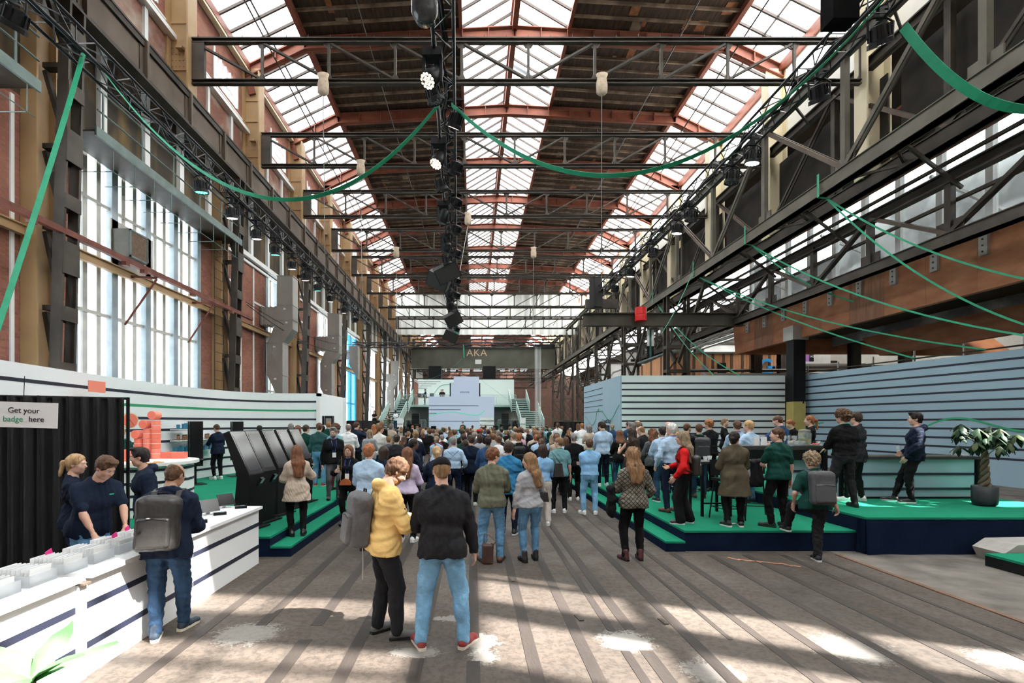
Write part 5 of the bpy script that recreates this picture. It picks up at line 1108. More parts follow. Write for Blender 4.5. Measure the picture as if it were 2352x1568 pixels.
# -- info sign in the crowd
sgn = thing('info_stand', 'black info board with white lines above the crowd heads', 'sign', (-2.6, 20.5, 0)); MB().bx(-2.86, -2.44, 20.5, 20.53, 1.35, 1.88).build('black_board', M_BLACKP, sgn); MB().bx(-2.43, -2.28, 20.5, 20.53, .4, 1.86).build('white_board', M_LAMW, sgn); MB().bx(-2.66, -2.62, 20.53, 20.57, 0, 1.4).build('post', M_BLACKP, sgn)
for i, w in enumerate((.26, .2)): MB().bx(-2.78, -2.78 + w, 20.494, 20.5, 1.70 - .06 * i, 1.725 - .06 * i).build('text_line', M_LAMW, sgn)
# -- stage
M_LED = mat('led_wall_face', (.25, .28, .33), .5, emit=((.55, .66, .86), .28)); M_MINT = mat('mint_grey_steel', (.36, .48, .45), .5, .1, (.42, .53, .50), 1)
stg = thing('main_stage', 'white fronted main stage with green floor far down the hall', 'stage', (-1, 48, 0))
MB().bx(-9.5, 9, 46, 58, 1.36, 1.45).build('green_deck', M_GREENC, stg); MB().bx(-9.5, 9, 46.05, 58, 0, 1.36).build('front_fascia', M_LAMW, stg); MB().bx(-9.5, 9, 46.03, 46.05, .88, .94).build('stripe', M_DECAL, stg)
MB().bx(-6, 6, 42.6, 46, 0, .45).build('front_step', M_GREENC, stg)
MB().bx(-8.0, 5.6, 52, 58, 3.75, 3.95).build('balcony_deck', M_MINT, stg); [MB().bx(a_, b_, 53, 53.05, 1.45, 3.75).build('back_drape', mat('grey_brown_drape', (.10, .09, .09), .9), stg) for a_, b_ in ((-7.2, -4.45), (2.1, 5.2))]
l1 = thing('screen_wall', 'large pale screen wall on the stage showing lines and a green wave', 'screen', (-1.2, 50, 1.45))
MB().bx(-4.4, 2.07, 50, 50.12, 1.46, 4.74).build('screen_face', M_LED, l1)
for z, w in ((3.80, 4.9), (3.42, 3.15), (3.06, .75), (2.28, 4.95)): MB().bx(-4.38, -4.38 + w, 49.99, 50, z - .025, z + .025).build('screen_line', mat('dim_plum_line', (.05, .035, .06), .6), l1)
wp_ = [(-4.38 + 5.5 * i / 40, 49.985, 3.02 + .16 * math.sin(i / 40 * 6.6 - 1.0) + (0 if i < 34 else ((i - 34) / 6.0) ** 2 * .42)) for i in range(41)]; MB().ribbon(wp_, .06, .006, (0, 0, 1)).build('green_wave', mat('screen_green', (.02, .45, .25), .5, emit=((.03, .5, .28), .4)), l1)
l2 = thing('screen_wall', 'upper stepped screen wall with small lettering on the stage balcony', 'screen', (-.85, 52, 4.7)); MB().bx(-2.3, .6, 51.8, 51.95, 4.76, 6.25).build('screen_face', M_LED, l2); MB().bx(-2.0, .6, 51.8, 51.95, 6.25, 6.85).build('screen_top', M_LED, l2)
for x in (-2.42, .6): MB().bx(x, x + .12, 51.85, 52, 4.7, 6.2).build('side_tower', M_BLACKP, l2)
text_obj('lettering', 'elev te', .34, M_INK, l2, (-.03, -.205, .58), space=1.05); text_obj('lettering', 'a', .34, M_GINK, l2, (.115, -.205, .58))
bn = thing('back_banner', 'pale banner behind the stage balcony with green curve and lines', 'banner', (-1, 57, 4)); MB().bx(-6.2, 4.6, 57, 57.05, 4, 7.0).build('cloth', mat('mint_banner', (.66, .74, .70), .7), bn)
for i in range(4): MB().bx(-6.2, -5.2 + .5 * (3 - i), 56.98, 57, 6.75 - .25 * i, 6.79 - .25 * i).build('stripe', M_DECAL, bn)
MB().ribbon([(-5.4 + .1 * i, 56.97, 5.0 + 1.6 / (1 + math.exp(-(i - 12) * .4)) * .9) for i in range(30)], .05, .006, (0, 0, 1)).build('green_curve', M_GDECAL, bn)
def railing(x0, x1, y, z, lab, h=1.05, step=.13):
    t = thing('railing', lab, 'railing', ((x0 + x1) / 2, y, z)); MB().path([(x0, y, z + h), (x1, y, z + h)], .025, 6).build('top_rail', M_MINT, t); MB().path([(x0, y, z + .08), (x1, y, z + .08)], .015, 5).build('bottom_rail', M_MINT, t)
    bar = MB().cyl((0, 0, .08), (0, 0, h), .012, n=5).mesh('baluster'); bar.materials.append(M_MINT); n = int((x1 - x0) / step)
    for i in range(n + 1): link('baluster', bar, None, t, loc=(x0 + (x1 - x0) * i / n - t.location.x, 0, 0))
    for x in (x0, (x0 + x1) / 2, x1): MB().cyl((x, y, z), (x, y, z + h), .025, n=6).build('post', M_MINT, t)
railing(-7.4, -2.45, 52.1, 3.95, 'balcony railing by the mixing desk'); railing(.75, 4.4, 52.1, 3.95, 'balcony railing on the plant side of the stage'); railing(-6.6, -4.6, 49, 1.45, 'stage railing behind the stacked speakers on bar stair side', .95); railing(2.4, 4.4, 49, 1.45, 'stage railing behind the stacked speakers near the white counter', .95)
railing(.6, 4.6, 56, 3.95, 'rear balcony railing before the pale banner')
M_TREAD = mat('dark_step_gap', (.03, .035, .033), .7)
def stair(xc, w, y0, z0, n, rise, run, lab, dx=0.0):
    t = thing('stage_stair', lab, 'stair', (xc, y0, z0))
    for i in range(n):
        MB().bx(xc + dx * i - w / 2, xc + dx * i + w / 2, y0 + run * i, y0 + run * i + run, z0 + rise * (i + 1) - .09, z0 + rise * (i + 1)).build('tread', M_MINT, t)
        MB().bx(xc + dx * i - w / 2, xc + dx * i + w / 2, y0 + run * i + .08, y0 + run * i + .1, z0 + rise * i, z0 + rise * (i + 1) - .09).build('riser', M_TREAD, t)
    for s in (-1, 1):
        x = xc + s * (w / 2 + .05)
        MB().prism([(x, y0, z0), (x, y0, z0 + 1.0), (x + dx * n, y0 + run * n, z0 + rise * n + 1.0), (x + dx * n, y0 + run * n, z0 + rise * n)], (-.03, 0, 0), (.03, 0, 0)).build('side_panel', M_MINT, t)
stair(5.55, 2.0, 47.0, 1.45, 9, .2, .3, 'lower flight of stage stairs before the white plastic strips', -.03); stair(4.7, 1.7, 50.2, 3.2, 7, .2, .3, 'upper flight of stage stairs on the plant side', -.02)
stair(-7.9, 1.7, 47.0, 1.45, 9, .2, .3, 'lower flight of stage stairs on the brick wall side', .05); stair(-7.1, 1.2, 50.2, 3.2, 7, .2, .3, 'upper flight of stage stairs on the brick wall side', .03)
def sp_stack(x, lab):
    t = thing('speaker_stack', lab, 'speaker', (x, 47.2, 1.45)); MB().bx(x - .5, x + .5, 47.2, 47.9, 1.45, 1.98).build('subwoofer', M_BLACKP, t)
    for i in range(5): MB().bx(x - .34, x + .34, 47.25, 47.7, 2.0 + .20 * i, 2.19 + .20 * i).build('array_box', M_BLACKP, t)
sp_stack(-5.4, 'stack of black speakers by the stair on the brick wall side'); sp_stack(2.98, 'stack of black speakers near the white stage counter')
for i, x in enumerate((-6.6, -3.7, 2.05, 3.9)): one('stage_monitor', MB().prism([(x - .25, 46.8, 1.45), (x + .25, 46.8, 1.45), (x + .25, 46.8, 1.82), (x - .2, 46.8, 1.82)], (0, 0, 0), (0, .4, 0)), M_BLACKP, 'black wedge monitor on the stage, %s' % ('by the lectern', 'before the screen wall edge', 'by the white counter', 'beside the stack')[i], 'speaker', base=(x, 46.8, 1.45))
wc = thing('stage_counter', 'white striped counter on the stage beside the screen wall', 'counter', (1.3, 48, 1.45)); MB().bx(.62, 1.95, 48, 48.6, 1.45, 2.65).build('body', M_LAMW, wc)
for z in (2.3, 1.9): MB().bx(.62, 1.95, 47.99, 48, z - .03, z + .03).build('stripe', M_DECAL, wc)
for i, (x, y) in enumerate(((-6.75, 46.6), (4.55, 46.5))):
    t = thing('lectern', 'white lectern with a navy stripe %s' % ('by the couple on the stage', 'before the plant side stair')[i], 'lectern', (x, y, 1.45)); MB().box((0, 0, .55), (.5, .4, 1.1)).build('body', M_LAMW, t, local=True); MB().box((0, -.205, .55), (.5, .01, .05)).build('stripe', M_DECAL, t, local=True)
dj = thing('mixing_desk', 'mixing desk with monitors on the stage balcony', 'desk', (-5.2, 53.4, 3.95)); MB().bx(-6.3, -3.8, 53.3, 54.1, 4.75, 4.85).build('desktop', mat('desk_wood', (.3, .2, .13), .6), dj)
for x in (-6.2, -3.9): MB().bx(x - .04, x + .04, 53.35, 54.05, 3.95, 4.75).build('leg', M_BLACKP, dj)
for x in (-5.7, -5.2, -4.4): MB().box((x, 53.6, 5.05), (.45, .06, .35)).build('monitor', M_BLACKG, dj)
for x, y, sgnx in ((4.0, 48.6, 1), (-6.2, 48.6, -1)):                # dry palm fans behind the speakers
    t = thing('palm_fan', 'dry fan of palm fronds behind stacked speakers on the %s side' % ('plant' if sgnx > 0 else 'brick wall'), 'plant', (x, y, 1.45))
    for k in range(16):
        a = math.radians(20 + 9 * k); MB().path([(x, y, 2.3), (x + 1.25 * math.cos(a), y, 2.3 + 1.25 * math.sin(a))], [.02, .006], 4).build('frond', mat('dry_frond', (.35, .32, .27), .8), t)
    MB().lathe((x, y, 1.45), [(.2, 0), (.25, .5), (.1, .9)], 10).build('pot', M_BLACKP, t)
# drapes and plastic strips near the stage
for i, (xa, xb, y, z) in enumerate(((-11.5, -7.4, 40, 2.3), (7.2, 10.2, 45, 2.2))):
    d = MB(); n = 40
    for k in range(n): a, b = xa + (xb - xa) * k / n, xa + (xb - xa) * (k + 1) / n; d.quad((a, y + .06 * math.sin(k), 0), (b, y + .06 * math.sin(k + 1), 0), (b, y + .06 * math.sin(k + 1), z), (a, y + .06 * math.sin(k), z))
    one('black_barrier_drape', d, M_DRAPE, 'low black drape beside the stage on the %s side' % ('brick wall', 'lettered panel')[i], 'drape', base=((xa + xb) / 2, y, 0))
ps = thing('plastic_strip_curtain', 'tall hanging clear plastic strips beside the stage stair', 'strips', (5.9, 43, 1))
for k in range(5): MB().bx(5.25 + .12 * k, 5.31 + .12 * k, 43 + .05 * k, 43.01 + .05 * k, .5, 8.6).build('strip', mat('milky_plastic', (.75, .78, .78), .3, alpha=.55), ps)
MB().bx(5.2, 6.9, 42.9, 43.4, 8.6, 8.8).build('head_rail', M_BLACKP, ps)
lt = thing('stand_lamp', 'black barn door lamp on a tripod by the panel end', 'lamp', (-5.35, 18.8, .325)); MB().box((0, 0, 1.9), (.28, .25, .34)).box((-.2, -.1, 1.9), (.02, .25, .34)).build('lamp_head', M_BLACKP, lt, local=True); MB().box((0, -.13, 1.88), (.2, .01, .2)).build('lens', M_GALV, lt, local=True)
for a in (0, 2.1, 4.2): MB().cyl((0, 0, .6), (.4 * math.cos(a), .4 * math.sin(a), 0), .012, n=5).build('tripod_leg', M_BLACKP, lt, local=True)
MB().cyl((0, 0, .5), (0, 0, 1.75), .018, n=6).build('pole', M_BLACKP, lt, local=True)
# blurred broad leaves at the corner of the counter
fp = thing('foreground_plant', 'broad pale green leaves before the registration counter', 'plant', (-2.62, 3.0, 0))
big = MB(); vs = []; fs = []
for i, (a, w) in enumerate([(0, .03), (.2, .6), (.45, 1), (.75, .75), (1, .02)]): vs += [(w * .10, a * .75, -.18 * a * a), (0, a * .75, .03 - .18 * a * a), (-w * .10, a * .75, -.18 * a * a)]
for i in range(4): o = i * 3; fs += [(o, o + 1, o + 4, o + 3), (o + 1, o + 2, o + 5, o + 4)]
bm_ = big.add(vs, fs).mesh('leaf'); bm_.materials.append(mat('pale_green_leaf', (.07, .26, .06), .5, 0, (.11, .34, .10), 4))
MB().lathe((-2.62, 3.0, 0), [(.14, 0), (.18, .3), (.17, .3)], 16).build('pot', M_LAMW, fp); MB().cyl((-2.62, 3.0, .28), (-2.62, 3.0, .62), .02, n=6).build('stem', M_LEAF2, fp)
for a, tl, s in ((.2, .75, .8), (-.9, .6, .75), (1.1, .55, .8), (-1.8, .8, .75), (2.2, .7, .75), (3.2, .5, .8)):
    o = link('leaf', bm_, None, fp, True, (0, 0, .6)); o.scale = (s, s * .75, s); o.rotation_euler = (tl, 0, a)
# ------------------------------------------------------------------ people: smooth bodies grown from blended bones
V3 = np.array
def vv(*a): return np.array(a, dtype=np.float64)
from mathutils import noise as mnoise
class Field:
    def __init__(s, lo, hi, h):
        s.h = h; s.lo = V3(lo, dtype=float) - 2 * h; n = np.ceil((V3(hi) - s.lo) / h).astype(int) + 3; s.n = n
        s.ax = [s.lo[i] + h * np.arange(n[i]) for i in range(3)]; s.D = np.full(n, .5, dtype=np.float32)
    def _sub(s, lo, hi):
        a = np.clip(np.floor((lo - s.lo) / s.h).astype(int), 0, s.n - 1); b = np.clip(np.ceil((hi - s.lo) / s.h).astype(int) + 1, 1, s.n)
        if np.any(b <= a): return None, None
        sl = tuple(slice(a[i], b[i]) for i in range(3)); return sl, np.meshgrid(*[s.ax[i][sl[i]] for i in range(3)], indexing='ij', sparse=True)
    def _blend(s, sl, d, k, sub=False):
        D = s.D[sl]
        if sub:
            d = -d
            if k: t = np.clip(.5 - .5 * (d - D) / k, 0, 1); s.D[sl] = D * t + d * (1 - t) + k * t * (1 - t)
            else: s.D[sl] = np.maximum(D, d)
        elif k:
            t = np.clip(.5 + .5 * (D - d) / k, 0, 1); s.D[sl] = D * (1 - t) + d * t - k * t * (1 - t)
        else: s.D[sl] = np.minimum(D, d)
    def cone(s, a, b, ra, rb=None, k=.02, sub=False):
        a = V3(a, dtype=float); b = V3(b, dtype=float); rb = ra if rb is None else rb; m = max(ra, rb) + k + 2 * s.h
        sl, g = s._sub(np.minimum(a, b) - m, np.maximum(a, b) + m)
        if sl is None: return s
        ab = b - a; L2 = max(ab @ ab, 1e-9)
        px, py, pz = g[0] - a[0], g[1] - a[1], g[2] - a[2]; t = np.clip((px * ab[0] + py * ab[1] + pz * ab[2]) / L2, 0, 1)
        d = np.sqrt((px - t * ab[0]) ** 2 + (py - t * ab[1]) ** 2 + (pz - t * ab[2]) ** 2) - (ra + (rb - ra) * t); s._blend(sl, d, k, sub); return s
    def ell(s, c, r, k=.02, R=None, sub=False):
        c = V3(c, dtype=float); r = V3(r, dtype=float); m = r.max() + k + 2 * s.h; sl, g = s._sub(c - m, c + m)
        if sl is None: return s
        px, py, pz = g[0] - c[0], g[1] - c[1], g[2] - c[2]
        if R is not None: px, py, pz = (R[0, 0] * px + R[1, 0] * py + R[2, 0] * pz, R[0, 1] * px + R[1, 1] * py + R[2, 1] * pz, R[0, 2] * px + R[1, 2] * py + R[2, 2] * pz)
        q = np.sqrt((px / r[0]) ** 2 + (py / r[1]) ** 2 + (pz / r[2]) ** 2); d = (q - 1) * r.min(); s._blend(sl, d, k, sub); return s
    def rbox(s, c, hs, rr, k=.0, R=None, sub=False):
        c = V3(c, dtype=float); m = max(hs) * 1.75 + rr + k + 2 * s.h; sl, g = s._sub(c - m, c + m)
        px, py, pz = g[0] - c[0], g[1] - c[1], g[2] - c[2]
        if R is not None: px, py, pz = (R[0, 0] * px + R[1, 0] * py + R[2, 0] * pz, R[0, 1] * px + R[1, 1] * py + R[2, 1] * pz, R[0, 2] * px + R[1, 2] * py + R[2, 2] * pz)
        qx, qy, qz = np.abs(px) - hs[0] + rr, np.abs(py) - hs[1] + rr, np.abs(pz) - hs[2] + rr
        d = np.sqrt(np.maximum(qx, 0) ** 2 + np.maximum(qy, 0) ** 2 + np.maximum(qz, 0) ** 2) + np.minimum(np.maximum(np.maximum(qx, qy), qz), 0) - rr; s._blend(sl, d, k, sub); return s
    def cut(s, p, n):                                      # keep the side where (x-p).n < 0
        n = V3(n, dtype=float); n /= np.linalg.norm(n); g = np.meshgrid(*s.ax, indexing='ij', sparse=True)
        s.D = np.maximum(s.D, (g[0] - p[0]) * n[0] + (g[1] - p[1]) * n[1] + (g[2] - p[2]) * n[2]).astype(np.float32); return s
    def mesh(s):
        D = s.D; nx, ny, nz = D.shape; I = D < 0
        c = np.zeros((nx - 1, ny - 1, nz - 1), np.int8)
        for a in (0, 1):
            for b in (0, 1):
                for e in (0, 1): c += I[a:nx - 1 + a, b:ny - 1 + b, e:nz - 1 + e]
        act = np.argwhere((c > 0) & (c < 8)); N = len(act)
        if N == 0: return np.zeros((0, 3)), np.zeros((0, 4), int)
        vid = np.full(c.shape, -1, np.int32); vid[act[:, 0], act[:, 1], act[:, 2]] = np.arange(N)
        cor = [(a, b, e) for a in (0, 1) for b in (0, 1) for e in (0, 1)]
        val = np.stack([D[act[:, 0] + a, act[:, 1] + b, act[:, 2] + e] for a, b, e in cor], 1); C = np.array(cor, float)
        acc = np.zeros((N, 3)); cnt = np.zeros(N)
        for i in range(8):
            for j in range(i + 1, 8):
                if np.abs(C[i] - C[j]).sum() != 1: continue
                m = (val[:, i] < 0) != (val[:, j] < 0); t = np.where(m, val[:, i] / np.where(m, val[:, i] - val[:, j], 1), 0)
                acc += m[:, None] * (C[i] + (C[j] - C[i]) * t[:, None]); cnt += m
        P = s.lo + s.h * (act + acc / cnt[:, None])
        Q = []
        for ax in range(3):
            sl0 = [slice(None)] * 3; sl1 = [slice(None)] * 3; sl0[ax] = slice(0, -1); sl1[ax] = slice(1, None)
            A = I[tuple(sl0)]; B = I[tuple(sl1)]; e = np.argwhere(A != B); u, w = (ax + 1) % 3, (ax + 2) % 3
            e = e[(e[:, u] > 0) & (e[:, w] > 0) & (e[:, u] < D.shape[u] - 1) & (e[:, w] < D.shape[w] - 1)]
            if not len(e): continue
            def cell(du, dw): q = e.copy(); q[:, u] += du; q[:, w] += dw; return vid[q[:, 0], q[:, 1], q[:, 2]]
            q = np.stack([cell(-1, -1), cell(0, -1), cell(0, 0), cell(-1, 0)], 1); fl = ~A[e[:, 0], e[:, 1], e[:, 2]]; q[fl] = q[fl][:, ::-1]; Q.append(q)
        return P, np.concatenate(Q)
def np_mesh(name, parts):                                   # join (verts, quads) pairs into one mesh
    o = 0; Vs = []; Qs = []
    for P, Q in parts:
        if len(P) == 0: continue
        Vs.append(P); Qs.append(Q + o); o += len(P)
    P = np.concatenate(Vs); Q = np.concatenate(Qs); me = bpy.data.meshes.new(name)
    me.vertices.add(len(P)); me.vertices.foreach_set('co', P.astype(np.float32).ravel()); me.loops.add(Q.size); me.loops.foreach_set('vertex_index', Q.astype(np.int32).ravel())
    me.polygons.add(len(Q)); me.polygons.foreach_set('loop_start', np.arange(0, Q.size, 4, dtype=np.int32)); me.polygons.foreach_set('use_smooth', np.ones(len(Q), bool)); me.update(calc_edges=True)
    return me
def wob(P, amp, fr, seed):                                  # cheap cloth folds
    r = np.random.RandomState(seed); o = np.zeros(len(P))
    for i in range(4):
        k = r.normal(size=3) * fr * (.6 + .5 * i) * V3([1, 1, .55]); w = .12 * np.sin(P @ (r.normal(size=3) * fr * .4)) * fr
        o += np.sin(P @ k + r.rand() * 6 + w) / (1 + .6 * i)
    return amp * o
def displace(P, Q, o):
    n = np.zeros_like(P); a = P[Q[:, 2]] - P[Q[:, 0]]; b = P[Q[:, 3]] - P[Q[:, 1]]; fn = np.cross(a, b)
    for i in range(4): np.add.at(n, Q[:, i], fn)
    n /= np.maximum(np.linalg.norm(n, axis=1), 1e-9)[:, None]; return P + n * o[:, None]
def unit(v): v = V3(v, dtype=float); return v / max(np.linalg.norm(v), 1e-9)
def ik(a, t, l1, l2, pole):
    a = V3(a, dtype=float); t = V3(t, dtype=float); d = t - a; L = np.linalg.norm(d); L2 = min(L, (l1 + l2) * .995); u = d / max(L, 1e-6); t = a + u * L2
    x = (l1 * l1 - l2 * l2 + L2 * L2) / (2 * L2); y = math.sqrt(max(l1 * l1 - x * x, 0)); p = V3(pole, dtype=float); p = unit(p - u * (p @ u)); return a + u * x + p * y, t
def rotx(a): c, s = math.cos(a), math.sin(a); return V3([[1, 0, 0], [0, c, -s], [0, s, c]])
def rotz(a): c, s = math.cos(a), math.sin(a); return V3([[c, -s, 0], [s, c, 0], [0, 0, 1]])
ARM = {'down': ((.27, .03, .84), (.5, -1, 0), (-1, .1, 0), .16), 'bent': ((.27, .14, .92), (.8, -1, 0), (-1, 0, .2), .3), 'front': ((.07, .27, 1.08), (1, -.6, -.5), (-.5, -.5, .6), .45), 'phone': ((.06, .29, 1.15), (1, -.5, -.6), (-.6, -.4, .6), .5),
       'fold': ((-.10, .20, 1.17), (1, .0, -.8), (0, -1, 0), .3), 'pocket': ((.225, .11, .90), (.8, -1, 0), (-1, 0, 0), .3), 'glass': ((.20, .30, 1.22), (.8, -.5, -.8), (-1, 0, 0), .6), 'desk': ((.14, .50, .92), (.9, -.3, .4), (0, -.2, -1), .15),
       'bar': ((.30, .40, 1.06), (.9, -.6, -.2), (0, -.2, -1), .2), 'raise': ((.05, .22, 1.45), (1, 0, -.8), (-.5, -.5, 0), .5), 'back': ((.05, -.16, .95), (1, -.4, 0), (0, 1, 0), .3), 'out': ((.42, .12, .80), (.6, -1, .1), (-1, 0, 0), .5)}
def pose(sp):
    h = sp['h']; s = h / 1.765; fem = sp.get('fem', 0); b = sp.get('b', 1.0); J = {}
    lean = sp.get('lean', 0.0); tw = sp.get('twist', 0.0); pel = vv(0, 0, .95) * s
    def T(p): return pel + rotz(tw) @ (rotx(-lean) @ (V3(p, dtype=float) * s - pel))
    J['T'] = T; shw = (.172 if fem else .195) * b
    J['neck0'] = T((0, -.01, 1.44)); J['neck1'] = T((0, .012, 1.555)); Rt = rotz(tw) @ rotx(-lean); J['Rt'] = Rt
    Rh = rotz(tw * .5 + sp.get('hy', 0.0)) @ rotx(-lean * .45 - sp.get('hp', 0.0)); J['Rh'] = Rh; J['head'] = J['neck1'] + Rh @ (vv(0, .018, .098) * s)
    hipw = .092 if fem else .088
    for sd, sx in (('L', -1), ('R', 1)):
        sh = T((sx * (shw - .012), -.01, 1.385)); t, pole, n, curl = ARM[sp.get('arm' + sd, 'down')]
        ov = sp.get('w' + sd); tt = ov if ov is not None else t
        el, wr = ik(sh, T((sx * tt[0], tt[1], tt[2])), .285 * s, .255 * s, Rt @ vv(sx * pole[0], pole[1], pole[2])); J['sh' + sd], J['el' + sd], J['wr' + sd] = sh, el, wr; J['n' + sd] = Rt @ vv(sx * n[0], n[1], n[2]); J['curl' + sd] = curl
        fx, fy, fz, fr = sp.get('foot' + sd, (sx * .11, .0, 0.0, sx * -.15)); hip = vv(sx * hipw, 0, .92) * s; an = vv(fx, fy, fz + .085)
        kn, an = ik(hip, an, .43 * s, .42 * s, rotz(fr) @ vv(sx * .06, 1, 0)); J['hip' + sd], J['kn' + sd], J['an' + sd], J['ft' + sd] = hip, kn, an, (fx, fy, fz, fr)
    J['s'] = s; return J
def torso(F_, J, g, fem, b, k=.05, lo=.90):
    T = J['T']; s = J['s']
    def c(x, z, r, y=0.0): F_.cone(T((-x * b, y, z)), T((x * b, y, z)), r * s * (.5 + .5 * b) + g, None, k * s)
    c(.078 if not fem else .085, .94, .112, -.008); c(.066 if not fem else .05, 1.09, .106 if not fem else .094); c(.088 if not fem else .068, 1.27, .114 if not fem else .10, .004); c(.128 if not fem else .106, 1.375, .072, -.012)
    for sx in (-1, 1): F_.cone(T((sx * .03, -.018, 1.485)), T((sx * .150 * b if not fem else sx * .13 * b, -.012, 1.405)), .036 * s + g, .044 * s + g, .04)
    if fem: F_.cone(T((-.06, .07, 1.27)), T((.06, .07, 1.27)), .055 * s + g, None, .05)
    F_.cone(T((0, -.01, 1.41)), T((0, 0, 1.52)), .078 * s + g * .6, .056 * s + g * .4, .05)
def arms(F_, J, g, upto=2.0, k=.03, rs=1.0):
    s = J['s']
    for d in 'LR':
        a, e, w = J['sh' + d], J['el' + d], J['wr' + d]; f1 = min(upto, 1.0); f2 = max(0, min(upto - 1, 1.0))
        F_.cone(a, a + (e - a) * f1, .052 * s * rs + g, (.052 - .012 * f1) * s * rs + g, k)
        if f2 > 0: F_.cone(e, e + (w - e) * f2, .040 * s * rs + g, (.040 - .012 * f2) * s * rs + g, k); F_.cone(e + (w - e) * .1, e + (w - e) * min(.45, f2), .042 * s * rs + g, .037 * s * rs + g, k)
def legs(F_, J, g, wide=0.0, k=.03, upto=1.0):
    s = J['s']
    for d in 'LR':
        a, kn, an = J['hip' + d], J['kn' + d], J['an' + d]; an = kn + (an - kn) * upto
        F_.cone(a, kn, .092 * s + g, .060 * s + g + wide * .5, k); F_.cone(kn, an, .056 * s + g + wide * .5, .041 * s + g + wide, k)
        if not wide: F_.cone(kn + (an - kn) * .12 - vv(0, .018, 0), kn + (an - kn) * .5 - vv(0, .015, 0), .05 * s + g, .046 * s + g, k)
def box_of(pts, m): P = np.array(pts); return P.min(0) - m, P.max(0) + m
def hand_mesh(w, e, n, curl, side, s, h=.0068):
    d = unit(w - e); n = unit(n - d * (n @ d)); th = np.cross(d, n) * (1 if side == 'R' else -1); L = s; F_ = Field(*box_of([w - d * .03, w + d * .2], .10), h); kk = .006
    F_.cone(w - d * .03, w + d * .02, .027 * L, .028 * L, .01)
    for i, (ln, o) in enumerate(((.88, .031), (1.0, .011), (.95, -.010), (.75, -.029))):
        b0 = w + d * .012 + th * o * .6 * L; b1 = w + d * .088 * L + th * o * L; F_.cone(b0, b1, .017 * L, .0135 * L, .012); p = b1; a = curl * (.7 + .15 * i)
        for q, (sl, r0, r1) in enumerate(((.040, .0105, .0095), (.026, .0095, .0088), (.021, .0088, .0075))):
            a2 = a * (1 + .9 * q); dd = d * math.cos(a2) + n * math.sin(a2); p2 = p + unit(dd + th * o * 1.5) * sl * ln * L; F_.cone(p, p2, r0 * L, r1 * L, kk); p = p2
    t0 = w + d * .022 + th * .026 * L; t1 = t0 + unit(d * .75 + th * .6 + n * .35) * .042 * L; t2 = t1 + unit(d * .95 + th * .12 + n * (.3 + curl)) * .034 * L; t3 = t2 + unit(d * .9 - th * .05 + n * (.3 + curl)) * .024 * L
    F_.cone(t0, t1, .017 * L, .0125 * L, .012).cone(t1, t2, .0118 * L, .0105 * L, kk).cone(t2, t3, .0105 * L, .0085 * L, kk)
    return F_.mesh()
def head_mesh(J, s, h):
    F_ = Field((-.11, -.13, -.21), (.11, .15, .15), h)
    F_.ell((0, -.012, .034), (.077, .094, .084), .01).ell((0, .028, -.03), (.061, .066, .088), .03).cone((-.028, .028, -.078), (.028, .028, -.078), .032, None, .025).cone((0, .056, -.097), (0, .06, -.094), .022, None, .02)
    F_.cone((-.034, .055, -.03), (.034, .055, -.03), .030, None, .02).cone((-.03, .082, .024), (.03, .082, .024), .012, None, .012).cone((0, .085, .014), (0, .107, -.026), .009, .0135, .012).cone((-.011, .094, -.03), (.011, .094, -.03), .0085, None, .006)
    F_.cone((-.017, .083, -.060), (.017, .083, -.060), .0085, None, .006).cone((-.014, .081, -.071), (.014, .081, -.071), .0085, None, .006)
    for sx in (-1, 1): F_.ell((sx * .030, .104, .003), (.018, .016, .012), .012, sub=True); F_.ell((sx * .079, -.012, -.008), (.009, .02, .032), .006); F_.ell((sx * .086, -.006, -.006), (.006, .010, .018), .004, sub=True)
    F_.cone((0, -.022, -.07), (0, -.035, -.19), .053, .056, .03)
    P, Q = F_.mesh(); return P * (s ** .5) @ J['Rh'].T + J['head'], Q
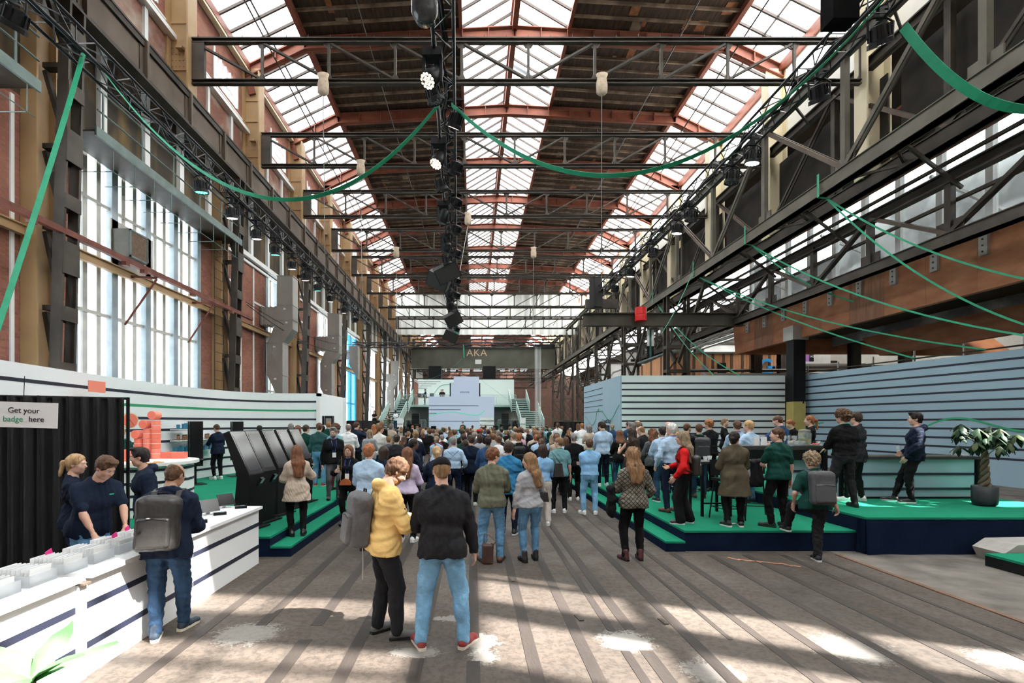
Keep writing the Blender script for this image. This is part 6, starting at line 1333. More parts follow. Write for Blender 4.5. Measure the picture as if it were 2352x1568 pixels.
def hair_mesh(J, s, style, h, ln=.3, seed=1):
    F_ = Field((-.19, -.27, -.62 if ln > .45 else -.47), (.19, .16, .19), h); vol = {'short': .010, 'crop': .005, 'wavy': .020, 'curly': .036, 'long': .015, 'bob': .018, 'pony': .011, 'bun': .012, 'fringe': .004, 'longcurly': .030, 'quiff': .013}.get(style, .012)
    F_.ell((0, -.016, .038), (.079 + vol, .097 + vol, .086 + vol), .01)
    if style == 'quiff': F_.ell((0, .06, .115), (.06, .045, .025), .03)
    F_.cone((0, -.05, -.02), (0, -.058, -.06), .062 + vol * .6, .046 + vol * .5, .03)
    if style in ('long', 'longcurly'):
        w = .062 + vol
        for sx in (-1, 1): F_.cone((sx * .06, -.01, .03), (sx * .066, -.045, -.12), .042, .04, .03); F_.cone((sx * .062, -.05, -.10), (sx * .062, -.125, -.2), .044 + vol * .7, .044 + vol * .7, .04); F_.cone((sx * .062, -.125, -.2), (sx * .05, -.155, -ln), .044 + vol * .7, .028 + vol * .7, .04)
        F_.cone((0, -.06, 0), (0, -.13, -.19), .07, .06, .04); F_.cone((0, -.13, -.19), (0, -.17, -ln), .055, .036 + vol * .5, .04)
    if style == 'bob':
        for sx in (-1, 1): F_.cone((sx * .062, -.005, .02), (sx * .07, -.02, -.12), .036, .036, .03)
        F_.cone((0, -.05, 0), (0, -.06, -.12), .075, .07, .03)
    if style == 'pony': F_.cone((0, -.10, .03), (0, -.15, .0), .028, .03, .02); F_.cone((0, -.15, .0), (0.01, -.165, -ln), .032, .018, .02)
    if style == 'bun': F_.ell((0, -.12, -.01), (.045, .04, .042), .02)
    # clear the face and the ears
    F_.ell((0, .135, -.045), (.088 if style not in ('long', 'bob', 'longcurly') else .07, .115, .12), .015, sub=True)
    if style not in ('long', 'bob', 'longcurly'):
        for sx in (-1, 1): F_.ell((sx * .09, .018, -.05), (.04, .052, .055), .01, sub=True)
        if style not in ('pony', 'bun'): F_.cut((0, 0, -.075), (0, 0, -1))
    else: F_.ell((0, .09, -.13), (.06, .11, .12), .02, sub=True)
    if style == 'fringe': F_.cut((0, 0, .050), (0, .55, 1))
    P, Q = F_.mesh(); r = np.random.RandomState(seed)
    am = {'curly': .009, 'longcurly': .007, 'wavy': .0036, 'bob': .003, 'long': .0034}.get(style, .0022); fr = {'curly': 75, 'longcurly': 60, 'wavy': 70}.get(style, 80); pz = P * V3([1, 1, .28 if style in ('long', 'pony', 'bob', 'longcurly') else .8])
    nz = mnoise.noise; of = r.rand(3) * 20; f1, f2 = fr * .42, fr * .9
    P = displace(P, Q, am * 3.4 * np.array([nz(Vector(p * f1 + of)) + .5 * nz(Vector(p * f2 - of)) for p in pz]))
    return P * (s ** .5) @ J['Rh'].T + J['head'], Q
def shoe_mesh(ft, s, fem, h=.012, boot=False):
    fx, fy, fz, fr = ft; R = rotz(fr); L = .27 * s * (.9 if fem else 1); o = vv(fx, fy, fz); F_ = Field(*box_of([o, o + R @ vv(0, L, 0), o - R @ vv(0, .08, 0), o + vv(0, 0, .15)], .08), h)
    F_.cone(o + R @ vv(0, -.03, .045), o + R @ vv(0, .06, .048), .042, .042, .02).cone(o + R @ vv(0, .06, .04), o + R @ vv(0, L - .09, .030), .044, .040, .02).cone(o + R @ vv(-.015, L - .09, .030), o + R @ vv(.015, L - .09, .03), .037, None, .02).cone(o + R @ vv(0, -.02, .06), o + R @ vv(0, -.005, .15 if boot else .10), .042, .046 if boot else .043, .02)
    F_.cut(o + vv(0, 0, .02), (0, 0, -1)); return F_.mesh()
def sole_mb(ft, s, fem):
    fx, fy, fz, fr = ft; R = rotz(fr); L = .27 * s * (.9 if fem else 1); P = []
    for a, w in ((-.075, .025), (-.05, .038), (.03, .04), (.09, .044), (L - .08, .043), (L - .05, .025)): P.append((w, a))
    pol = [(x, y) for x, y in P] + [(-x, y) for x, y in P[::-1]]; pts = [vv(fx, fy, fz) + R @ vv(x, y, 0) for x, y in pol]; return MB().prism([tuple(p) for p in pts], (0, 0, .0), (0, 0, .026))
SKIN = {'fair': (.62, .37, .28), 'light': (.56, .32, .23), 'tan': (.42, .22, .14), 'dark': (.105, .05, .032), 'pink': (.66, .34, .26)}
HAIR = {'black': (.012, .009, .008), 'dark': (.026, .015, .010), 'brown': (.065, .032, .017), 'chestnut': (.11, .045, .022), 'ginger': (.20, .075, .03), 'blond': (.30, .19, .095), 'ash': (.17, .125, .08), 'grey': (.13, .12, .115), 'white': (.42, .41, .39), 'light': (.15, .085, .042)}
COLS = {'black': (.006, .006, .007), 'charcoal': (.017, .017, .020), 'navy': (.007, .012, .028), 'midblue': (.025, .06, .14), 'blue': (.03, .17, .33), 'paleblue': (.36, .49, .64), 'skyblue': (.22, .42, .66), 'white': (.70, .71, .72), 'offwhite': (.60, .58, .54), 'grey': (.30, .31, .33), 'darkgrey': (.09, .09, .10), 'yellow': (.78, .52, .20), 'olive': (.115, .12, .085), 'green': (.006, .045, .035), 'teal': (.14, .29, .31), 'red': (.48, .012, .012), 'maroon': (.11, .015, .025), 'brown': (.05, .028, .022), 'beige': (.44, .36, .29), 'khaki': (.075, .062, .04), 'lavender': (.50, .42, .56), 'pink': (.55, .32, .38), 'denim': (.085, .19, .31), 'denimdark': (.018, .04, .08), 'denimlight': (.15, .31, .47), 'stone': (.52, .47, .43), 'tealdark': (.02, .07, .07), 'rust': (.4, .11, .04)}
def skin_m(k): return mat('skin_' + k, SKIN[k], .5, 0, tuple(c * .88 for c in SKIN[k]), 14)
def hair_m(k): return mat('hair_' + k, HAIR[k], .55, 0, tuple(min(1, c * 1.9) for c in HAIR[k]), 40, .5, 90, stretch=(1, 1, .12), spec=.25)
def cloth_m(k):
    c = COLS[k]; den = k.startswith('denim'); return mat('cloth_' + k, c, .85, 0, tuple(min(1, x * (1.55 if den else 1.16)) for x in c), 5 if den else 7, .4, 22 if not den else 40, spec=.15)
def pattern_m():
    m = bpy.data.materials.new('diamond_print'); m.use_nodes = True; N = m.node_tree.nodes; L = m.node_tree.links; p = N['Principled BSDF']; p.inputs['Roughness'].default_value = .8
    tc = N.new('ShaderNodeTexCoord'); mp = N.new('ShaderNodeMapping'); mp.inputs['Rotation'].default_value = (0, math.radians(45), 0); L.new(tc.outputs['Object'], mp.inputs[0])
    vo = N.new('ShaderNodeTexVoronoi'); vo.inputs['Scale'].default_value = 21; vo.inputs['Randomness'].default_value = 0.0; vo.distance = 'CHEBYCHEV'; vo.voronoi_dimensions = '2D'
    sp = N.new('ShaderNodeSeparateXYZ'); cb = N.new('ShaderNodeCombineXYZ'); L.new(mp.outputs[0], sp.inputs[0]); L.new(sp.outputs[0], cb.inputs[0]); L.new(sp.outputs[2], cb.inputs[1]); L.new(cb.outputs[0], vo.inputs['Vector'])
    cr = N.new('ShaderNodeValToRGB'); cr.color_ramp.interpolation = 'CONSTANT'; e = cr.color_ramp.elements; e[0].position = 0; e[0].color = (.20, .19, .14, 1); e[1].position = .17; e[1].color = (.03, .05, .05, 1); x = e.new(.24); x.color = (.24, .22, .17, 1); x = e.new(.36); x.color = (.012, .012, .014, 1); x = e.new(.485); x.color = (.16, .06, .03, 1)
    L.new(vo.outputs['Distance'], cr.inputs[0]); L.new(cr.outputs[0], p.inputs['Base Color']); MATS['cloth_print'] = m; return m
M_EYEW = mat('eye_white', (.75, .73, .70), .25); M_IRIS = mat('eye_iris', (.03, .02, .015), .2); M_LIP = mat('lip', (.42, .16, .13), .5)
M_SHOEW = mat('white_shoe', (.68, .68, .67), .5); M_SHOEB = mat('black_shoe', (.014, .013, .013), .4); M_SHOEBR = mat('brown_shoe', (.11, .04, .022), .45); M_SHOER = mat('red_shoe', (.25, .03, .03), .7); M_SHOEG = mat('grey_shoe', (.10, .10, .10), .7); M_SOLEW = mat('pale_sole', (.62, .55, .45), .6); M_SHOEN = mat('navy_boot', (.02, .035, .055), .6)
SHOE = {'white': (M_SHOEW, M_SHOEW), 'black': (M_SHOEB, M_SHOEB), 'brown': (M_SHOEBR, M_SHOEB), 'red': (M_SHOER, M_SOLEW), 'grey': (M_SHOEG, M_SHOEB), 'blackwhite': (M_SHOEB, M_SHOEW), 'navyboot': (M_SHOEN, M_SOLEW), 'burgundy': (mat('burgundy_boot', (.07, .016, .02), .35), M_SHOEB)}
_seed = [0]
def build_person(sp, lod=1):
    """root Empty at the feet; body (skin, one mesh), hair, top, trousers, shoes as children, in local coordinates facing +Y"""
    _seed[0] += 1; sd = _seed[0]; J = pose(sp); s = J['s']; fem = sp.get('fem', 0); b = sp.get('b', 1.0); hb, ht, hh, hl = ((.017, .0135, .0085, .016), (.023, .019, .0115, .021), (.03, .025, .0145, .03))[lod]
    root = thing('person', sp['label'], 'person', (0, 0, 0), 0, sp.get('group')); M = {}
    allp = [J[k] for k in J if k[:2] in ('sh', 'el', 'wr', 'hi', 'kn', 'an', 'ne')] + [J['T']((0, 0, 1.45))]
    lo, hi = box_of(allp, .14 * b + .02); hi[2] = J['neck1'][2] + .05; lo[2] = min(J['anL'][2], J['anR'][2]) - .06
    # body
    F_ = Field(lo, hi, hb); torso(F_, J, -.012, fem, b); arms(F_, J, -.008); legs(F_, J, -.010)
    F_.cone(J['neck0'], J['neck1'] + J['Rh'] @ vv(0, -.005, .02), .056 * s, .052 * s, .03)
    for d in 'LR': F_.cone(J['an' + d], J['an' + d] - vv(0, 0, .03), .036, None, .01)
    bp = [F_.mesh(), head_mesh(J, s, hh)]
    for d in 'LR': bp.append(hand_mesh(J['wr' + d] + 0, J['el' + d], J['n' + d], J['curl' + d], d, s, .0068 if lod < 2 else .009))
    body = link('body', np_mesh('body', bp), skin_m(sp.get('skin', 'fair')), root); M['body'] = body
    # top
    top = sp.get('top', 'shirt'); hem = sp.get('hem', {'tee': .86, 'shirt': .82, 'tuck': .98, 'hoodie': .84, 'coat': .52, 'jacket': .78, 'dress': .50, 'sleeveless': .9, 'sweater': .88}.get(top, .86)); g = {'tee': .014, 'shirt': .016, 'tuck': .016, 'hoodie': .032, 'coat': .028, 'jacket': .020, 'dress': .016, 'sleeveless': .012, 'sweater': .022}.get(top, .015)
    slv = sp.get('slv', {'tee': .72, 'sleeveless': .0, 'dress': 0.0}.get(top, 1.93)); T = J['T']
    lo2 = lo.copy(); lo2[2] = max(lo[2], min(T((0, 0, hem - .1))[2], J['wrL'][2] - .1, J['wrR'][2] - .1)); hi2 = hi.copy(); hi2[2] += .03
    F_ = Field(lo2 - .03, hi2 + .03, ht); torso(F_, J, g, fem, b)
    if hem < .93:
        fl = sp.get('flare', .012 if top not in ('coat', 'dress') else .045)
        for sx in (-1, 1): F_.cone(T((sx * .078 * b, 0, .95)), T((sx * .09 * b, 0, hem - .08)), .112 * s * (.5 + .5 * b) + g, .112 * s + g + fl, .05)
        F_.cut(T((0, 0, hem)), J['Rt'] @ vv(0, 0, -1))
    else: F_.cut(T((0, 0, hem)), J['Rt'] @ vv(0, 0, -1))
    if top == 'hoodie': F_.cut(T((0, -.03, 1.51)), J['Rt'] @ vv(0, .35, 1))
    else: F_.cut(T((0, 0, 1.505)), J['Rt'] @ vv(0, .45, 1))
    if slv > 0: arms(F_, J, g * (1 if slv > 1 else 1.1), slv, rs=1.0)
    if top == 'hoodie':
        for i in range(10):
            a0, a1 = 2 * math.pi * i / 10, 2 * math.pi * (i + 1) / 10
            q = [T((.08 * math.sin(a), -.028 - .085 * math.cos(a), 1.468 + .025 * math.cos(a))) for a in (a0, a1)]; F_.cone(q[0], q[1], .034 + .018 * math.cos(a0), .034 + .018 * math.cos(a1), .025)
        for d in 'LR': F_.cone(J['wr' + d], J['wr' + d] + unit(J['el' + d] - J['wr' + d]) * .03, .046, None, .02)
    elif top in ('shirt', 'tuck', 'jacket', 'coat'):
        for i in range(10):
            a0, a1 = 2 * math.pi * i / 10, 2 * math.pi * (i + 1) / 10
            q = [T((.062 * math.sin(a), -.01 - .062 * math.cos(a), 1.495 + .022 * math.cos(a))) for a in (a0, a1)]; F_.cone(q[0], q[1], .017, .017, .012)
    P, Q = F_.mesh(); P = displace(P, Q, wob(P, .0046 if top not in ('hoodie', 'coat', 'jacket') else .0056, 30, sd)) if lod < 2 else P
    tm = MATS.get('cloth_print') or pattern_m() if sp.get('tc') == 'print' else cloth_m(sp.get('tc', 'navy'))
    M['top'] = link({'tee': 't_shirt', 'shirt': 'shirt', 'tuck': 'shirt', 'hoodie': 'hoodie', 'coat': 'coat', 'jacket': 'jacket', 'dress': 'dress', 'sleeveless': 'vest_top', 'sweater': 'sweater'}[top], np_mesh('top', [(P, Q)]), tm, root)
    # trousers
    wide = sp.get('wide', 0.0); lo3 = lo.copy(); hi3 = hi.copy(); hi3[2] = 1.06 * s; lo3 -= .03; hi3 += .03
    F_ = Field(lo3, hi3, hl); T0 = lambda p: V3(p, dtype=float) * s
    F_.cone(T0((-.078 * b, -.008, .94)), T0((.078 * b, -.008, .94)), .112 * s * (.5 + .5 * b) + .004, None, .05).cone(T((-.06 * b, 0, 1.02)), T((.06 * b, 0, 1.02)), .092 * s * (.5 + .5 * b), None, .03)
    for sx in (-1, 1): F_.cone(T0((sx * .06, -.05, .89)), T0((sx * .065, -.045, .86)), .068 * s, None, .04)
    legs(F_, J, .006 + sp.get('loose', .006), wide, .022, sp.get('crop', 1.0)); F_.cut(T((0, 0, 1.015)), J['Rt'] @ vv(0, 0, 1))
    P, Q = F_.mesh(); P = displace(P, Q, wob(P, .0042, 34, sd + 50)) if lod < 2 else P
    M['trousers'] = link('trousers', np_mesh('trousers', [(P, Q)]), cloth_m(sp.get('bc', 'black')), root)
    # hair or cap
    hs = sp.get('hair', ('short', 'brown'))
    if hs[0] == 'cap':
        F_ = Field((-.14, -.16, -.03), (.14, .20, .18), hh); F_.ell((0, -.012, .05), (.093, .110, .092), .01).cut((0, 0, .035), (0, -.12, -1)); P, Q = F_.mesh(); M['cap'] = link('cap', np_mesh('cap', [(P @ J['Rh'].T + J['head'], Q)]), cloth_m(hs[1]), root)
        br = MB().prism([tuple(J['head'] + J['Rh'] @ vv(.075 * math.cos(a), .09 + .085 * math.sin(a), .045)) for a in [math.pi * i / 10 for i in range(11)]], (0, 0, 0), (0, 0, .008)); br.build('cap_brim', cloth_m(hs[1]), M['cap'], local=True)
        M['hair'] = link('hair', np_mesh('hair', [hair_mesh(J, s, 'fringe', hh, .3, sd)]), hair_m(hs[2] if len(hs) > 2 else 'light'), root)
    elif hs[0] != 'bald': M['hair'] = link('hair', np_mesh('hair', [hair_mesh(J, s, hs[0], hh, hs[2] if len(hs) > 2 else .3, sd)]), hair_m(hs[1]), root)
    if sp.get('beard'):
        F_ = Field((-.1, -.03, -.14), (.1, .12, .0), hh); F_.ell((0, .028, -.045), (.068, .071, .082), .01).cone((0, .058, -.10), (0, .06, -.095), .027, None, .02).cut((0, 0, -.045), (0, .12, 1)); F_.cut((0, .0, 0), (0, -1, 0)); P, Q = F_.mesh(); link('beard', np_mesh('beard', [(P @ J['Rh'].T + J['head'], Q)]), hair_m(hs[1] if hs[0] != 'bald' else 'grey'), root)
    # shoes
    shm, som = SHOE[sp.get('shoe', 'black')]
    for d in 'LR':
        o = link('shoe', np_mesh('shoe', [shoe_mesh(J['ft' + d], s, fem, .012 if lod < 2 else .018, sp.get('boot', False))]), shm, root)
        sm_ = sole_mb(J['ft' + d], s, fem).build('sole', som, o, local=True)
    if sp.get('face'):
        for sx in (-1, 1):
            c = J['head'] + J['Rh'] @ vv(sx * .030, .083, .004); e = MB().lathe((0, 0, 0), [(.001, -.0115), (.008, -.008), (.0115, 0), (.008, .008), (.001, .0115)], 10).build('eye', M_EYEW, root, True, local=True); e.location = c
            i2 = MB().lathe((0, 0, 0), [(.001, -.0055), (.005, -.002), (.005, .002), (.001, .0055)], 8).build('iris', M_IRIS, e, True, local=True); i2.location = J['Rh'] @ vv(0, .0085, 0)
            br = MB().path([tuple(J['head'] + J['Rh'] @ vv(sx * x, y, z)) for x, y, z in ((.014, .098, .021), (.03, .096, .027), (.046, .084, .020))], [.003, .0035, .002], 5).build('eyebrow', hair_m(hs[1] if hs[1] in HAIR else 'brown'), root, local=True)
        MB().path([tuple(J['head'] + J['Rh'] @ vv(x, y, z)) for x, y, z in ((-.022, .082, -.066), (-.01, .091, -.063), (0, .092, -.065), (.01, .091, -.063), (.022, .082, -.066))], [.002, .0045, .0045, .0045, .002], 6).build('lips', M_LIP, root, True, local=True)
    if sp.get('lany'):
        col = {'green': M_GREENSTRAP, 'blue': mat('blue_lanyard', (.03, .08, .35), .6)}[sp['lany']]; pts = []
        for i in range(13): a = 2 * math.pi * i / 12; pts.append(T((.073 * math.sin(a), -.012 - .073 * math.cos(a), 1.512 + .018 * math.cos(a))))
        MB().path([tuple(p) for p in pts], .008, 5).build('lanyard', col, root, local=True)
        if sp.get('badge'):
            for sx in (-1, 1): MB().ribbon([tuple(T(p)) for p in ((sx * .06, .07, 1.46), (sx * .05, .135, 1.36), (sx * .02, .135, 1.15))], .012, .003, (1, 0, 0)).build('lanyard', col, root, local=True)
            MB().box(T((0, .14, 1.10)), (.085, .004, .11)).build('badge', M_CARD, root, local=True)
    if sp.get('specs'):
        for sx in (-1, 1):
            c = J['head'] + J['Rh'] @ vv(sx * .031, .108, .002); MB().path([tuple(c + J['Rh'] @ vv(.023 * math.cos(a), 0, .019 * math.sin(a))) for a in [2 * math.pi * i / 12 for i in range(13)]], .0018, 4).build('glasses_rim', M_BLACKP, root, local=True)
            MB().path([tuple(J['head'] + J['Rh'] @ vv(sx * x, y, z)) for x, y, z in ((.052, .105, .006), (.078, .0, .006))], .0018, 4).build('glasses_arm', M_BLACKP, root, local=True)
    root['_J'] = 0; del root['_J']
    return root, J, M
def place(root, loc, face): root.location = loc; root.rotation_euler = (0, 0, math.radians(face)); return root
def to_world(root, p): return Vector(root.location) + Matrix.Rotation(root.rotation_euler.z, 3, 'Z') @ Vector(p)
def backpack(root, J, m, lab, w=.30, hgt=.46, dep=.17, z=1.20, strap=True, side=0.0, extra=None, off=None, pocket=True):
    """bag worn on the back, an object of its own placed in world space"""
    s = J['s']; c = J['T']((side, -.13 - dep / 2 - .02, z)) if off is None else V3(off); Rt = J['Rt']
    t = thing('backpack', lab, 'backpack', to_world(root, c - Rt @ vv(0, 0, hgt / 2)), root.rotation_euler.z); o = c - Rt @ vv(0, 0, hgt / 2)
    F_ = Field((-w * .75, -dep * 1.2, -.05), (w * .75, dep, hgt + .08), .014); F_.rbox((0, 0, hgt / 2), (w / 2, dep / 2, hgt / 2), .055).cone((-w * .28, 0, hgt * .86), (w * .28, 0, hgt * .86), dep * .42, None, .05)
    P, Q = F_.mesh(); P = displace(P, Q, wob(P, .002, 40, 3)); link('bag_body', np_mesh('bag_body', [(P @ Rt.T, Q)]), m, t)
    if pocket:
        F_ = Field((-w * .6, -dep * 1.4, -.02), (w * .6, 0, hgt * .8), .012); F_.rbox((0, -dep * .48, hgt * .34), (w * .40, dep * .22, hgt * .28), .03); P, Q = F_.mesh(); link('front_pocket', np_mesh('front_pocket', [(P @ Rt.T, Q)]), m, t)
        MB().path([tuple(Rt @ vv(x, -dep * .70, zz)) for x, zz in ((-w * .36, hgt * .56), (0, hgt * .60), (w * .36, hgt * .56))], .004, 5).build('zip', M_BLACKP, t, local=True)
    MB().path([tuple(Rt @ vv(x, dep * .2, zz)) for x, zz in ((-.04, hgt), (-.035, hgt + .045), (.035, hgt + .045), (.04, hgt))], .009, 6).build('handle', M_BLACKP, t, local=True)
    if strap:
        for sx in ((-1, 1) if strap is True else (strap,)):
            g = .085 * s
            pts = [J['T'](p) - o for p in ((sx * .10, -.15, z + hgt * .33), (sx * .115, -.09, 1.475), (sx * .12, .01, 1.505), (sx * .125, .09, 1.44), (sx * .13, .135, 1.30), (sx * .165, .10, 1.15), (sx * .16, -.06, 1.04), (sx * .12, -.15, 1.02))]; MB().ribbon([tuple(p) for p in pts], .05, .012, tuple(Rt @ vv(1, 0, 0))).build('strap', m, t, local=True)
    return t
# ------------------------------------------------------------------ the cast
def person(px, py, z, turn, h, label, lod=1, **kw):
    sp = dict(h=h, label=label, **kw); r, J, M = build_person(sp, lod); place(r, gp(px, py, z), turn); return r, J, M
def person_at(px, d, z, turn, h, label, lod=1, **kw):
    sp = dict(h=h, label=label, **kw); r, J, M = build_person(sp, lod); place(r, ((px - VX) * d / F, d, z), turn); return r, J, M
def phone(root, J, side='R', lab='dark smartphone held in the hands', other=None):
    w = J['wr' + side]; e = J['el' + side]; d = unit(w - e); c = w + d * .09 + unit(J['n' + side]) * .02
    t = thing('smartphone', lab, 'phone', to_world(root, c), root.rotation_euler.z); R = Matrix.Rotation(.9, 3, 'X'); MB().box((0, 0, 0), (.072, .15, .009), R).build('case', M_BLACKP, t, local=True); MB().box(R @ Vector((0, 0, -.006)), (.066, .14, .002), R).box(R @ Vector((0, 0, .006)), (.066, .14, .002), R).build('screen', mat('phone_screen', (.12, .12, .2), .15), t, local=True); return t
def held_glass(root, J, side, lab, me=None):
    w = J['wr' + side]; e = J['el' + side]; d = unit(w - e); c = w + d * .10 + unit(J['n' + side]) * .035; g = glass(me or GFm, to_world(root, c - vv(0, 0, .10)), lab)
    wv_ = MB().lathe((0, 0, .115), [(.006, 0), (.021, .02), (.023, .05)], 10).build('wine', M_WINE, g, local=True); return g
# -- foreground pair
r, J, M = person(880, 1462, 0, -62, 1.80, 'person in yellow hoodie and black trousers looking down at a phone', 0, b=1.04, top='hoodie', tc='yellow', bc='charcoal', hair=('wavy', 'brown'), beard=True, armL='phone', armR='phone', lean=.10, hp=.55, hy=-.1, footL=(-.13, -.02, 0, .25), footR=(.12, .10, 0, -.25), shoe='grey', loose=.014, specs=True, face=True)
phone(r, J, 'R', 'smartphone held by the person in yellow hoodie')
M_BPG = mat('grey_nylon', (.075, .07, .075), .6, 0, (.11, .105, .11), 9, .4, 25)
bp = backpack(r, J, M_BPG, 'grey hiking backpack hanging off one shoulder of the yellow hoodie', .31, .52, .2, 1.14, -1, -.06); MB().ribbon([(-.05, .08, .03), (-.06, .09, -.16), (-.055, .085, -.36)], .022, .004, (1, 0, 0)).build('loose_strap', M_GALV, bp, local=True)
o_ = MB().box(J['elR'] * .45 + J['shR'] * .55 + vv(.066, .035, 0), (.008, .028, .06)).build('sleeve_patch', M_DECAL, r, local=True)
r, J, M = person(1015, 1487, 0, 3, 1.80, 'person in black shirt, black cap and light jeans seen from behind', 0, b=1.08, top='shirt', tc='charcoal', bc='denimlight', hair=('cap', 'black', 'light'), hem=.86, armL='front', armR='bent', wR=(.31, .12, .86), hy=.12, hp=.22, footL=(-.20, .0, 0, .35), footR=(.21, .0, 0, -.55), shoe='red', loose=.014)
# -- olive shirt and grey blouse pair
r, J, M = person(1130, 1290, 0, 2, 1.75, 'person in olive shirt and blue jeans with head turned sideways', 0, b=1.05, top='shirt', tc='olive', bc='denim', hair=('wavy', 'chestnut'), armL='front', armR='front', hy=-.95, hp=.12, hem=.86, footL=(-.14, .0, 0, .3), footR=(.12, .0, 0, -.3), shoe='brown', loose=.01, face=True)
bg_ = gp(1120, 1293); t = thing('leather_bag', 'dark brown leather shoulder bag standing between brown shoes', 'bag', (bg_.x, bg_.y - .02, 0)); F_ = Field((-.15, -.12, 0), (.15, .12, .4), .014); F_.rbox((0, 0, .15), (.085, .075, .15), .03).cone((-.03, 0, .27), (.03, 0, .27), .05, None, .04); link('bag_body', np_mesh('bag_body', [F_.mesh()]), mat('dark_brown_leather', (.045, .018, .014), .4, 0, (.07, .03, .022), 6), t); MB().path([(-.06, 0, .28), (-.05, .02, .45), (.03, .03, .42), (.12, 0, .34), (.06, 0, .25)], .009, 6).build('strap', M_SHOEBR, t, local=True)
r, J, M = person(1218, 1290, 0, 14, 1.66, 'person in grey blouse, blue jeans and black ankle boots', 0, fem=1, top='shirt', tc='grey', bc='denim', hair=('long', 'light', .38), armL='down', armR='front', hy=.9, hem=.90, slv=1.75, footL=(-.09, .02, 0, .1), footR=(.12, .09, 0, -.2), shoe='black', boot=True, loose=.002, face=True)
wv0 = to_world(r, (.20, -.05, .93)); t = thing('small_bag', 'small black handbag on a chain strap at the grey blouse', 'bag', wv0); MB().prism([(-.08, 0, 0), (.08, 0, 0), (.06, 0, .14), (-.06, 0, .14)], (0, -.03, 0), (0, .03, 0)).build('bag_body', M_BLACKG, t, local=True); MB().path([(0, 0, .14), tuple(to_world(r, (.16, -.13, 1.2)) - wv0), tuple(to_world(r, (.02, -.13, 1.46)) - wv0)], .005, 5).build('chain_strap', mat('gold_chain', (.6, .45, .2), .35, .8), t, local=True)
held_glass(r, J, 'R', 'champagne glass held by the person in grey blouse')
# -- patterned blouse
r, J, M = person(1455, 1286, 0, 6, 1.73, 'person in diamond print blouse, black trousers and burgundy boots', 0, fem=1, b=1.12, top='shirt', tc='print', bc='black', hair=('longcurly', 'light', .36), slv=1.5, hem=.84, armL='front', armR='bent', footL=(-.13, 0, 0, .2), footR=(.11, .0, 0, -.2), shoe='burgundy', boot=True, loose=.006)
wj = to_world(r, (-.33, .10, .70)); F_ = Field((-.2, -.2, -.1), (.2, .2, .5), .016); F_.rbox((0, 0, .2), (.055, .12, .24), .05).cone((0, 0, .40), (.1, .1, .44), .07, .05, .05); P, Q = F_.mesh(); one_j = link('black_jacket', np_mesh('black_jacket', [(displace(P, Q, wob(P, .01, 22, 4)), Q)]), cloth_m('black'), None, loc=wj); tag(one_j, 'black jacket carried over the arm of the diamond print blouse', 'jacket')
# -- counter staff and visitor
r, J, M = person(384, 1466, 0, 12, 1.74, 'person in navy jacket and jeans bent over the registration counter', 0, b=1.08, top='jacket', tc='navy', bc='denimdark', hair=('fringe', 'brown'), skin='tan', lean=.16, armL='front', armR='front', hp=.35, hy=-.35, footL=(-.10, -.02, 0, .2), footR=(.08, .22, 0, -.35), shoe='navyboot', boot=True, loose=.012, hem=.82, specs=True)
M_LEA = mat('black_leather', (.022, .02, .02), .38, 0, (.035, .032, .03), 5, .15, 30); bp = backpack(r, J, M_LEA, 'big black leather backpack with small silver crest', .36, .50, .22, 1.16); MB().lathe((0, 0, 0), [(.016, 0), (.018, .004), (.004, .008)], 8).build('crest', M_GALV, bp, local=True).location = (0.0, -.195, .34)
r, J, M = person_at(205, 5.75, 0, -112, 1.82, 'registration helper in navy T-shirt sorting name badges', 0, b=1.1, top='tee', tc='navy', bc='denim', hair=('quiff', 'brown'), lean=.32, armL='desk', armR='desk', wL=(.10, .50, .98), wR=(.16, .42, .96), hp=.42, hy=.1, face=True, shoe='white', skin='light')
MB().box(J['T']((-.08, .128, 1.36)), (.05, .004, .014)).build('chest_logo', M_GREENSTRAP, r, local=True)
r, J, M = person_at(168, 6.35, 0, -60, 1.74, 'registration helper in navy T-shirt standing against the black curtain', 0, fem=1, top='tee', tc='navy', bc='denimdark', hair=('pony', 'blond', .16), armL='front', armR='front', hp=.1, hy=-.3, face=True, shoe='white')
r, J, M = person_at(338, 6.9, 0, 128, 1.80, 'registration helper in navy hoodie turning to speak', 0, b=1.05, top='hoodie', tc='navy', bc='black', hair=('quiff', 'black'), armL='down', armR='down', hp=.05, hy=-.25, face=True, lean=.08, skin='light')
MB().box(J['T']((-.08, .15, 1.34)), (.05, .004, .014)).build('chest_logo', M_GREENSTRAP, r, local=True)
# -- around the kiosks
r, J, M = person(682, 1230, .168, 28, 1.56, 'person in beige blazer and black trousers at the kiosks', 0, fem=1, top='coat', tc='beige', bc='black', hair=('long', 'chestnut', .42), armL='front', armR='glass', hem=.70, hy=.1, footL=(-.09, 0, 0, .2), footR=(.10, -.02, 0, -.3), shoe='black', flare=.05, crop=.93); held_glass(r, J, 'R', 'champagne glass held by the person in beige blazer')
r, J, M = person(766, 1146, .325, -158, 1.70, 'person in black sweater with blue lanyard on platform edge', 1, top='sweater', tc='black', bc='darkgrey', hair=('quiff', 'grey'), armL='down', armR='down', hy=-.35, hp=.15, face=True, lany='blue', badge=True, shoe='black', beard=True)
r, J, M = person_at(801, 10.6, 0, 178, 1.66, 'person in black with glasses and orange handbag facing the entrance', 1, fem=1, top='jacket', tc='black', bc='black', hair=('bob', 'chestnut'), armL='bent', armR='glass', face=True, specs=True, lany='blue', badge=True, shoe='black'); held_glass(r, J, 'R', 'wine glass held by the person with orange handbag')
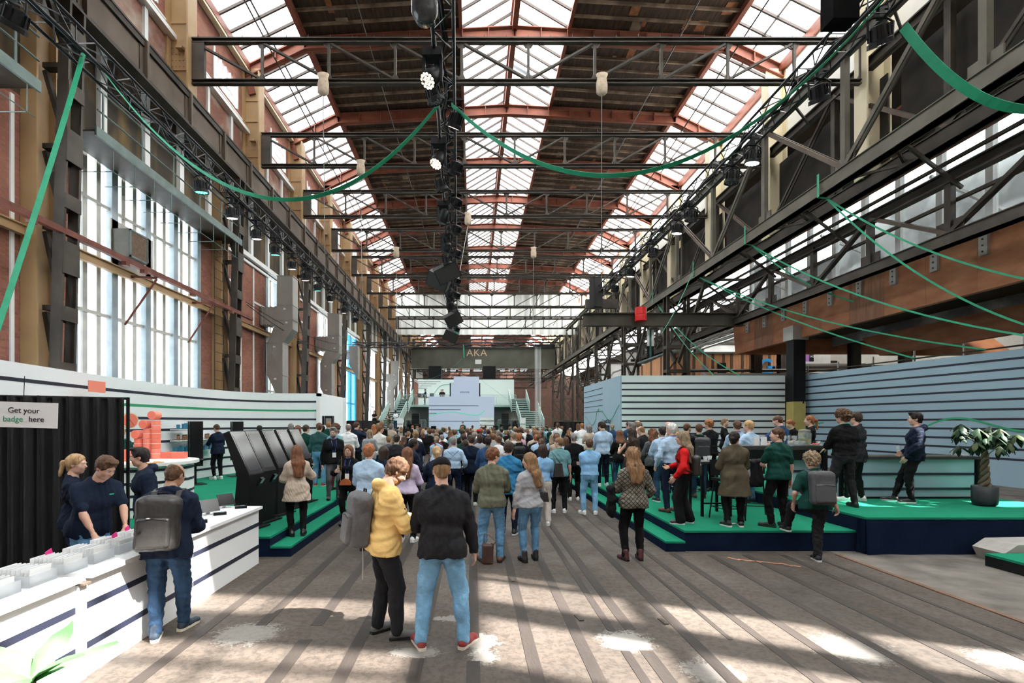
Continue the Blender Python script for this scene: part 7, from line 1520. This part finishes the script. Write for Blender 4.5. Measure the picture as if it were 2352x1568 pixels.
wv0 = to_world(r, (.02, .17, .86)); t = thing('orange_bag', 'rust orange half round handbag on a gold strap', 'bag', wv0); MB().prism([(.12 * math.cos(a), 0, .13 * math.sin(a)) for a in [math.pi * i / 10 for i in range(11)]], (0, -.03, 0), (0, .03, 0)).build('bag_body', cloth_m('rust'), t, local=True); MB().path([(-.1, 0, .05), tuple(to_world(r, (.12, .12, 1.45)) - wv0)], .004, 5).build('strap', MATS['gold_chain'], t, local=True)
person_at(847, 8.5, 0, -4, 1.77, 'person in pale blue shirt just behind the yellow hoodie', 1, b=1.08, top='shirt', tc='paleblue', bc='denimdark', hair=('wavy', 'ginger'), armL='front', armR='front', hy=-.2)
person_at(935, 9.1, 0, -8, 1.68, 'person in lavender blouse and black trousers', 1, fem=1, top='shirt', tc='lavender', bc='black', hair=('long', 'chestnut', .40), armL='front', armR='front', shoe='white', hem=.92)
person_at(880, 9.9, 0, -40, 1.66, 'person in navy jacket talking to the pale blue shirt', 1, fem=1, top='jacket', tc='navy', bc='black', hair=('bob', 'dark'), armL='front', armR='front', hy=.6, face=True)
person_at(1003, 9.6, 0, 6, 1.68, 'person in navy blazer and beige trousers behind the black cap', 1, fem=1, top='jacket', tc='navy', bc='beige', hair=('pony', 'blond', .30), armL='front', armR='front', hy=.15)
person_at(948, 11.2, 0, -60, 1.78, 'person in navy blazer seen in profile beside lavender blouse', 1, top='jacket', tc='navy', bc='black', hair=('crop', 'black'), skin='dark', armL='front', armR='front', hy=-.1, face=True)
r, J, M = person_at(1042, 13, 0, -3, 1.76, 'person in pale shirt with thin cross strap on the back', 1, b=1.04, top='tuck', tc='paleblue', bc='navy', hair=('short', 'grey'), armL='front', armR='bent', shoe='white')
MB().ribbon([tuple(J['T'](p)) for p in ((-.14, -.145, 1.42), (0, -.155, 1.30), (.14, -.15, 1.44))], .012, .004, (0, 0, 1)).build('shoulder_strap', M_BLACKP, r, local=True)
person(1082, 1160, 0, -8, 1.80, 'person in navy denim shirt with rolled sleeves and black trousers', 1, top='shirt', tc='navy', bc='black', hair=('quiff', 'dark'), beard=True, slv=1.5, armL='bent', armR='front', hy=.5, shoe='white')
person_at(1121, 12.3, 0, 0, 1.80, 'person in blue sweater with mint lanyard', 1, b=1.05, top='sweater', tc='midblue', bc='navy', hair=('crop', 'black'), skin='dark', lany='green', armL='front', armR='front')
person_at(1168, 9.7, 0, -12, 1.76, 'person in bright blue jacket beside the olive shirt', 1, top='jacket', tc='blue', bc='navy', hair=('wavy', 'dark'), armL='front', armR='front', shoe='blackwhite')
r, J, M = person_at(1192, 14, 0, 0, 1.84, 'person in black T-shirt wearing a bulky black backpack', 1, b=1.05, top='tee', tc='black', bc='denim', hair=('short', 'ginger'), armL='bent', armR='bent', wL=(.36, .05, 1.02), wR=(.36, .05, 1.02)); backpack(r, J, M_BLACKP, 'bulky black backpack worn over a black T-shirt', .32, .50, .2, 1.18)
person(1247, 1206, 0, 0, 1.67, 'person in sky blue top and pale trousers with shoulder bag', 1, fem=1, top='tuck', tc='skyblue', bc='stone', hair=('bob', 'dark'), armL='front', armR='front', shoe='white', wide=.012, crop=.93)
wv0 = gp(1276, 1090) ; t_ = Vector((1.78, 10.55, 1.02)); t = thing('shoulder_bag', 'black leather tote on the shoulder of the sky blue top', 'bag', t_); MB().prism([(-.11, 0, 0), (.11, 0, 0), (.07, 0, .28), (-.07, 0, .28)], (0, -.05, 0), (0, .05, 0)).build('bag_body', M_LEA, t, local=True); MB().path([(-.06, 0, .28), (-.14, .0, .52), (.04, 0, .28)], .009, 6).build('strap', M_LEA, t, local=True)
person(1285, 1177, 0, 2, 1.78, 'person in teal T-shirt and black trousers looking sideways', 1, top='tee', tc='teal', bc='black', hair=('short', 'light'), armL='down', armR='down', hy=.95, face=True, shoe='white', footL=(-.14, .02, 0, .3), footR=(.12, -.02, 0, -.3), lany='green')
person_at(1318, 14.0, 0, 0, 1.83, 'person in black sweater and white shoes near platform step', 1, top='sweater', tc='black', bc='black', hair=('short', 'grey'), armL='front', armR='front', shoe='white')
person(1354, 1181, 0, 0, 1.75, 'person in sky blue shirt and light jeans with folded arms', 1, b=1.06, top='tuck', tc='skyblue', bc='denimlight', hem=.93, hair=('short', 'brown'), armL='fold', armR='fold', lany='green', shoe='white', footL=(-.13, .02, 0, .3), footR=(.14, 0, 0, -.3), slv=1.5)
# -- right platform
person(1385, 1116, .345, 2, 1.82, 'person in pale mint sweater and navy trousers on platform edge', 1, top='sweater', tc='paleblue', bc='navy', hair=('wavy', 'dark'), armL='front', armR='front', hp=.3, hy=.4, shoe='white', lany='green')
r, J, M = person_at(1452, 11.9, .345, 12, 1.66, 'person in dark brown sleeveless dress holding a glass', 1, fem=1, top='dress', tc='brown', bc='brown', hair=('long', 'dark', .44), armL='glass', armR='front', hy=.2, hem=.3, flare=.03); held_glass(r, J, 'L', 'champagne glass held by the person in brown dress')
person(1522, 1152, .345, 0, 1.70, 'person in blue shirt and dark jeans at high tables', 1, b=1.06, top='tuck', tc='paleblue', bc='denimdark', hair=('crop', 'black'), skin='tan', armL='front', armR='front', shoe='blackwhite')
person(1544, 1176, .345, 14, 1.78, 'person in pale shirt and navy trousers beside the red blouse', 1, b=1.06, top='tuck', tc='paleblue', bc='navy', hair=('short', 'white'), armL='bent', armR='front', hy=.35, shoe='brown', lany='blue')
r, J, M = person(1570, 1202, .345, 66, 1.63, 'person in red blouse and wide black trousers', 0, fem=1, top='tuck', tc='red', bc='black', hair=('long', 'ash', .42), armL='bent', armR='front', hy=-.1, wide=.035, footL=(-.1, .05, 0, .0), footR=(.1, -.1, 0, -.1), shoe='blackwhite', slv=1.9, face=True); backpack(r, J, M_LEA, 'soft black leather backpack on the red blouse', .26, .36, .14, 1.12)
held_glass(r, J, 'L', 'champagne glass held by the person in red blouse')
r, J, M = person(1606, 1142, .345, -6, 1.76, 'person in black sweater wearing a dark grey rolltop backpack', 1, b=1.04, top='sweater', tc='black', bc='denimdark', hair=('crop', 'brown'), armL='front', armR='front', lany='green', shoe='brown'); backpack(r, J, mat('dark_grey_nylon', (.03, .03, .033), .55), 'dark grey rolltop backpack on a black sweater', .32, .48, .18, 1.2)
person(1687, 1209, .345, -4, 1.63, 'person in long olive coat and black trousers', 0, fem=1, b=1.08, top='coat', tc='khaki', bc='black', hair=('bun', 'black'), hem=.58, armL='front', armR='front', hy=-.75, shoe='blackwhite', flare=.07, face=True, footL=(-.11, 0, 0, .3), footR=(.11, 0, 0, -.3))
r, J, M = person(1788, 1211, .345, 8, 1.70, 'person in dark green T-shirt and black trousers looking sideways', 0, b=1.02, top='tee', tc='green', bc='black', hair=('short', 'brown'), armL='front', armR='down', hy=.9, face=True, shoe='black', footL=(-.10, .04, 0, .6), footR=(.12, 0, 0, -.3))
wj = to_world(r, (-.22, .26, .72)); F_ = Field((-.2, -.2, -.1), (.2, .2, .5), .016); F_.rbox((0, 0, .18), (.10, .07, .24), .05).cone((-.08, 0, .36), (.1, 0, .40), .06, .05, .05); P, Q = F_.mesh(); oj = link('dark_jacket', np_mesh('dark_jacket', [(displace(P, Q, wob(P, .01, 22, 9)), Q)]), cloth_m('charcoal'), None, loc=wj); tag(oj, 'dark jacket folded over the arm of the green T-shirt', 'jacket')
r, J, M = person(1872, 1288, 0, -6, 1.66, 'person in green T-shirt with square rucksack stepping up', 0, fem=1, b=1.22, top='tee', tc='green', bc='charcoal', hair=('curly', 'ash'), armL='bent', armR='out', hem=.86, lean=.12, footL=(-.14, .55, .345, .1), footR=(.04, .0, 0, -.1), shoe='blackwhite', loose=.012)
backpack(r, J, mat('charcoal_canvas', (.05, .05, .055), .65, 0, (.065, .065, .07), 7), 'square charcoal rucksack worn by the person stepping up', .34, .50, .17, 1.20)
person(1938, 1164, .605, 4, 1.76, 'person in black shirt and trousers standing wide at the bar', 0, b=1.04, top='shirt', tc='black', bc='charcoal', hair=('curly', 'brown'), armL='front', armR='front', hy=.4, footL=(-.22, .02, 0, .5), footR=(.20, -.02, 0, -.2), shoe='black', hem=.95, lany='green')
person_at(1968, 9.95, .605, 35, 1.74, 'person in dark grey jacket leaning an arm on the high bar', 1, top='jacket', tc='charcoal', bc='black', hair=('short', 'dark'), armL='bar', armR='down', shoe='white', footL=(-.16, .1, 0, .3), footR=(.12, -.05, 0, -.3))
r, J, M = person(2100, 1154, .605, 52, 1.72, 'person in navy hoodie leaning on the low bar', 0, b=1.05, top='hoodie', tc='navy', bc='black', hair=('quiff', 'black'), armL='pocket', armR='front', wR=(.30, .16, .98), hy=.12, face=True, lean=-.06, slv=1.55, footL=(-.13, .05, 0, .3), footR=(.02, .30, 0, -.2), shoe='blackwhite')
person_at(1792, 11.7, .605, 25, 1.70, 'person in blue sweater over pale collar leaning at the bar', 1, b=1.05, top='sweater', tc='midblue', bc='navy', hair=('crop', 'brown'), armL='bar', armR='front', hp=.35, hy=.3, face=True)
person_at(1694, 12.0, .345, -10, 1.84, 'person in pale shirt with blue lanyard behind the high bar', 1, top='tuck', tc='paleblue', bc='navy', hair=('short', 'brown'), armL='front', armR='front', lany='blue')
person_at(1722, 11.45, .345, 25, 1.84, 'person in pale blue shirt and jeans behind the high bar', 1, b=1.08, top='tuck', tc='paleblue', bc='denim', hair=('short', 'blond'), armL='glass', armR='bent', hy=.2, face=True)
person_at(1862, 12.4, .605, 60, 1.70, 'bar worker in black T-shirt beside the lemonade dispenser', 1, fem=1, top='tee', tc='black', bc='black', hair=('pony', 'ginger', .22), armL='front', armR='front', face=True)
person_at(1824, 14.2, .605, 80, 1.62, 'person in black T-shirt bent low before the yellow column', 1, fem=1, top='tee', tc='black', bc='black', hair=('bun', 'ginger'), armL='front', armR='front', hp=.3, lean=.1, face=True)
person_at(1664, 14.8, .605, -120, 1.64, 'bar worker in black T-shirt before the flat striped panel', 1, fem=1, top='tee', tc='black', bc='black', hair=('bun', 'light'), armL='front', armR='glass', face=True, hy=-.6)
person_at(1630, 13.3, .345, 20, 1.87, 'person in black sweater turned sideways near the high bar', 1, top='sweater', tc='black', bc='black', hair=('wavy', 'ginger'), armL='front', armR='front', hy=.4, beard=True)
person_at(1577, 14.0, .345, -70, 1.76, 'person in dark grey T-shirt reaching at the back bar', 1, top='tee', tc='charcoal', bc='black', hair=('short', 'brown'), armL='front', armR='front', beard=True)
person_at(1548, 14.2, .345, 50, 1.74, 'person in pale blue blouse raising a hand', 1, fem=1, top='shirt', tc='paleblue', bc='black', hair=('long', 'blond', .25), armL='raise', armR='front')
person_at(1534, 15.0, .345, -150, 1.82, 'person in grey shirt drinking with raised hand', 1, top='shirt', tc='grey', bc='navy', hair=('bald', 'grey'), skin='pink', armL='raise', armR='down', face=True)
person_at(1453, 14.4, .345, 60, 1.80, 'person in white shirt beside the brown dress', 1, top='shirt', tc='white', bc='navy', hair=('quiff', 'grey'), armL='front', armR='front', face=True)
person_at(1476, 13.6, .345, 40, 1.70, 'person in charcoal suit looking down at a table', 1, top='jacket', tc='charcoal', bc='charcoal', hair=('fringe', 'light'), armL='front', armR='front', hp=.3)
person_at(1500, 12.3, .345, 10, 1.62, 'person in dark grey top behind the blue shirt', 1, fem=1, top='shirt', tc='darkgrey', bc='black', hair=('longcurly', 'chestnut', .25), armL='front', armR='front')
person_at(1424, 13.6, .345, -5, 1.58, 'person in black top beside the brown dress', 1, fem=1, top='shirt', tc='black', bc='denimdark', hair=('long', 'chestnut', .22), armL='front', armR='front')
# -- shelves, snack counter
r, J, M = person(500, 1100, .325, 58, 1.76, 'person in navy shirt reading a phone before the shelves', 1, top='shirt', tc='navy', bc='black', hair=('short', 'brown'), slv=1.3, armL='phone', armR='phone', hp=.35, shoe='white', crop=.93, face=True); phone(r, J, 'L', 'phone held by the person before the shelves')
person_at(279, 12.0, .325, -150, 1.68, 'snack server in green T-shirt behind the coral drums', 1, fem=1, top='tee', tc='green', bc='black', hair=('bun', 'blond'), armL='front', armR='front', face=True, hp=.2)
# -- left platform group
person(733, 1116, .325, 0, 1.80, 'person in grey waistcoat over pale shirt and teal jeans', 1, top='tuck', tc='tealdark', bc='denim', hair=('short', 'brown'), armL='down', armR='front', shoe='red', slv=1.5)
person_at(770, 13.6, .325, -20, 1.76, 'person in grey teal T-shirt and maroon trousers', 1, top='tee', tc='teal', bc='maroon', hair=('curly', 'brown'), armL='front', armR='down', hy=-.5, beard=True)
person_at(800, 15.0, .325, 0, 1.78, 'person in white shirt and beige trousers on kiosk platform', 1, b=1.08, top='tuck', tc='white', bc='beige', hair=('fringe', 'grey'), armL='front', armR='front')
person_at(702, 15.0, .325, -15, 1.74, 'person in dark green shirt behind the kiosks', 1, top='shirt', tc='green', bc='navy', hair=('short', 'dark'), armL='front', armR='front', hy=-.3)
person_at(668, 16.2, .325, 20, 1.78, 'person in white shirt half hidden behind the kiosks', 2, top='shirt', tc='white', bc='navy', hair=('short', 'grey'))
person_at(684, 15.4, .325, 20, 1.72, 'person in black shirt half hidden behind the kiosks', 2, fem=1, top='shirt', tc='black', bc='navy', hair=('bob', 'chestnut'))
person_at(596, 15.6, .325, 30, 1.72, 'person in navy shirt half hidden behind the first kiosk', 2, top='shirt', tc='navy', bc='navy', hair=('short', 'black'))
person_at(818, 17.5, .325, -40, 1.84, 'person in navy jacket with both hands raised to the face', 1, top='jacket', tc='navy', bc='black', hair=('short', 'brown'), armL='raise', armR='raise', face=True)
person_at(872, 16.4, .168, -30, 1.88, 'person in cream sweater and jeans on the step', 1, b=1.04, top='sweater', tc='offwhite', bc='denimdark', hair=('short', 'chestnut'), armL='front', armR='front', hy=-.5)
person_at(849, 15.6, .325, 0, 1.58, 'person in grey jacket and grey trousers on platform edge', 1, fem=1, top='jacket', tc='grey', bc='darkgrey', hair=('bob', 'ash'), armL='front', armR='front')
person_at(911, 13.4, 0, 0, 1.82, 'person in charcoal T-shirt with mint lanyard', 1, b=1.14, top='tee', tc='charcoal', bc='tealdark', hair=('short', 'dark'), armL='down', armR='front', lany='green')
person_at(893, 15.2, 0, 5, 1.74, 'person in dark grey overshirt beside the charcoal T-shirt', 1, b=1.05, top='shirt', tc='darkgrey', bc='black', hair=('crop', 'light'), armL='front', armR='front')
# -- stage people
person_at(1063, 43.5, .45, 180, 1.76, 'speaker in dark green shirt before the screen wall', 2, top='shirt', tc='green', bc='black', hair=('short', 'dark'), armL='front', armR='front', face=True)
person_at(860, 46.6, 1.45, -170, 1.78, 'person in black top with crossed arms beside the stage', 2, fem=1, top='tee', tc='black', bc='denimdark', hair=('long', 'dark', .3), armL='fold', armR='fold')
person_at(893, 46.5, 1.45, -120, 1.66, 'person in brown patterned dress on the stage side', 2, fem=1, top='dress', tc='khaki', bc='khaki', hair=('bob', 'brown'), hem=.2, armL='front', armR='front')
person_at(909, 46.6, 1.45, 150, 1.80, 'person in white T-shirt beside the lectern', 2, top='tee', tc='white', bc='denimdark', hair=('cap', 'black'), skin='dark', armL='front', armR='bent')
person_at(1017, 54.8, 3.95, 170, 1.78, 'person at the mixing desk on the balcony', 2, top='tee', tc='charcoal', bc='black', hair=('short', 'dark'), armL='front', armR='front')
person_at(1014, 52.6, 3.95, 180, 1.62, 'person in black leaning on the balcony railing', 2, top='tee', tc='black', bc='black', hair=('crop', 'dark'), armL='front', armR='front')
person_at(977, 53.0, 3.95, 90, 1.7, 'person in navy jacket at the top of the balcony stair', 2, top='jacket', tc='navy', bc='black', hair=('short', 'dark'), armL='front', armR='front')
# -- the crowd before the stage
ARCH = []
for nm, kw in (('short', dict(hair=('short', 'brown'), top='shirt', armL='front', armR='front')), ('crop', dict(hair=('crop', 'brown'), top='tee', armL='front', armR='down')), ('quiff', dict(hair=('quiff', 'dark'), top='sweater', armL='fold', armR='fold')), ('wavy', dict(hair=('wavy', 'brown'), top='jacket', armL='down', armR='front', hy=.5)), ('bald', dict(hair=('fringe', 'grey'), top='jacket', armL='front', armR='front', b=1.06)),
               ('long', dict(fem=1, hair=('long', 'brown', .26), top='shirt', armL='front', armR='front')), ('bob', dict(fem=1, hair=('bob', 'brown'), top='tee', armL='front', armR='down')), ('pony', dict(fem=1, hair=('pony', 'brown', .2), top='jacket', armL='fold', armR='fold', hy=-.4)), ('cap', dict(hair=('cap', 'red', 'brown'), top='jacket', armL='front', armR='front'))):
    sp = dict(h=1.72 if kw.get('fem') else 1.80, label='x', **kw); r, J, M = build_person(sp, 2); ARCH.append((nm, r, kw))
cr_rnd = random.Random(21)
TOPC = ['navy', 'black', 'paleblue', 'white', 'charcoal', 'skyblue', 'offwhite', 'grey', 'midblue', 'olive', 'green', 'navy', 'black', 'white', 'teal', 'paleblue', 'darkgrey', 'pink', 'maroon', 'beige']
HAIRC = ['brown', 'dark', 'black', 'chestnut', 'light', 'blond', 'ginger', 'grey', 'ash', 'brown', 'dark', 'brown']
NICE = {'paleblue': 'pale blue', 'skyblue': 'sky blue', 'offwhite': 'cream', 'midblue': 'mid blue', 'darkgrey': 'dark grey', 'light': 'light brown', 'ash': 'ash blond', 'dark': 'dark brown'}
GARM = {'short': 'shirt', 'crop': 'T-shirt', 'quiff': 'sweater', 'wavy': 'jacket', 'bald': 'jacket', 'long': 'shirt', 'bob': 'T-shirt', 'pony': 'jacket', 'cap': 'jacket'}
used = {}
def crowd(x, y, z=0.0, k=None, hair=None, topc=None, skin=None, hs=None, rz=None, place_='in the stage crowd'):
    i = cr_rnd.choices(range(9), [22, 14, 10, 12, 7, 13, 9, 8, 0])[0] if k is None else k; nm, r0, kw = ARCH[i]; hc = hair or cr_rnd.choice(HAIRC if i != 4 else ['grey', 'light', 'ash']); tc = topc or cr_rnd.choice(TOPC); bc = cr_rnd.choice(['black', 'navy', 'denim', 'denimdark', 'charcoal', 'beige']); sk = skin or cr_rnd.choices(['fair', 'light', 'tan', 'dark'], [10, 8, 4, 1.5])[0]
    lab = 'person in %s %s and %s %s' % (NICE.get(tc, tc), GARM[nm], {'denim': 'blue jeans', 'denimdark': 'dark jeans'}.get(bc, bc + ' trousers'), place_)
    if nm == 'cap': lab = 'person in red cap and %s jacket %s' % (NICE.get(tc, tc), place_)
    first = i not in used; used[i] = 1
    r = copy_tree(r0) ; r.location = (x, y, z); r.rotation_euler = (0, 0, rz if rz is not None else math.atan2(-( -1 - x), 48 - y) * .8 + cr_rnd.gauss(0, .22)); s = hs or cr_rnd.gauss(1.0, .03); r.scale = (s, s, s)
    r['label'] = lab; r['category'] = 'person'; r['group'] = 'crowd: ' + lab
    for o in r.children:
        n = o.name.split('.')[0]; m = {'body': skin_m(sk), 'hair': hair_m(hc), 'trousers': cloth_m(bc)}.get(n)
        if n in ('shirt', 't_shirt', 'sweater', 'jacket'): m = cloth_m(tc)
        if m is not None: o.material_slots[0].link = 'OBJECT'; o.material_slots[0].material = m
    return r
spots = []
def ok(x, y, dmin): return all((x - a) ** 2 + (y - b) ** 2 > dmin * dmin for a, b in spots)
for o in list(COL.objects):
    if o.name.startswith('person') and o.type == 'EMPTY' and o.location.length > .5: spots.append((o.location.x, o.location.y))
def fill(n, xr, yr, z, dmin, **kw):
    c = 0; tries = 0
    while c < n and tries < n * 60:
        tries += 1; y = yr[0] + (yr[1] - yr[0]) * cr_rnd.random(); x = xr[0] + (xr[1] - xr[0]) * cr_rnd.random()
        if ok(x, y, dmin): spots.append((x, y)); crowd(x, y, z, **kw); c += 1
fill(32, (-2.6, 2.9), (13.5, 20), 0, .62); fill(52, (-2.7, 3.0), (20, 30), 0, .60); fill(46, (-8.0, 6.6), (28, 38), 0, .75); fill(34, (-7, 6.5), (36, 42), 0, .8)
fill(9, (-5.6, -3.5), (16, 24.5), .325, .7, place_='on the kiosk platform'); fill(12, (3.8, 6.1), (15, 24), .345, .75, place_='among the high tables')
crowd(.25, 24.5, 0, 8, 'dark', 'darkgrey', 'fair', 1.0); crowd(.9, 26.5, 0, 5, 'blond', 'paleblue', 'fair', 1.0)
for nm, r0, kw in ARCH:
    for ch in list(r0.children):
        for g2 in list(ch.children): bpy.data.objects.remove(g2)
        bpy.data.objects.remove(ch)
    bpy.data.objects.remove(r0)
